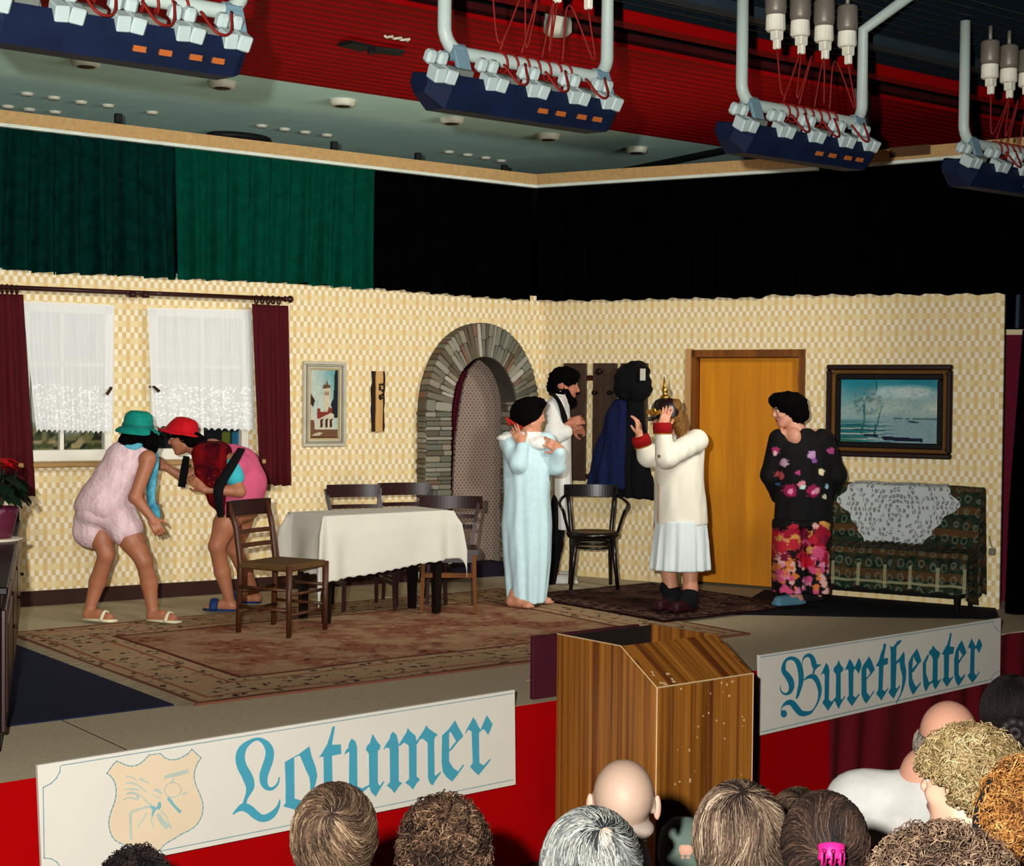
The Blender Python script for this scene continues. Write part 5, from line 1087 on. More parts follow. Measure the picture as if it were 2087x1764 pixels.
for pts in ([(1080, 260), (1115, 310), (1135, 400), (1125, 920), (1180, 950), (1230, 890), (1240, 910), (1165, 1030), (1110, 1110), (1070, 1050), (1010, 970), (1050, 900), (1055, 480), (1020, 440), (990, 480), (985, 465), (1010, 420), (1040, 350)],
            [(1300, 215), (1330, 290), (1385, 360), (1370, 410), (1335, 440), (1335, 890), (1355, 920), (1405, 850), (1410, 870), (1340, 990), (1300, 1080), (1260, 1000), (1225, 920), (1250, 860), (1255, 470), (1210, 410), (1215, 350), (1265, 300)],
            [(1495, 190), (1530, 240), (1580, 340), (1600, 310), (1655, 175), (1690, 230), (1705, 310), (1690, 360), (1655, 455), (1615, 390), (1580, 370), (1560, 430), (1555, 840), (1600, 880), (1660, 810), (1668, 830), (1590, 950), (1535, 1030), (1490, 970), (1445, 900), (1480, 840), (1475, 400), (1440, 370), (1405, 400), (1440, 320), (1470, 250)],
            [(1835, 150), (1880, 220), (1910, 300), (1940, 375), (1890, 450), (1800, 550), (1788, 540), (1860, 450), (1840, 390), (1800, 345), (1790, 370), (1795, 780), (1850, 860), (1925, 750), (1930, 770), (1860, 880), (1790, 985), (1740, 920), (1705, 830), (1705, 370), (1750, 280), (1800, 210)]): shape(e2, 'letter', S3, pts, inkd)
for pts in ([(165, 315), (205, 325), (165, 545), (235, 545), (225, 640), (160, 660), (145, 1040), (185, 1070), (230, 1015), (240, 1020), (175, 1130), (125, 1215), (100, 1170), (45, 1110), (80, 1040), (90, 680), (40, 670), (90, 580), (120, 470), (150, 400)],
            [(265, 350), (305, 375), (345, 330), (380, 280), (445, 255), (435, 290), (365, 370), (360, 600), (420, 540), (480, 440), (495, 500), (495, 620), (520, 760), (510, 900), (480, 1020), (440, 1120), (365, 1260), (355, 1250), (430, 1100), (455, 960), (460, 830), (430, 720), (415, 600), (365, 640), (350, 1000), (370, 1030), (420, 970), (425, 985), (370, 1080), (320, 1185), (270, 1130), (240, 1080), (275, 1020), (275, 450)],
            [(690, 395), (720, 470), (757, 590), (700, 660), (630, 768), (605, 755), (612, 715), (690, 630), (650, 560), (628, 505), (628, 545), (612, 700), (612, 860), (650, 960), (680, 1000), (745, 920), (750, 935), (680, 1050), (630, 1125), (590, 1060), (560, 960), (555, 620), (600, 520), (650, 450)],
            [(855, 490), (880, 500), (830, 620), (830, 790), (880, 930), (940, 895), (940, 925), (885, 965), (830, 1075), (795, 990), (783, 880), (780, 630)],
            [(940, 345), (990, 410), (1055, 460), (1040, 520), (1015, 560), (1010, 890), (1040, 905), (1065, 865), (1072, 880), (1020, 970), (980, 1040), (945, 980), (932, 910), (940, 570), (920, 510), (875, 480), (880, 440), (920, 400)],
            [(1210, 145), (1235, 155), (1205, 360), (1275, 370), (1260, 475), (1195, 490), (1185, 840), (1210, 870), (1255, 830), (1260, 845), (1205, 930), (1160, 1000), (1120, 940), (1090, 890), (1115, 840), (1115, 490), (1080, 490), (1130, 390), (1165, 330), (1190, 250)],
            [(1395, 265), (1430, 350), (1470, 455), (1400, 550), (1352, 628), (1338, 600), (1405, 500), (1370, 440), (1345, 420), (1345, 800), (1380, 860), (1445, 795), (1450, 810), (1390, 920), (1340, 985), (1300, 920), (1275, 810), (1275, 560), (1300, 430), (1350, 330)],
            [(1550, 235), (1580, 300), (1610, 360), (1625, 340), (1665, 235), (1700, 290), (1715, 345), (1690, 410), (1665, 465), (1630, 400), (1605, 390), (1595, 430), (1590, 780), (1625, 820), (1670, 750), (1675, 765), (1620, 860), (1560, 935), (1520, 880), (1485, 820), (1525, 770), (1535, 400), (1500, 375), (1480, 410), (1510, 330), (1535, 270)]): shape(e2, 'letter', S4, pts, inkd)
# ================= LECTERN =================
def lect_wood(nm='lectern_laminate', sc=(34, 34, .5)):
    m, n = base_mat(nm, .42, spec=.4); co = n.coord()
    ns = n.noise(n.mapping(co, sc), 1, 5, .6); ban = n.noise(n.mapping(co, (11, 11, .02) if sc[1] > 1 else (11, .02, .02)), 1, 2)
    c = n.ramp(ns, [(.3, lin((84, 44, 12))), (.5, lin((132, 80, 24))), (.66, lin((156, 98, 36)))]); c = n.mix(n.ramp(ban, [(.55, (0, 0, 0)), (.62, (.75, .75, .75))]), c, lin((70, 26, 14)))
    n.link(c, n.b.inputs['Base Color']); return m
LW = lect_wood(); LW2 = lect_wood('lectern_laminate_slope', (34, .6, .6)); chip = mat('lectern_chip', (206, 176, 130), .8); lx0 = 5.0
def onx(u, x):                                        # y where the sight line through column u meets plane x
    r = ray(u, 1350); return float(x*r[1]/r[0])
ly1 = min(onx(1135, lx0), FRONT-.12); k_ = onx(1135, lx0); lx0 = lx0*(ly1/k_); ly0 = onx(1340, lx0); lys = onx(1265, lx0)
r = ray(1535, 1380); lx1 = float(ly0*r[0]/r[1]); zt = (CAM+ray(1135, 1291)*(ly1/ray(1135, 1291)[1]))[2]; zf = (CAM+ray(1340, 1401)*(ly0/ray(1340, 1401)[1]))[2]; zs = (CAM+ray(1265, 1316)*(lys/ray(1265, 1316)[1]))[2]
le = empty('lectern', ((lx0+lx1)/2, (ly0+ly1)/2, HZ), 'brown wood laminate lectern with sloping front and chipped pale edges before the stage', 'lectern')
t = .02; sidep = [(ly0, HZ), (ly1, HZ), (ly1, zt), (lys, zs), (ly0, zf)]
for x in (lx0, lx1-t): b = MB(); b.prism([(x, y, z) for y, z in sidep], (t, 0, 0)); b.build('side_panel', LW, le)
b = MB(); b.box(((lx0+lx1)/2, ly0+t/2, (HZ+zf)/2), (lx1-lx0-2*t, t, zf-HZ)); b.build('front_panel', LW, le)
b = MB(); b.prism([(lx0+t, ly0, zf), (lx1-t, ly0, zf), (lx1-t, lys, zs), (lx0+t, lys, zs)], (0, .012, -.018)); b.build('sloping_panel', LW2, le)
dk_in = mat('lectern_inside', (26, 18, 14), .7)
b = MB(); b.box(((lx0+lx1)/2, (ly1+lys)/2, zs-.12), (lx1-lx0-2*t, ly1-lys, .02)); b.build('inner_shelf', dk_in, le)
b = MB(); b.box(((lx0+lx1)/2, ly1-.01, (HZ+zt)/2), (lx1-lx0-2*t, .02, zt-HZ-.02)); b.build('back_panel', dk_in, le)
b = MB(); b.tube([(lx0-.001, ly0-.001, HZ+.3), (lx0-.001, ly0-.001, zf)], .004, 4); b.tube([(lx0, ly0-.001, zf), (lx1, ly0-.001, zf)], .004, 4); b.tube([(lx0-.001, ly0, zf), (lx0-.001, lys, zs), (lx0-.001, ly1, zt)], .003, 4); b.tube([(lx1, ly0-.001, HZ+.3), (lx1, ly0-.001, zf)], .003, 4); b.build('worn_edge', chip, le)
b = MB(); rr = random.Random(3)
for _ in range(30):
    x = lx0+.08+rr.random()**.7*(lx1-lx0-.14); z = zf-.02-.55*rr.random()**1.3; s = rr.uniform(.003, .010); b.box((x, ly0-.0004, z), (s, .001, s*rr.uniform(.6, 2.2)), (1, 0, rr.uniform(-.5, .5)))
for _ in range(9): q = rr.random(); p = A3((lx0+.03+.12*rr.random(), ly0+(lys-ly0)*q*.4, zf+(zs-zf)*q*.4)); b.box(p+A3((0, -.0005, .0005)), (rr.uniform(.006, .02), .012, .001), (1, 0, 0), (0, zf-zs, lys-ly0))
o = b.build('chipped_spots', chip, le); o['kind'] = 'stuff'
ml = mat('maroon_board', (64, 12, 26), .8); mx0 = py(1086, 1360, FRONT+.08)[0]; mz = py(1086, 1297, FRONT+.08)[2]
b = MB(); b.box(((mx0+lx0+.75)/2, FRONT+.09, (SZ+mz)/2), (lx0+.75-mx0, .03, mz-SZ), bev=.003); tag(b.build('prompt_board', ml), 'dark maroon board standing on the stage edge behind the lectern', 'board')
p = pz(1072, 1388); b = MB(); b.prism([p+A3((0, 0, .002)), p+A3((.12, .02, .002)), p+A3((.13, .10, .002))], (0, 0, .004)); tag(b.build('paper_scrap', mat('scrap_pink', (206, 150, 110), .8)), 'small pinkish paper scrap on the stage floor beside the maroon board', 'paper')
# ================= PEOPLE =================
RTh = np.array([math.cos(YAW), -math.sin(YAW), 0]); FWh = np.array([math.sin(YAW), math.cos(YAW), 0])
SKIN = colmat('skin', .5, .35); SKINS = dict(tan=(158, 100, 70), fair=(206, 158, 128), mid=(188, 130, 100), pale=(214, 176, 152))
def nz(v): v = A3(v); return v/(np.linalg.norm(v)+1e-12)
def basis(f, u=(0, 0, 1)):
    f = nz(f); l = nz(np.cross(u, f)); return np.array([f, l, np.cross(f, l)])
def head(S, c, R, s=1., nose=1.):
    """head about c; R rows = forward, left, up; returns the colour touches of the face."""
    c = A3(c); W_ = lambda x, y, z: c+(R[0]*x+R[1]*y+R[2]*z)*s
    S.ell(W_(-.012, 0, .03), A3((.098, .078, .088))*s, R, .02); S.ell(W_(.028, 0, -.035), A3((.066, .060, .082))*s, R, .025)
    S.ell(W_(.062, 0, -.098), A3((.026, .028, .022))*s, R, .02); S.cap(W_(.0, .05, -.06), W_(.055, .022, -.095), .022*s, .018*s, .02); S.cap(W_(.0, -.05, -.06), W_(.055, -.022, -.095), .022*s, .018*s, .02)
    S.cap(W_(.082, .028, .03), W_(.086, -.028, .03), .013*s, .013*s, .012)
    for q in (1, -1):
        S.ell(W_(.062, q*.036, -.022), A3((.028, .022, .024))*s, R, .015); S.ell(W_(.098, q*.031, .012), A3((.014, .015, .010))*s, R, .008, True); S.ell(W_(.078, q*.031, .011), A3((.0135, .0135, .012))*s, R, .003)
        S.ell(W_(-.004, q*.079, .0), A3((.017, .008, .030))*s, R, .006); S.ell(W_(.0, q*.084, .004), A3((.008, .005, .016))*s, R, .004, True)
        S.ell(W_(.094, q*.010, -.027), A3((.010, .009, .008))*s, R, .006)
    S.cap(W_(.088, 0, .022), W_(.106*nose, 0, -.018), .009*s, .013*s, .010)
    S.ell(W_(.086, 0, -.055), A3((.012, .024, .007))*s, R, .006); S.ell(W_(.084, 0, -.067), A3((.012, .02, .008))*s, R, .006)
    P = []
    for q in (1, -1):
        P += [(W_(.092, q*.031, .011), A3((.02, .013, .006))*s, R, (226, 220, 210)), (W_(.093, q*.031, .011), A3((.02, .006, .006))*s, R, (30, 22, 18)), (W_(.09, q*.032, .034), A3((.02, .022, .0045))*s, R, (44, 28, 20))]
    P += [(W_(.09, 0, -.06), A3((.02, .022, .010))*s, R, (158, 74, 66)), (W_(.09, 0, -.061), A3((.03, .02, .002))*s, R, (80, 30, 28))]
    return P
def hand(S, w, d, n, side, curl=.5, s=1., spread=.16):
    """hand from wrist w: d = towards fingers, n = back of hand, side = +1/-1 thumb side; fingers curl towards -n."""
    w, d, n = A3(w), nz(d), A3(n); n = nz(n-d*(n @ d)); t = np.cross(d, n)*side
    S.rbox(w+d*.05*s, A3((.045, .038, .013))*s, np.array([d, t, n]), .011*s, .012); S.cap(w-d*.01, w+d*.03*s, .024*s, .026*s, .015)
    for i, (o, L, r) in enumerate(((.03, .072, .0088), (.011, .082, .009), (-.009, .076, .0085), (-.028, .058, .0078))):
        p = w+(d*.088+t*o)*s; a = curl*(.55+.12*i); dr = nz(d+t*spread*(1.4-i*.95)*.35)
        for k, f in enumerate((.45, .3, .25)):
            q = p+(dr*math.cos(a)-n*math.sin(a))*L*f*s; S.cap(p, q, r*s*(1-.08*k), r*s*(.94-.08*k), .003); p = q; a += curl*(.9 if k == 0 else .6)
    p = w+(d*.025+t*.03-n*.004)*s; q = p+nz(d*.65+t*.75-n*.25)*.04*s; S.cap(p, q, .013*s, .0105*s, .008); S.cap(q, q+nz(d*.9+t*.25-n*.3*(1+curl))*.032*s, .010*s, .0085*s, .003)
def foot(S, ank, heel, toe, s=1., k=.015):
    ank, heel, toe = A3(ank), A3(heel), A3(toe); S.cap(ank, heel+Zv*.035, .034*s, .034*s, k); S.cap(heel+Zv*.032, toe+Zv*.022, .034*s, .026*s, k); S.cap(ank, (heel+toe)/2+Zv*.045, .034*s, .03*s, k)
    d = nz(toe-heel); sd = np.cross(Zv, d)
    for i in range(5): q = toe+sd*(.026-.013*i)*s+Zv*.014; S.cap(q-d*.02, q+d*(.026-.005*abs(i-.6))*s, .0115*s, .009*s, .004)
def person(loc, label, group=None): return empty('person', loc, label, 'person', group)
def cloth_m(name, c, **k): return mat(name, c, k.pop('rough', .9), bump=k.pop('bump', .25), bscale=k.pop('bscale', 220), **k)
def ribbon(path, width, th, wdir, n=8):
    """strip of cloth swept along a path."""
    b = MB(); P = smooth_path(path, n); W2 = np.interp(np.linspace(0, 1, len(P)), np.linspace(0, 1, np.size(width)), np.atleast_1d(width))
    V = []
    for i, p in enumerate(P):
        T = nz(P[min(i+1, len(P)-1)]-P[max(i-1, 0)]); w = A3(wdir); w = nz(w-T*(w @ T)); nn = np.cross(T, w)
        V += [p+w*W2[i]/2*a+nn*th/2*c for a, c in ((-1, -1), (1, -1), (1, 1), (-1, 1))]
    m = len(P); b.add(V, [(4*i+k, 4*(i+1)+k, 4*(i+1)+(k+1) % 4, 4*i+(k+1) % 4) for i in range(m-1) for k in range(4)]+[(3, 2, 1, 0), (4*m-4, 4*m-3, 4*m-2, 4*m-1)]); return b
HB = .0072
hairblk = mat('hair_black', (8, 6, 5), .9, spec=.04, var=.3, vscale=40, bump=.5, bscale=120); 
def curls(seed, f=70, a=.012): return lambda V: a*wob(V, f, seed, 6)+a*.5*wob(V, f*2.3, seed+1, 5)
def secs(A, rows, ry, D=0):
    """loft sections from (v, u_left, u_right[, dd]) seen in the photo."""
    out = []
    for r_ in rows:
        dd = r_[3] if len(r_) > 3 else 0; a, c = A(r_[1], r_[0], dd), A(r_[2], r_[0], dd); m = (a+c)/2; out.append((m[2], m[0], m[1], np.linalg.norm(a-c)/2, ry if np.ndim(ry) == 0 else np.interp(r_[0], *ry)))
    return out
# ---- 1: pink pyjamas, teal hat -------------------------------------------------
fl_, fr_ = pz(188, 1268), pz(318, 1270); D1 = (dep(fl_)+dep(fr_))/2; A = lambda u, v, d=0.: pd(u, v, D1+d)
e = person((fl_+fr_)/2*A3((1, 1, 0))+Zv*(SZ+.016), 'person in pink lace pyjamas and teal hat, bending forward by the windows'); gz = SZ+.018
S = Sdf(HB); hips = A(214, 1036); S.ell(hips, (.17, .14, .13)); S.chain([hips, A(238, 985), A(266, 938)], [.135, .115, .125]); S.chain([A(266, 938), A(280, 912)], [.1, .055])
S.cap(A(262, 928, .12), A(300, 933, -.1), .06, .055, .03)
for hp, kn, cf, an, ft, tw in (((200, 1062, .02), (217, 1130, -.03), (199, 1185, .02), (180, 1250), fl_, 1), ((245, 1060, -.04), (293, 1142, -.05), (304, 1188, 0), (312, 1252), fr_, 1)):
    an_ = pd(an[0], an[1], dep(ft)); S.chain([A(*hp), (A(*hp)+A(*kn))/2, A(*kn)], [.098, .08, .058], .03); S.chain([A(*kn), A(*cf), an_], [.055, .056, .033], .02)
    h_ = ft*A3((1, 1, 0))+Zv*gz-RTh*.03; foot(S, an_, h_, h_+nz(RTh-.35*FWh)*.17+Zv*.01)
S.chain([A(303, 936, -.1), A(275, 1013, -.16), A(308, 1054, -.14)], [.052, .042, .028], .02); hand(S, A(309, 1056, -.14), RTh*.5-Zv*.85-FWh*.1, -FWh+RTh*.4, -1, .8)
S.chain([A(262, 930, .14), A(262, 990, .26), A(286, 1012, .28)], [.05, .04, .028], .02); hand(S, A(287, 1013, .28), RTh*.8-Zv*.5, FWh, 1, .6)
hc = A(283, 884); HR = basis(RTh*.8+FWh*.45-Zv*.35); S.cap(A(280, 915), hc-Zv*.04, .055, .05, .02); pt = head(S, hc, HR, .98)
sdf_obj('body', S, SKIN, e, SKINS['tan'], pt)
def lace_pink():
    m, n = base_mat('pink_satin', .55, spec=.35); ns = n.noise(n.mapping(n.coord(), (1, 1, .4)), 26, 4, .6); n.link(n.ramp(ns, [(.35, lin((216, 190, 190))), (.6, lin((204, 172, 176))), (.75, lin((186, 150, 158)))]), n.b.inputs['Base Color']); n.bump(n.noise(n.coord(), 40, 3), .5, .01); return m
PK = lace_pink(); S = Sdf(.0092, .04)
S.ell(A(212, 1030), (.205, .17, .12), np.array([RTh, FWh, Zv])); S.chain([A(220, 1015), A(238, 980), A(262, 938), A(270, 922)], [.185, .155, .15, .11]); S.cap(A(256, 922, .1), A(292, 922, -.08), .06, .045)
S.cap(A(310, 940, -.1), A(300, 975, -.14), .05, .05, .01, True)
sdf_obj('blouse', S, PK, e, disp=lambda V: .005*wob(V*A3((1, 1, .3)), 30, 11)+.0015*wob(V, 110, 12))
S = Sdf(.0092, .03); S.ell(A(210, 1045), (.18, .15, .11)); S.cap(A(192, 1058, .02), A(186, 1080, .02), .135, .125, .02); S.cap(A(243, 1056, -.03), A(256, 1078, -.03), .128, .118, .02)
sdf_obj('shorts', S, PK, e, disp=lambda V: .006*wob(V*A3((1, 1, .3)), 40, 13)+.002*wob(V, 120, 14))
teal = mat('teal_felt', (10, 134, 118), .8, var=.15, vscale=20, bump=.2, bscale=200); hx = A(281, 872); ax_ = nz(Zv+RTh*.10-FWh*.05)
b = MB(); b.lathe([(.150, -.030), (.148, -.022), (.128, -.004), (.106, .006), (.100, .02), (.098, .06), (.088, .095), (.06, .115), (.0, .12)], hx, 32, RTh, ax_, cap=False); b.lathe([(.148, -.034), (.124, -.012), (.1, -.004)], hx, 32, RTh, ax_, cap=False)
ht = tag(b.build('sun_hat', teal, smooth=True, loc=tuple(hx)), 'teal sun hat on the person in pink pyjamas', 'hat')
b = MB(); b.lathe([(.106, .004), (.109, .012), (.104, .03)], hx, 32, RTh, ax_, cap=False); b.build('hat_band', mat('teal_band', (8, 108, 98), .7), ht, True)
S = Sdf(.0092, .03); S.ell(A(283, 893), (.115, .12, .10)); S.ell(A(262, 898, -.05), (.07, .07, .06)); S.ell(A(304, 900, -.05), (.07, .08, .07)); S.cap(A(304, 900, -.04), A(308, 918, -.04), .06, .035); sdf_obj('hair', S, hairblk, e, disp=lambda V: .006*wob(V*A3((1, 1, .3)), 90, 4))
scf = mat('teal_scarf', (92, 176, 194), .7, var=.3, vscale=14, c2=(20, 96, 128))
b = MB(); cN = A(279, 914); b.tube([cN+(RTh*math.cos(t)*.115+FWh*math.sin(t)*.1)+Zv*(.02*math.cos(t)-.02*math.sin(t)+.01*math.sin(5*t)) for t in np.linspace(0, 6.2832, 40)], .028, 8, False); o = b.build('neck_scarf', scf, e, True)
ribbon([A(312, 915, .02), A(316, 940, .1), A(309, 985, .1), A(308, 1020, .08), A(318, 1045, .02), A(316, 1074, .0)], [.05, .06, .075, .06, .06, .05], .012, RTh-FWh*.4).build('scarf_tail', scf, e, True)
shoe_w = mat('slipper_cream', (222, 214, 176), .5)
for ft in (fl_, fr_):
    h_ = ft*A3((1, 1, 0))+Zv*gz-RTh*.04; d_ = nz(RTh-.35*FWh); b = MB(); b.prism([h_-d_*.02-FWh*.03, h_-d_*.02+FWh*.03, h_+d_*.2+FWh*.045, h_+d_*.25, h_+d_*.2-FWh*.05], Zv*.014); b.tube([h_+d_*.15+np.cross(Zv, d_)*s*.055+Zv*(.06*(1-s*s)+.01) for s in np.linspace(-1, 1, 9)], .016, 6, flat=.4); b.build('slipper', shoe_w, e, True)
# ---- 2: red hat, pink top ------------------------------------------------------
f2 = pz(474, 1249); D2 = dep(f2); A = lambda u, v, d=0.: pd(u, v, D2+d); f2b = pz(518, 1233)
e = person(f2*A3((1, 1, 0))+Zv*(SZ+.016), 'person in pink top and red bowler hat, leaning forward beside the ladder back chair')
S = Sdf(HB); S.ell(A(492, 1028), (.14, .15, .13)); S.chain([A(494, 1022), A(498, 985), A(474, 945), A(432, 922)], [.135, .125, .125, .10]); S.cap(A(470, 940, -.15), A(455, 938, .15), .06, .06, .04)
an = pd(471, 1234, D2); S.chain([A(480, 1030, -.06), A(460, 1068, -.07), A(442, 1112, -.08)], [.105, .085, .06], .03); S.chain([A(442, 1112, -.08), A(453, 1165, -.03), an], [.057, .056, .033], .02); h_ = f2*A3((1, 1, 0))+Zv*gz; foot(S, an, h_+RTh*.005, h_-RTh*.16+Zv*.01)
an2 = pd(520, 1214, dep(f2b)); S.chain([A(496, 1032, .08), A(486, 1075, .15), A(478, 1118, .2)], [.105, .085, .06], .03); S.chain([A(478, 1118, .2), A(500, 1165, .3), an2], [.057, .055, .033], .02); h2 = f2b*A3((1, 1, 0))+Zv*gz; foot(S, an2, h2+RTh*.02, h2-RTh*.14+Zv*.01)
S.chain([A(470, 948, -.17), A(488, 1001, -.22), A(416, 997, -.26)], [.05, .042, .027], .02); hand(S, A(414, 996, -.26), -RTh*.75+Zv*.6, -FWh-RTh*.2, -1, .7)
S.chain([A(440, 935, .15), A(376, 974, .10), A(338, 951, .05)], [.05, .04, .027], .02); hand(S, A(337, 950, .05), -RTh*.85+Zv*.35, Zv*.7-RTh*.3-FWh*.6, 1, .35)
hc = A(374, 891); HR = basis(-RTh-FWh*.08-Zv*.22); S.chain([A(432, 922), A(402, 914), hc-Zv*.03+RTh*.02], [.075, .058, .052], .02); pt = head(S, hc, HR, .98); sdf_obj('body', S, SKIN, e, SKINS['tan'], pt)
S = Sdf(.0092, .04); S.chain([A(490, 1020), A(499, 985), A(486, 950), A(470, 940)], [.155, .148, .14, .125]); S.cap(A(484, 950, -.12), A(470, 945, .14), .085, .08); S.cap(A(470, 1022, -.06), A(474, 1030, -.06), .12, .115)
sdf_obj('pink_top', S, cloth_m('pink_jersey', (196, 84, 116), var=.08), e, disp=lambda V: .005*wob(V*A3((1, 1, .5)), 40, 15))
S = Sdf(.0092, .02); S.cap(A(472, 950, -.17), A(478, 972, -.2), .066, .068); sdf_obj('teal_sleeve', S, cloth_m('teal_knit', (60, 176, 186), var=.1), e)
red_p = bpy.data.materials.new('red_pattern'); red_p.use_nodes = True; n = NT(red_p); n.b.inputs['Roughness'].default_value = .95; n.b.inputs['Specular IOR Level'].default_value = .05
v = n.add('ShaderNodeTexVoronoi'); v.inputs['Scale'].default_value = 30; n.link(n.coord(), v.inputs['Vector']); ns = n.noise(n.coord(), 9, 3)
n.link(n.mix(n.math('LESS_THAN', v.outputs[0], .16), n.ramp(ns, [(.4, lin((46, 5, 12))), (.6, lin((104, 8, 12)))]), lin((140, 52, 44))), n.b.inputs['Base Color'])
S = Sdf(.0092, .03); S.rbox(A(434, 945, -.12), (.12, .15, .15), np.array([nz(RTh+Zv*.15), FWh, nz(Zv-RTh*.15)]), .06); S.cap(A(455, 920, -.12), A(415, 915, -.1), .06, .06); S.chain([A(436, 985, -.2), A(442, 1015, -.2), A(452, 1045, -.18)], [.09, .06, .025]); sdf_obj('red_shawl', S, red_p, e, disp=lambda V: .006*wob(V, 36, 18))
ribbon([A(492, 915, -.16), A(474, 945, -.30), A(447, 990, -.32), A(446, 1020, -.31), A(450, 1052, -.24)], [.05, .06, .07, .06, .04], .02, RTh).build('black_strap', black_cloth, e, True)
ribbon([A(380, 930, .02), A(376, 955, -.0), A(370, 992, .0)], [.04, .05, .05], .03, RTh).build('black_strap', black_cloth, e, True)
redf = mat('red_felt', (186, 8, 22), .8, var=.12, vscale=20, bump=.2, bscale=200); hx = A(374, 879); ax_ = nz(Zv+RTh*.2)
b = MB(); prof = [(.138, -.016), (.140, -.008), (.118, .0), (.104, .004), (.102, .03), (.094, .065), (.07, .092), (.035, .102), (0, .104)]; b.lathe(prof, hx, 32, RTh, ax_, cap=False); b.lathe([(.138, -.018), (.1, -.002)], hx, 32, RTh, ax_, cap=False); b.v = [tuple(A3(p)-RTh*.035*max(0, min(1, (.06-(A3(p)-hx) @ ax_)/.06))*(1 if (A3(p)-hx) @ RTh < 0 else 0)) for p in b.v]
ht = tag(b.build('bowler_hat', redf, smooth=True, loc=tuple(hx)), 'red bowler hat on the person in the pink top', 'hat')
S = Sdf(.0092, .03); S.ell(A(392, 897), (.085, .095, .06)); S.ell(A(412, 906), (.08, .08, .05)); S.ell(A(378, 888), (.1, .09, .05)); S.ell(A(352, 889), (.04, .06, .03), k=.01); S.ell(A(358, 905, -.09), (.03, .05, .045), sub=True); sdf_obj('hair', S, hairblk, e, disp=lambda V: .006*wob(V, 70, 5))
bl = mat('slipper_blue', (24, 56, 110), .6, var=.3, vscale=30)
for h_ in (h_, h2):
    b = MB(); b.prism([h_+RTh*.05-FWh*.035, h_+RTh*.05+FWh*.035, h_-RTh*.15+FWh*.05, h_-RTh*.215, h_-RTh*.15-FWh*.05], Zv*.014); b.tube([h_-RTh*(.13+.0*s)+FWh*s*.058+Zv*(.065*(1-s*s)+.012) for s in np.linspace(-1, 1, 9)], .03, 8, flat=.5, upv=(0, 0, 1)); b.build('slipper', bl, e, True)
# ---- 3: pale blue nightgown ----------------------------------------------------
fa, fb = pz(1054, 1240), pz(1094, 1231); D3 = dep(pz(1075, 1236)); A = lambda u, v, d=0.: pd(u, v, D3+d)
e = person(pz(1075, 1236)*A3((1, 1, 0))+Zv*(SZ+.016), 'barefoot person in a long pale blue nightgown, hands at neck and shoulder'); gz = SZ+.02
S = Sdf(HB); S.chain([A(1075, 1030), A(1075, 980), A(1078, 920)], [.14, .125, .13]); S.cap(A(1038, 900), A(1112, 900), .06, .06, .04)
for hp, ft in ((1060, fa), (1092, fb)): an = ft*A3((1, 1, 0))+Zv*(gz+.09)-RTh*.02; S.chain([A(hp, 1040), A(hp, 1130, .03), an], [.09, .05, .034], .03); h_ = ft*A3((1, 1, 0))+Zv*gz-RTh*.045; foot(S, an, h_, h_+nz(RTh*.8-FWh*.7)*.17, 1.05)
hc = A(1082, 848); HR = basis(RTh*.93+FWh*.3-Zv*.1); S.chain([A(1077, 905), A(1078, 880), hc-Zv*.04], [.075, .055, .052], .02); pt = head(S, hc, HR, .98)
S.chain([A(1036, 900, -.02), A(1057, 950, -.16), A(1064, 905, -.15)], [.05, .042, .027], .02); hand(S, A(1064, 904, -.15), Zv*.8-RTh*.45+FWh*.3, -FWh-RTh*.2, 1, .25)
S.chain([A(1112, 900, .0), A(1136, 955, -.06), A(1140, 915, -.14)], [.05, .042, .027], .02); hand(S, A(1140, 914, -.14), -RTh*.85+Zv*.45, -FWh+Zv*.3, -1, .3)
sdf_obj('body', S, SKIN, e, SKINS['mid'], pt)
BL = cloth_m('blue_flannel', (186, 214, 218), var=.05, vscale=20); WH = cloth_m('white_cotton', (226, 226, 218), var=.03)
S = Sdf(.0105, .04); S.loft(secs(A, [(884, 1038, 1112), (905, 1026, 1124), (950, 1026, 1124), (1010, 1026, 1120), (1070, 1022, 1124), (1140, 1026, 1122), (1190, 1030, 1117), (1224, 1033, 1112)], ([880, 920, 1224], [.08, .15, .20])), folds=9, amp=.05, amp_top=.006, ax=RTh, ph=1.)
S.cap(A(1036, 898, -.02), A(1056, 945, -.15), .07, .066, .03); S.cap(A(1057, 945, -.15), A(1064, 912, -.15), .064, .05, .02); S.cap(A(1112, 898, .0), A(1134, 950, -.06), .07, .066, .03); S.cap(A(1134, 950, -.06), A(1139, 922, -.13), .064, .05, .02)
sdf_obj('nightgown', S, BL, e, disp=lambda V: .005*wob(V*A3((1, 1, .25)), 50, 21))
S = Sdf(.007, .02); S.loft(secs(A, [(879, 1052, 1102), (890, 1036, 1114), (902, 1034, 1116)], .105), folds=11, amp=.04, ax=RTh); S.ell(A(1098, 903, -.085), (.085, .07, .055), np.array([RTh, FWh, Zv]), .03)
for k in range(7): S.ell(A(1022+k*4, 893-k*1.8, -.05+.01*(k % 2)), (.026, .05, .02), k=.008)
sdf_obj('ruffled_yoke', S, WH, e, disp=lambda V: .004*wob(V, 90, 22))
S = Sdf(.0092, .03); S.ell(A(1073, 838), (.12, .12, .105), np.array([RTh, FWh, Zv])); S.ell(A(1062, 850, -.02), (.075, .09, .07)); S.ell(A(1092, 822), (.075, .085, .05)); sdf_obj('hair', S, hairblk, e, disp=curls(6, 60, .008))
b = MB(); b.tube([A(1064, 872, -.06), A(1045, 862, -.08), A(1031, 850, -.06), A(1038, 866, -.08)], .014, 6); b.build('hair_ribbon', mat('ribbon_red', (150, 30, 14), .7), e, True)
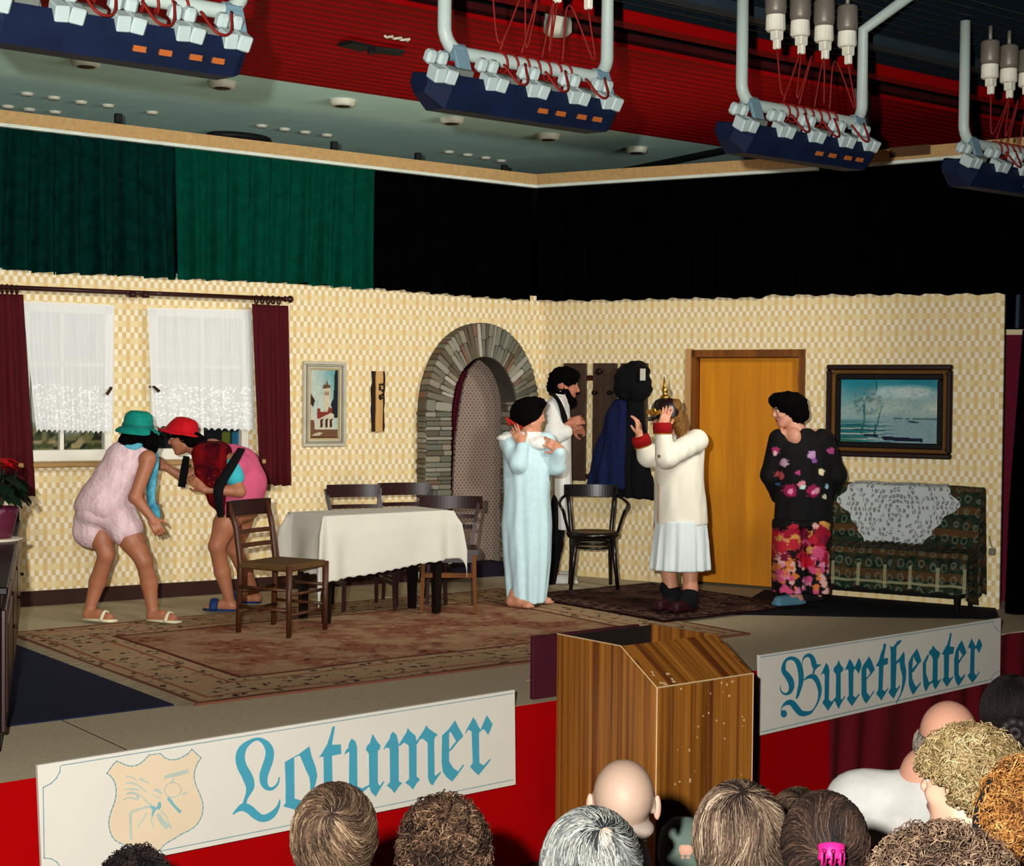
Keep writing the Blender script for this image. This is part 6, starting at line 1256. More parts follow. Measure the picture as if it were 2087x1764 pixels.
# ---- 4: bearded man ------------------------------------------------------------
D4 = dep(pz(1132, 1187)); A = lambda u, v, d=0.: pd(u, v, D4+d)
e = person(pz(1132, 1187)*A3((1, 1, 0))+Zv*SZ, 'bearded person in white shirt and long white apron, facing the coat rack'); gz = SZ+.006
S = Sdf(HB); S.loft(secs(A, [(815, 1126, 1152), (850, 1120, 1159), (900, 1128, 1159), (1000, 1130, 1160)], .13), ax=RTh); S.cap(A(1134, 830, .18), A(1132, 830, -.16), .06, .06, .05)
for dd in (-.09, .12):
    ft = pz(1122, 1187)+FWh*(dd+.05); an = ft*A3((1, 1, 0))+Zv*(gz+.09); S.chain([A(1144, 1000, dd), A(1134, 1095, dd), an], [.06, .055, .04], .03); h_ = ft*A3((1, 1, 0))+Zv*gz; foot(S, an, h_-RTh*.02, h_+RTh*.16)
hc = A(1152, 788); HR = basis(RTh+FWh*.12-Zv*.12); S.chain([A(1138, 840), A(1144, 815), hc-Zv*.04], [.085, .062, .058], .02); pt = head(S, hc, HR, 1.06, 1.04)
S.chain([A(1132, 832, -.17), A(1126, 890, -.2), A(1160, 862, -.2)], [.058, .046, .032], .02); hand(S, A(1160, 862, -.2), RTh*.8+Zv*.25, -FWh+Zv*.2, 1, 1.1, 1.08)
S.chain([A(1134, 832, .18), A(1134, 890, .2), A(1164, 875, .1)], [.058, .046, .032], .02); hand(S, A(1164, 875, .1), RTh*.8-FWh*.3, FWh+Zv*.3, -1, 1.0, 1.08); sdf_obj('body', S, SKIN, e, (172, 108, 82), pt)
S = Sdf(.0105, .04); S.loft(secs(A, [(808, 1126, 1152), (825, 1118, 1160), (870, 1116, 1164), (900, 1124, 1164)], .17), ax=RTh); S.cap(A(1131, 830, -.16), A(1128, 885, -.2), .082, .08, .04); S.cap(A(1128, 885, -.2), A(1150, 880, -.2), .075, .068, .03); S.cap(A(1133, 830, .16), A(1134, 888, .2), .08, .07, .04); S.loft(secs(A, [(796, 1128, 1152), (812, 1124, 1158)], .075), ax=RTh)
sdf_obj('white_shirt', S, WH, e, disp=lambda V: .006*wob(V*A3((1, 1, .5)), 45, 23))
S = Sdf(.0105, .03); S.loft(secs(A, [(885, 1126, 1164), (950, 1126, 1165), (1020, 1127, 1166), (1076, 1128, 1166)], .2), folds=7, amp=.04, ax=RTh); sdf_obj('long_apron', S, WH, e)
S = Sdf(.0105, .03)
for dd in (-.09, .12): S.chain([A(1142, 1020, dd), A(1130, 1110, dd), A(1119, 1183, dd)], [.075, .07, .06])
sdf_obj('trousers', S, black_cloth, e)
ribbon([A(1121, 802, -.1), A(1130, 806, -.24), A(1141, 822, -.27), A(1150, 850, -.24), A(1153, 868, -.2)], [.024, .03, .034, .05, .03], .012, RTh+Zv*.5).build('apron_strap', black_cloth, e, True)
S = Sdf(.0092, .03); S.ell(A(1147, 772), (.118, .12, .105)); S.ell(A(1136, 790), (.07, .11, .085)); S.ell(A(1165, 764), (.06, .085, .05)); S.ell(A(1146, 789, -.1), (.03, .05, .04), sub=True); sdf_obj('hair', S, hairblk, e, disp=curls(8, 64, .012))
S = Sdf(.006, .02); W_ = lambda x, y, z: hc+(HR[0]*x+HR[1]*y+HR[2]*z)*1.06
S.ell(W_(.062, 0, -.115), (.05, .05, .055)); S.cap(W_(.0, .07, -.03), W_(.05, .05, -.1), .022, .03); S.cap(W_(.0, -.07, -.03), W_(.05, -.05, -.1), .022, .03); S.cap(W_(.095, .028, -.043), W_(.095, -.028, -.043), .011, .011); sdf_obj('beard', S, hairblk, e, disp=curls(9, 110, .005))
for dd in (-.09, .12):
    ft = pz(1122, 1187)+FWh*(dd+.05); h_ = ft*A3((1, 1, 0))+Zv*gz; S = Sdf(.007, .02); S.cap(h_-RTh*.02+Zv*.035, h_+RTh*.18+Zv*.032, .045, .04); S.cap(h_-RTh*.01+Zv*.08, h_+Zv*.04, .05, .05); S.rbox(h_+RTh*.08+Zv*.008, (.15, .045, .012), np.array([RTh, FWh, Zv]), .008); sdf_obj('shoe', S, mat('white_shoe', (216, 214, 202), .5), e)
# ---- 5: helmet, white jacket ---------------------------------------------------
fa, fb = pz(1372, 1248), pz(1405, 1252); D5 = dep(pz(1388, 1249)); A = lambda u, v, d=0.: pd(u, v, D5+d)
e = person(pz(1388, 1249)*A3((1, 1, 0))+Zv*(SZ+.03), 'person in spiked helmet, white jacket with red cuffs and pleated skirt, hands at the face'); gz = SZ+.041
S = Sdf(HB); S.chain([A(1390, 1060), A(1388, 1000), A(1386, 930)], [.15, .14, .145]); S.cap(A(1410, 895, -.06), A(1362, 895, .12), .065, .06, .05)
for hp, ft, d_ in ((1362, fa, .04), (1408, fb, -.03)): an = ft*A3((1, 1, 0))+Zv*(gz+.1); S.chain([A(hp, 1070, d_), A(hp-1, 1150, d_), (A(hp, 1190, d_)+an)/2, an], [.11, .062, .05, .04], .03); h_ = ft*A3((1, 1, 0))+Zv*gz; foot(S, an, h_+RTh*.02, h_-nz(RTh*.7+FWh*.7)*.14)
hc = A(1356, 856); HR = basis(-RTh*.85-FWh*.55-Zv*.1); S.chain([A(1384, 905), A(1368, 885), hc-Zv*.05+RTh*.01], [.08, .058, .055], .02); pt = head(S, hc, HR, 1.)
S.chain([A(1418, 898, -.12), A(1356, 935, -.3), A(1350, 872, -.3)], [.058, .046, .032], .02); hand(S, A(1350, 869, -.3), Zv*.95+RTh*.3+FWh*.25, -FWh+RTh*.1, 1, .22)
S.chain([A(1362, 900, .14), A(1322, 935, .05), A(1304, 892, -.02)], [.056, .045, .032], .02); hand(S, A(1303, 888, -.02), Zv*.95-RTh*.08, RTh*.9-FWh*.5, -1, .5); sdf_obj('body', S, SKIN, e, SKINS['mid'], pt)
JK = cloth_m('cream_jacket', (222, 216, 198), var=.05); SKW = cloth_m('white_skirt', (212, 222, 220), var=.03); RC = cloth_m('red_cuff', (136, 8, 10), var=.1)
S = Sdf(.0105, .04); S.loft(secs(A, [(884, 1366, 1428), (900, 1350, 1436), (940, 1336, 1434), (1000, 1334, 1437), (1040, 1334, 1442), (1066, 1333, 1444)], ([880, 920, 1066], [.1, .17, .19])), folds=5, amp=.02, ax=RTh)
S.cap(A(1420, 898, -.12), A(1360, 932, -.3), .085, .075, .03); S.cap(A(1356, 934, -.3), A(1351, 880, -.3), .072, .06, .025); S.cap(A(1364, 902, .13), A(1322, 930, .04), .08, .075, .03); S.cap(A(1322, 931, .04), A(1312, 910, .0), .075, .062, .025)
jk = sdf_obj('white_jacket', S, JK, e, disp=lambda V: .006*wob(V*A3((1, 1, .5)), 38, 25))
for a, c in ((A(1350, 878, -.3), A(1350, 862, -.3)), (A(1309, 903, -.01), A(1303, 884, -.02))):
    b = MB(); d_ = nz(c-a); b.lathe([(.058, -.022), (.066, -.02), (.07, .03), (.062, .06), (.05, .058)], a, 20, np.cross(d_, FWh), d_); b.build('red_cuff', RC, e, True); b = MB(); b.lathe([(.0665, -.024), (.068, -.016)], a, 20, np.cross(d_, FWh), d_, cap=False); b.build('cuff_braid', mat('braid_gold', (176, 116, 34), .5, metal=.4), e, True)
b = MB(); b.tube([A(1342, 985, -.17), A(1341, 1063, -.19)], .006, 5); b.build('jacket_edge', mat('edge_brown', (150, 120, 96), .8), e)
b = MB(); b.lathe([(.012, 0), (.012, .006), (.002, .008)], A(1343, 929, -.37), 10, Zv, -FWh); b.build('button', bead, e, True)
S = Sdf(.0092, .02); S.loft(secs(A, [(1058, 1336, 1440), (1100, 1331, 1444), (1160, 1325, 1447)], .2), folds=14, amp=.045, amp_top=.01, ax=RTh); sdf_obj('pleated_skirt', S, SKW, e)
S = Sdf(.007, .02)
for hp, ft, d_, vt in ((1361, fa, .04, 1198), (1408, fb, -.03, 1214)): an = ft*A3((1, 1, 0))+Zv*(gz+.09); S.cap(A(hp, vt, d_), an, .062, .062); S.cap(an, ft*A3((1, 1, 0))+Zv*(gz+.04), .062, .058); S.cap(an-Zv*.02, ft*A3((1, 1, 0))+Zv*(gz+.05)-nz(RTh*.7+FWh*.7)*.05, .06, .05)
sdf_obj('socks', S, mat('sock_black', (12, 10, 14), .9), e)
for ft in (fa, fb): h_ = ft*A3((1, 1, 0))+Zv*gz; d_ = -nz(RTh*.7+FWh*.7); S = Sdf(.007, .02); S.cap(h_-d_*.02+Zv*.035, h_+d_*.16+Zv*.03, .044, .04); S.rbox(h_+d_*.07+Zv*.008, (.14, .044, .012), np.array([d_, np.cross(Zv, d_), Zv]), .008); sdf_obj('shoe', S, mat('oxblood_shoe', (44, 10, 14), .5), e)
S = Sdf(.007, .02); gh = mat('golden_hair', (126, 84, 34), .55, var=.35, vscale=60, bump=.5, bscale=140); S.ell(hc-HR[0]*.03+HR[2]*.0, (.1, .1, .085)); S.chain([A(1378, 845, -.02), A(1385, 868, -.08), A(1390, 888, -.14)], [.055, .045, .035]); S.ell(A(1392, 893, -.15), (.045, .04, .035)); S.ell(A(1376, 826, -.04), (.05, .05, .05)); S.ell(A(1340, 868, -.1), (.07, .09, .08), sub=True); sdf_obj('hair', S, gh, e, disp=curls(10, 90, .006))
hm = mat('helmet_leather', (20, 12, 12), .3, spec=.6, coat=.4); brs = mat('helmet_brass', (196, 150, 62), .28, metal=.9); hx = hc+HR[2]*.055-HR[0]*.01; up5 = nz(Zv*.98-RTh*.06)
b = MB(); b.lathe([(.118, -.03), (.116, -.01), (.112, .02), (.1, .06), (.075, .092), (.04, .108), (0, .112)], hx, 30, -RTh, up5, cap=False); ht = tag(b.build('spiked_helmet', hm, smooth=True, loc=tuple(hx)), 'black spiked helmet with brass fittings on the person in the white jacket', 'helmet')
b = MB(); b.prism([hx+HR[0]*.10+HR[1]*.08-HR[2]*.03, hx+HR[0]*.165+HR[1]*.04-HR[2]*.045, hx+HR[0]*.17-HR[2]*.045, hx+HR[0]*.165-HR[1]*.04-HR[2]*.045, hx+HR[0]*.10-HR[1]*.08-HR[2]*.03], HR[2]*.006); b.build('visor', hm, ht, True)
b = MB(); b.lathe([(.04, .104), (.034, .12), (.018, .13), (.02, .15), (.026, .165), (.018, .18), (.01, .2), (.003, .262)], hx, 16, -RTh, up5); b.build('spike', brs, ht, True)
b = MB(); q = hx+HR[0]*.112+HR[2]*.02; b.lathe([(.03, 0), (.028, .01), (.012, .016)], q, 14, HR[2], HR[0]); b.box(q+HR[1]*.045-HR[2]*.01, (.07, .008, .03), HR[1]+HR[2]*.3, HR[2]); b.box(q-HR[1]*.045-HR[2]*.01, (.07, .008, .03), HR[1]-HR[2]*.3, HR[2]); b.build('brass_plate', brs, ht)
b = MB(); b.tube([hx+HR[0]*.1+HR[1]*.08*s_-HR[2]*(.03+.03*(1-abs(s_))) for s_ in np.linspace(-1, 1, 9)], .008, 6); b.build('chin_chain', brs, ht, True)
# ---- 6: black floral clothes ---------------------------------------------------
D6 = dep(pz(1640, 1242)); A = lambda u, v, d=0.: pd(u, v, D6+d)
e = person(pz(1632, 1240)*A3((1, 1, 0))+Zv*(SZ+.013), 'person in black blouse and floral wide trousers, looking left, between door and sofa'); gz = SZ+.041
fa, fb = pz(1622, 1240), pz(1660, 1232)
S = Sdf(HB); S.chain([A(1636, 1040), A(1636, 980), A(1634, 920)], [.15, .135, .14]); S.cap(A(1592, 890, -.02), A(1672, 890, .02), .06, .06, .05)
for hp, ft in ((1612, fa), (1658, fb)): an = ft*A3((1, 1, 0))+Zv*(gz+.09); S.chain([A(hp-5, 1050), A(hp-4, 1140, .03), an], [.08, .055, .04], .03); h_ = ft*A3((1, 1, 0))+Zv*gz; foot(S, an, h_+RTh*.02, h_-nz(RTh*.8+FWh*.5)*.15)
hc = A(1602, 836); HR = basis(-RTh*.95-FWh*.25-Zv*.2); S.chain([A(1630, 890), A(1620, 868), hc-Zv*.04+RTh*.015], [.08, .056, .053], .02); pt = head(S, hc, HR, .98); S.ell(A(1616, 890, -.07), (.05, .07, .07))
for sx, el, wr, sd in ((1675, (1704, 970, .04), (1668, 1012, .2), 1), (1590, (1572, 970, .06), (1604, 1012, .22), -1)): S.chain([A(sx, 896), A(*el), A(*wr)], [.056, .045, .03], .02); hand(S, A(*wr), -RTh*sd*.8-Zv*.2, FWh, sd, .5)
sdf_obj('body', S, SKIN, e, (192, 134, 108), pt)
FB = colmat('floral_black', .85, .2, .2, 200); rr = random.Random(5); sp = []
for uu, vv, r_, cc in [(1585, 919, .03, (150, 40, 90)), (1585, 924, .02, (206, 160, 160)), (1601, 944, .032, (176, 140, 160)), (1655, 927, .032, (170, 130, 170)), (1661, 938, .02, (130, 70, 140)), (1698, 919, .03, (150, 60, 110)), (1593, 970, .034, (150, 60, 60)), (1590, 976, .018, (20, 20, 20)), (1626, 963, .018, (170, 60, 120)), (1675, 961, .026, (210, 200, 160)), (1611, 1000, .05, (140, 20, 70)), (1612, 1002, .02, (220, 130, 170)), (1634, 987, .03, (200, 120, 130)), (1636, 992, .018, (170, 210, 190)), (1657, 1000, .05, (140, 20, 70)), (1666, 999, .022, (180, 130, 140)), (1658, 1003, .018, (220, 130, 170)), (1591, 988, .016, (70, 90, 140)), (1688, 992, .018, (130, 170, 190)), (1682, 1012, .02, (190, 190, 150))]: sp.append((A(uu, vv, -.16), A3((r_*.75, .25, r_*.75)), np.array([RTh, FWh, Zv]), cc))
S = Sdf(.0092, .04); S.loft(secs(A, [(872, 1606, 1652), (888, 1590, 1672), (920, 1582, 1690), (960, 1584, 1694), (1010, 1580, 1694), (1058, 1577, 1694)], ([870, 920, 1058], [.08, .16, .18])), folds=6, amp=.02, ax=RTh)
for sx, el, wr in ((1676, (1704, 968, .03), (1682, 1010, .14)), (1590, (1572, 968, .05), (1588, 1010, .16))): S.cap(A(sx, 896), A(*el), .085, .075, .03); S.cap(A(*el), A(*wr), .075, .062, .03)
S.cap(A(1622, 864, -.10), A(1610, 906, -.2), .075, .015, .006, True)
sdf_obj('black_blouse', S, FB, e, (9, 8, 9), sp, disp=lambda V: .006*wob(V*A3((1, 1, .4)), 36, 27), jit=.4)
sp = []; pal = [(176, 16, 36), (140, 12, 40), (190, 70, 110), (206, 120, 150), (196, 110, 50), (196, 140, 70), (170, 30, 46), (110, 12, 44), (210, 160, 150)]
for k in range(180):
    uu, vv = rr.uniform(1568, 1700), rr.uniform(1070, 1208); 
    if vv < 1085 and rr.random() < .6: continue
    hi = vv < 1150; cc = rr.choice(pal[:2]*2+pal[5:8] if hi and rr.random() < .8 else pal[2:5]+pal[2:4]+[(210, 160, 150)]); r_ = rr.uniform(.014, .042) if hi else rr.uniform(.009, .026); dd = rr.choice((-.16, -.16, .1)); sp.append((A(uu, vv, dd), A3((r_, .16, r_)), np.array([RTh, FWh, Zv]), cc))
S = Sdf(.0092, .03); S.loft(secs(A, [(1040, 1582, 1692), (1070, 1578, 1693)], .17), ax=RTh)
for a, c in ((1575, 1637), (1632, 1693)): S.loft(secs(A, [(1060, a, c), (1120, a-1, c-2), (1206, a, c-2)], .16), folds=5, amp=.05, ax=RTh)
sdf_obj('floral_trousers', S, FB, e, (10, 8, 9), sp, jit=.45)
S = Sdf(.0092, .03); S.ell(A(1611, 825), (.13, .12, .10)); S.ell(A(1622, 842), (.085, .11, .085)); S.ell(A(1588, 815), (.075, .09, .055)); S.ell(A(1593, 848, -.12), (.055, .07, .05), sub=True); sdf_obj('hair', S, hairblk, e, disp=curls(12, 62, .011))
for ft, cc in ((fa, (84, 130, 150)), (fb, (30, 26, 34))):
    h_ = ft*A3((1, 1, 0))+Zv*gz; d_ = -nz(RTh*.8+FWh*.5); S = Sdf(.007, .02); S.cap(h_-d_*.02+Zv*.03, h_+d_*.17+Zv*.028, .044, .04); S.rbox(h_+d_*.07+Zv*.008, (.14, .044, .012), np.array([d_, np.cross(Zv, d_), Zv]), .008); sdf_obj('slipper', S, mat('slipper_%d' % cc[0], cc, .6), e)
# ================= AUDIENCE =================
STRAND = colmat('hair_strands', .75, .12); SKA = colmat('skin_audience', .55, .2)
def hair_mesh(parent, hc, R, rad, pal, kind, n, crown=(-.45, .1, .85), thmax=2.3, length=.9, swirl=.5, thick=.0010, seed=1, face=(.42, .35), coil=.012, loose=.02, low=-1., extra=None):
    """hair of one head: a close cap plus thousands of strands (straight, combed from the crown) or coils (curly)."""
    r = np.random.default_rng(seed); rad = A3(rad); c = nz(crown); a = nz(np.cross(c, (0, 1, .01))); b = np.cross(c, a); pal = np.array([lin(q) for q in pal])
    def on(th, ph): return c*np.cos(th)[..., None]+(a*np.cos(ph)[..., None]+b*np.sin(ph)[..., None])*np.sin(th)[..., None]
    def ok(p): return ~((p[..., 0] > face[0]) & (p[..., 2] < face[1])) & (p[..., 2] > low)
    VV, CC, FF = [], [], []; k0 = 0
    th, ph = np.meshgrid(np.linspace(0, thmax+.15, 22), np.linspace(0, 2*math.pi, 37), indexing='ij'); p = on(th, ph); V = (p*rad).reshape(-1, 3)
    keep = ok(p)
    F = [(i*37+j, i*37+j+1, (i+1)*37+j+1, (i+1)*37+j) for i in range(21) for j in range(36) if keep[i, j] and keep[i+1, j+1]]
    VV.append(V); CC.append(np.tile(pal[0]*.7, (len(V), 1))); FF += F; k0 = len(V)
    if kind == 'straight':
        m = 5; th0 = np.arccos(1-r.random(n)*(1-math.cos(thmax))); ph0 = r.random(n)*2*math.pi; t = np.linspace(0, 1, m)
        L = length*(.7+.5*r.random(n)); TH = np.minimum(th0[:, None]+L[:, None]*t, thmax+.25+.15*r.random(n)[:, None]); PH = ph0[:, None]+swirl*(TH-th0[:, None])+.25*np.sin(TH*3+ph0[:, None]*2)+.16*r.normal(size=n)[:, None]*t
        p = on(TH, PH); lift = 1+.03+loose*r.random(n)[:, None]+.5*loose*np.sin(t*3+r.random(n)[:, None]*6); P = p*rad*lift[..., None]; good = ok(p[:, 0]) & ok(p[:, -1]) & ok(p[:, m//2])
        tk = np.full(m, thick); tk[-1] *= .4
    else:
        m = 8; n1 = n; th0 = np.arccos(1-r.random(n1)*(1-math.cos(thmax))); ph0 = r.random(n1)*2*math.pi; p0 = on(th0, ph0); good = ok(p0); P0 = p0*rad*(1+loose*(.2+1.6*r.random(n1)))[:, None]
        e1 = r.normal(size=(n1, 3)); e1 /= np.linalg.norm(e1, axis=1)[:, None]; e2 = np.cross(e1, r.normal(size=(n1, 3))); e2 /= np.linalg.norm(e2, axis=1)[:, None]; e3 = np.cross(e1, e2); q = coil*(.6+.8*r.random(n1)); ang = np.linspace(0, 2*math.pi*1.25, m)
        P = P0[:, None]+q[:, None, None]*(np.cos(ang)[None, :, None]*e1[:, None]+np.sin(ang)[None, :, None]*e2[:, None]+(np.linspace(-.5, .5, m)*1.2)[None, :, None]*e3[:, None]); tk = np.full(m, thick)
    P = P[good]; n = len(P)
    if extra is not None: P = extra(P); n = len(P)
    T = np.gradient(P, axis=1); T /= np.linalg.norm(T, axis=2)[..., None]+1e-12; ref = nz((.3, .5, .8)); X = np.cross(T, ref); X /= np.linalg.norm(X, axis=2)[..., None]+1e-9; Y = np.cross(T, X)
    V = np.stack([P+(X*math.cos(g)+Y*math.sin(g))*tk[None, :, None] for g in (0, 2.094, 4.189)], 2).reshape(-1, 3)
    w = np.clip((.55*r.random(n)+.45*(.5+.5*wob(P[:, P.shape[1]//2], 70, seed, 5)*1.6)), 0, .999)**1.15*(len(pal)-1); i = np.minimum(w.astype(int), len(pal)-2); f = (w-i)[:, None]; cs = pal[i]*(1-f)+pal[i+1]*f; C = np.repeat(cs, m*3, 0)
    base = (np.arange(n)*m*3)[:, None, None, None]; ii = (np.arange(m-1)*3)[None, :, None, None]; jj = np.array([[0, 1, 4, 3], [1, 2, 5, 4], [2, 0, 3, 5]])[None, None]
    Q = (base+ii+jj).reshape(-1, 4)+k0; VV.append(V); CC.append(C)
    V = np.concatenate(VV); V = A3(hc)+R[2]*.024-R[0]*.012+V[:, :1]*R[0]+V[:, 1:2]*R[1]+V[:, 2:]*R[2]
    return mesh_obj('hair', V, FF+Q.tolist(), STRAND, parent, np.concatenate(CC), None, True)
def spectator(u, v, px, w, label, fwd, cloth, skin, hair=None, hair_h=.02, drop=.235, sh=.2, lean=0., side=0., legs=(40, 40, 48), rollt=0., hs=1.):
    """seated person seen from behind; u, v = top of the head in the photo, px = width there, w = that width in metres."""
    d = FPX*w/px; top = pd(u, v, d); f = nz(A3(fwd)*A3((1, 1, 0))); l = np.cross(Zv, f); hc = top-Zv*(.118*hs+hair_h); R = basis(fwd, Zv+l*rollt); seat = hc[2]-.735
    e = person((hc[0], hc[1], HZ), label, 'spectators in front of the stage')
    B = hc-f*(.03+lean)+l*side; nk = B-Zv*(drop-.06); S = Sdf(.0105); S.chain([hc-Zv*.05-f*.01, nk], [.056, .062], .02); shz = hc[2]-drop-.03
    c0 = A3((B[0], B[1], shz)); S.cap(c0+l*sh*.75, c0-l*sh*.75, .068, .068, .04); S.cap(nk, c0, .065, .08, .05); S.loft([(seat, *(c0-f*.03)[:2], .15, .12), (seat+.25, *(c0-f*.02)[:2], .14, .105), (shz-.02, *c0[:2], .165, .105)], .04, ax=l)
    for q in (1, -1):
        hp = A3((*(c0-f*.02)[:2], seat+.07))+l*q*.09; kn = hp+f*.36+l*q*.04; an = A3((*(kn-f*.03)[:2], HZ+.09)); S.chain([hp, kn, an], [.088, .062, .038], .03); foot(S, an, A3((*(an-f*.03)[:2], HZ+.004)), A3((*(an+f*.14)[:2], HZ+.004)))
        s_ = c0+l*q*sh*.95-Zv*.01; el = s_-Zv*.27+f*.05+l*q*.03; wr = kn-f*.12+Zv*.085; S.chain([s_, el, wr], [.055, .042, .028], .02); hand(S, wr, f-Zv*.2, Zv, -q, .4)
    pt = head(S, hc, R, hs); sdf_obj('body', S, SKA, e, skin, pt)
    S = Sdf(.015, .05); S.cap(c0+l*sh*.72, c0-l*sh*.72, .088, .088, .05); S.loft([(seat-.03, *(c0-f*.03)[:2], .18, .15), (seat+.25, *(c0-f*.02)[:2], .168, .132), (shz-.02, *c0[:2], .19, .13)], .05, ax=l); S.cap(nk-Zv*.05, c0, .082, .1, .05)
    for q in (1, -1): s_ = c0+l*q*sh*.95-Zv*.01; el = s_-Zv*.27+f*.05+l*q*.03; wr = A3((*(c0-f*.02)[:2], seat+.07))+l*q*.13+f*.24+Zv*.085; S.chain([s_, el, wr], [.074, .062, .045], .03)
    top_ = sdf_obj('top', S, cloth, e, disp=lambda V: .006*wob(V*A3((1, 1, .6)), 34, int(u)))
    b = MB(); cb = nk-Zv*.035; b.lathe([(.073, -.03), (.082, -.02), (.08, .02), (.072, .024)], cb, 20, l, nz(Zv*.9+f*.25), cap=False); b.build('collar', cloth, e, True)
    S = Sdf(.016, .04)
    for q in (1, -1): hp = A3((*(c0-f*.02)[:2], seat+.06))+l*q*.09; kn = hp+f*.36+l*q*.04; an = A3((*(kn-f*.03)[:2], HZ+.08)); S.chain([hp, kn, an], [.105, .08, .06])
    S.ell(A3((*(c0-f*.03)[:2], seat+.05)), (.2, .17, .1)); sdf_obj('trousers', S, mat('trousers_%d_%d' % legs[:2], legs, .9), e)
    for q in (1, -1): hp = A3((*(c0-f*.02)[:2], 0))+l*q*.13+f*.33; S = Sdf(.009, .02); S.cap(hp+Zv*(HZ+.04)-f*.03, hp+Zv*(HZ+.035)+f*.17, .046, .042); sdf_obj('shoe', S, mat('shoe_dark', (22, 16, 14), .5), e)
    # the chair below (out of the photo, it only carries the sitter)
    ch = empty('hall_chair', (c0[0], c0[1], HZ), None, 'chair', 'chairs under the spectators'); z = seat-.055; cw_ = mat('hall_chair_wood', (70, 44, 24), .5)
    b = MB(); b.box(A3((*(c0+f*.04)[:2], z)), (.38, .34, .03), l, Zv, .008); b.build('seat', cw_, ch); b = MB(); b.box(A3((*(c0-f*.165)[:2], z+.26)), (.38, .02, .16), l, Zv, .006); b.build('backrest', cw_, ch)
    for a, q in ((-.15, 1), (-.15, -1), (.18, 1), (.18, -1)): p_ = (c0+f*a+l*q*.18)[:2]; b = MB(); b.tube([(*p_, HZ), (*p_, z-.015 if a > 0 else z+.34)], .014, 8); b.build('leg', cw_, ch, True)
    ch['label'] = 'wooden hall chair under '+' '.join(('the '+label.split(',')[0]).split()[:12])
    return e, hc, R, f, l, nk
def cl(nm, c): return mat(nm, c, .9, bump=.25, bscale=220, spec=.1)
def fdir(deg): a = math.radians(deg); return FWh*math.cos(a)+RTh*math.sin(a)
HR_ = A3((.108, .09, .104))
e, hc, R, *_ = spectator(278, 1722, 148, .215, 'person with black curls, only the top of the head showing before the crest', fdir(-5), cl('top_black', (18, 18, 20)), (150, 118, 98), hair_h=.028)
hair_mesh(e, hc-R[2]*.012, R, (.112, .096, .112), [(14, 10, 9), (26, 20, 18), (58, 46, 40)], 'curl', 1300, thmax=2.4, coil=.012, thick=.0017, seed=2, loose=.09)
e, hc, R, *_ = spectator(684, 1605, 166, .178, 'person with straight brown hair and a whorl at the crown, in a grey jacket', fdir(3), cl('top_grey', (92, 104, 110)), (150, 116, 96), hair_h=.012, drop=.19, sh=.22)
hair_mesh(e, hc+R[2]*.006, R, (.108, .088, .104), [(22, 13, 9), (46, 32, 22), (84, 66, 48), (122, 104, 80)], 'straight', 5200, crown=(-.72, -.08, .62), thmax=2.0, length=.75, swirl=1.0, seed=3, loose=.05, low=-.95)
e, hc, R, *_ = spectator(906, 1620, 176, .22, 'person with a mop of tight brown curls, right of the boy with the whorl', fdir(2), cl('top_brown', (40, 30, 26)), (150, 116, 96), hair_h=.03)
hair_mesh(e, hc-R[2]*.02, R, (.118, .1, .122), [(16, 10, 8), (40, 26, 18), (84, 62, 44), (128, 102, 78)], 'curl', 2800, thmax=2.6, coil=.012, thick=.0016, seed=4, loose=.10, low=-1.2)
e, hc, R, f, l, nk = spectator(1272, 1548, 124, .158, 'bald person with big ears in a navy jacket, in front of the lectern', fdir(4), cl('top_navy', (14, 24, 66)), (132, 110, 94), hair_h=-.002, drop=.225, sh=.21)
b = MB(); b.lathe([(.075, .0), (.078, .02), (.070, .045), (.066, .046)], nk-Zv*.025, 20, l, nz(Zv*.9+f*.3), cap=False); b.build('shirt_collar', cl('shirt_white', (150, 148, 140)), e, True)
S = Sdf(.005, .012)
for q in (1, -1): S.ell(hc+R[1]*q*.087-R[0]*.006-R[2]*.004, A3((.012, .010, .034)), basis(R[0]+R[1]*q*.6, R[2]))
sdf_obj('ear', S, SKA, e, (150, 116, 98))
S = Sdf(.006, .01); sdf_obj('hair', S.ell(hc-R[0]*.02-R[2]*.055+R[1]*0, A3((.088, .0805, .03)), R), mat('stubble_grey', (132, 118, 106), .9), e)
e, hc, R, *_ = spectator(1208, 1655, 194, .178, 'person with short grey hair thinning at the crown, below the bald head', fdir(8), cl('top_dark', (22, 24, 28)), (138, 112, 96), hair_h=.01)
hair_mesh(e, hc+R[2]*.006, R, (.108, .09, .102), [(20, 22, 24), (62, 64, 62), (104, 104, 98), (140, 138, 128)], 'straight', 4800, crown=(-.5, -.25, .82), thmax=2.1, length=.5, swirl=.5, seed=5, loose=.04)
S = Sdf(.005, .01); S.ell(hc+R[2]*.096-R[0]*.066-R[1]*.026, A3((.030, .022, .018)), basis(R[0]+R[2]*.6, R[2])); sdf_obj('bald_patch', S, mat('scalp', (150, 122, 104), .6), e)
e, hc, R, *_ = spectator(1510, 1590, 190, .203, 'person with a smooth grey brown bob, right in front of the lectern corner', fdir(0), cl('top_plum', (40, 24, 34)), (150, 118, 98), hair_h=.018)
hair_mesh(e, hc-R[2]*.012, R, (.112, .097, .118), [(24, 16, 12), (54, 40, 30), (94, 78, 62), (132, 116, 96)], 'straight', 5200, crown=(-.4, .05, .9), thmax=2.5, length=1.0, swirl=.15, seed=6, loose=.05, low=-1.3)
e, hc, R, f, l, nk = spectator(1682, 1615, 168, .156, 'person with dark brown hair in a ponytail held by a pink clip', fdir(6), cl('top_teal', (18, 78, 92)), (160, 124, 102), hair_h=.012, sh=.16, hs=.86)
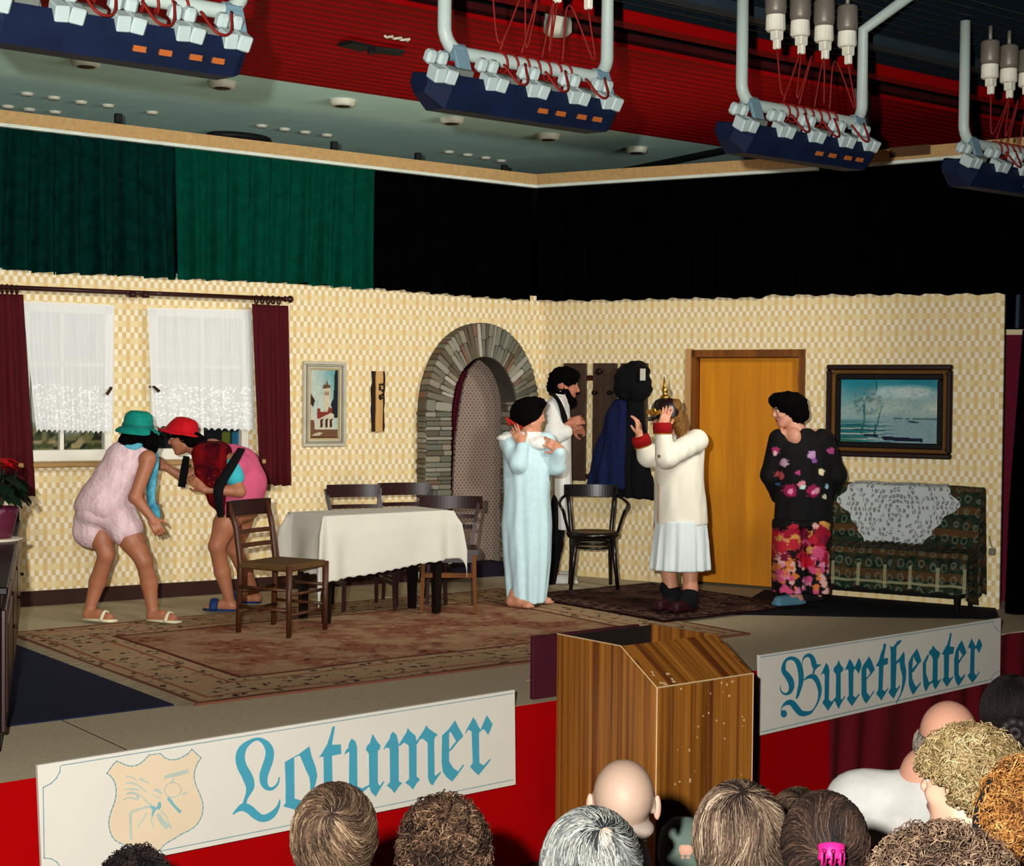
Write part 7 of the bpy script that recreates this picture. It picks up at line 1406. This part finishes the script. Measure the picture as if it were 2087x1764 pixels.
hair_mesh(e, hc-R[2]*.006, R, (.095, .079, .095), [(12, 8, 7), (24, 15, 12), (52, 36, 26), (88, 66, 48)], 'straight', 4600, crown=(-.97, .0, .05), thmax=2.5, length=1.1, swirl=0., seed=7, loose=.03, low=-1.2)
pc = hc-R[0]*.122+R[2]*.038
def tail(P): t = np.linspace(0, 1, P.shape[1])[None, :, None]; q = np.random.default_rng(9).normal(size=(len(P), 1, 3)); return (A3((-.108, 0, -.02))+q*A3((.008, .02, .006))*(1+.8*t)+A3((-.035, 0, -.19))*t+A3((-.03, 0, .05))*np.sin(t*3.1))
o = hair_mesh(e, hc, R, (.02, .02, .02), [(14, 9, 8), (30, 20, 15), (66, 46, 34)], 'straight', 500, thmax=3., face=(2, 2), low=-2, seed=8, extra=tail); o.name = 'ponytail'
b = MB(); b.lathe([(.018, -.015), (.026, -.012), (.023, 0), (.026, .012), (.018, .015)], pc-R[0]*.008, 18, R[1], nz(-R[0]*.6-R[2]), cap=False)
for k in (-1, 0, 1): b.box(pc-R[0]*.03+R[1]*.016*k-R[2]*.006, (.009, .012, .04), R[1], nz(R[2]-R[0]*.2+R[1]*.2*k), .003)
b.build('hair_clip', mat('clip_pink', (150, 18, 84), .5), e, True)
e, hc, R, *_ = spectator(1628, 1606, 108, .158, 'person with light brown hair, mostly hidden behind the ponytail', fdir(0), cl('top_black', (18, 18, 20)), (150, 118, 98), hair_h=.012)
hair_mesh(e, hc, R, (.105, .088, .104), [(26, 18, 13), (66, 50, 38), (104, 84, 64)], 'straight', 2200, thmax=2.1, length=.7, seed=10, loose=.04)
e, hc, R, f, l, nk = spectator(1934, 1428, 118, .164, 'person with bald pink crown and grey sides in a white shirt', fdir(25), cl('shirt_back', (150, 148, 142)), (150, 108, 88), hair_h=-.002, drop=.15, sh=.225, side=.05, rollt=-.06)
hair_mesh(e, hc-R[2]*.035, R, (.104, .0875, .08), [(74, 66, 58), (104, 96, 86), (134, 126, 116)], 'straight', 2600, crown=(-.2, 0, .97), thmax=2.2, length=.45, swirl=.1, seed=11, loose=.04, face=(.3, .9), low=-.9, extra=lambda P: P[(P[:, 0, 2] < .040) & ((P[:, 0, 0] < .02))])
e, hc, R, f, l, nk = spectator(1975, 1482, 150, .172, 'blonde person with curly hair in black, head turned to the left', fdir(-52), cl('top_black', (18, 18, 20)), (168, 130, 108), hair_h=.02, drop=.2)
hair_mesh(e, hc-R[2]*.006, R, (.112, .094, .106), [(58, 44, 24), (104, 84, 50), (146, 126, 88), (180, 166, 132)], 'curl', 2600, crown=(-.3, 0, .95), thmax=1.9, coil=.017, thick=.0013, seed=12, loose=.07, face=(.1, .12))
e, hc, R, *_ = spectator(2066, 1376, 136, .215, 'person with black hair pinned up in a braided bun at the right edge', fdir(15), cl('top_plum', (40, 24, 34)), (160, 118, 94), hair_h=.02)
hair_mesh(e, hc, R, (.11, .096, .112), [(10, 8, 8), (20, 14, 13), (40, 30, 26)], 'straight', 2600, crown=(-.2, 0, .95), thmax=2.1, length=1.0, swirl=.2, seed=13, loose=.04)
b = MB(); c_ = hc-R[0]*.12-R[2]*.02; b.tube([c_+(R[1]*math.cos(t)+R[2]*math.sin(t))*.036+R[0]*(-.012+.006*math.sin(8*t)) for t in np.linspace(0, 6.2832, 41)], [.018+.004*math.sin(4*k) for k in range(41)], 8); b.tube([c_+(R[1]*math.cos(t)+R[2]*math.sin(t))*.014-R[0]*.012 for t in np.linspace(0, 6.2832, 17)], .014, 8); b.build('braided_bun', mat('hair_bun', (26, 18, 18), .6, var=.3, vscale=60), e, True)
e, hc, R, f, l, nk = spectator(2106, 1548, 170, .172, 'person with ginger curls and a black headband at the right edge', fdir(0), cl('top_black', (18, 18, 20)), (160, 118, 94), hair_h=.026)
hair_mesh(e, hc, R, (.112, .098, .112), [(60, 34, 12), (110, 68, 28), (148, 102, 52), (168, 128, 80)], 'curl', 2600, thmax=2.5, coil=.010, thick=.0015, seed=14, loose=.08)
b = MB(); b.tube([hc+(R[1]*math.cos(t)*.108+R[2]*math.sin(t)*.132)+R[0]*.0 for t in np.linspace(-.3, 3.44, 30)], .016, 8); b.build('headband', black_cloth, e, True)
e, hc, R, *_ = spectator(1925, 1684, 256, .2085, 'person with fluffy light brown hair at the bottom edge, below the blonde one', fdir(-6), cl('top_brown', (40, 30, 26)), (150, 116, 96), hair_h=.034)
hair_mesh(e, hc, R, (.13, .118, .118), [(34, 24, 18), (66, 50, 38), (98, 78, 60), (124, 102, 80)], 'curl', 2800, thmax=2.4, coil=.009, thick=.0010, seed=15, loose=.08)
e, hc, R, f, l, nk = spectator(1402, 1662, 92, .15, 'small person in a grey green cap between the bald head and the bob', fdir(10), cl('top_rust', (74, 42, 22)), (150, 110, 88), hair_h=.012, sh=.14)
b = MB(); b.lathe([(.088, -.04), (.096, -.02), (.1, .03), (.09, .08), (.06, .112), (.0, .126)], hc, 26, R[0], R[2], cap=False, sx=1.1); b.prism([hc+R[0]*.09+R[1]*.07-R[2]*.02, hc+R[0]*.16+R[1]*.03-R[2]*.035, hc+R[0]*.16-R[1]*.03-R[2]*.035, hc+R[0]*.09-R[1]*.07-R[2]*.02], R[2]*.008)
tag(b.build('cap', cl('cap_green', (78, 92, 82)), smooth=True, loc=tuple(hc)), 'grey green cap on the small person before the lectern', 'cap')
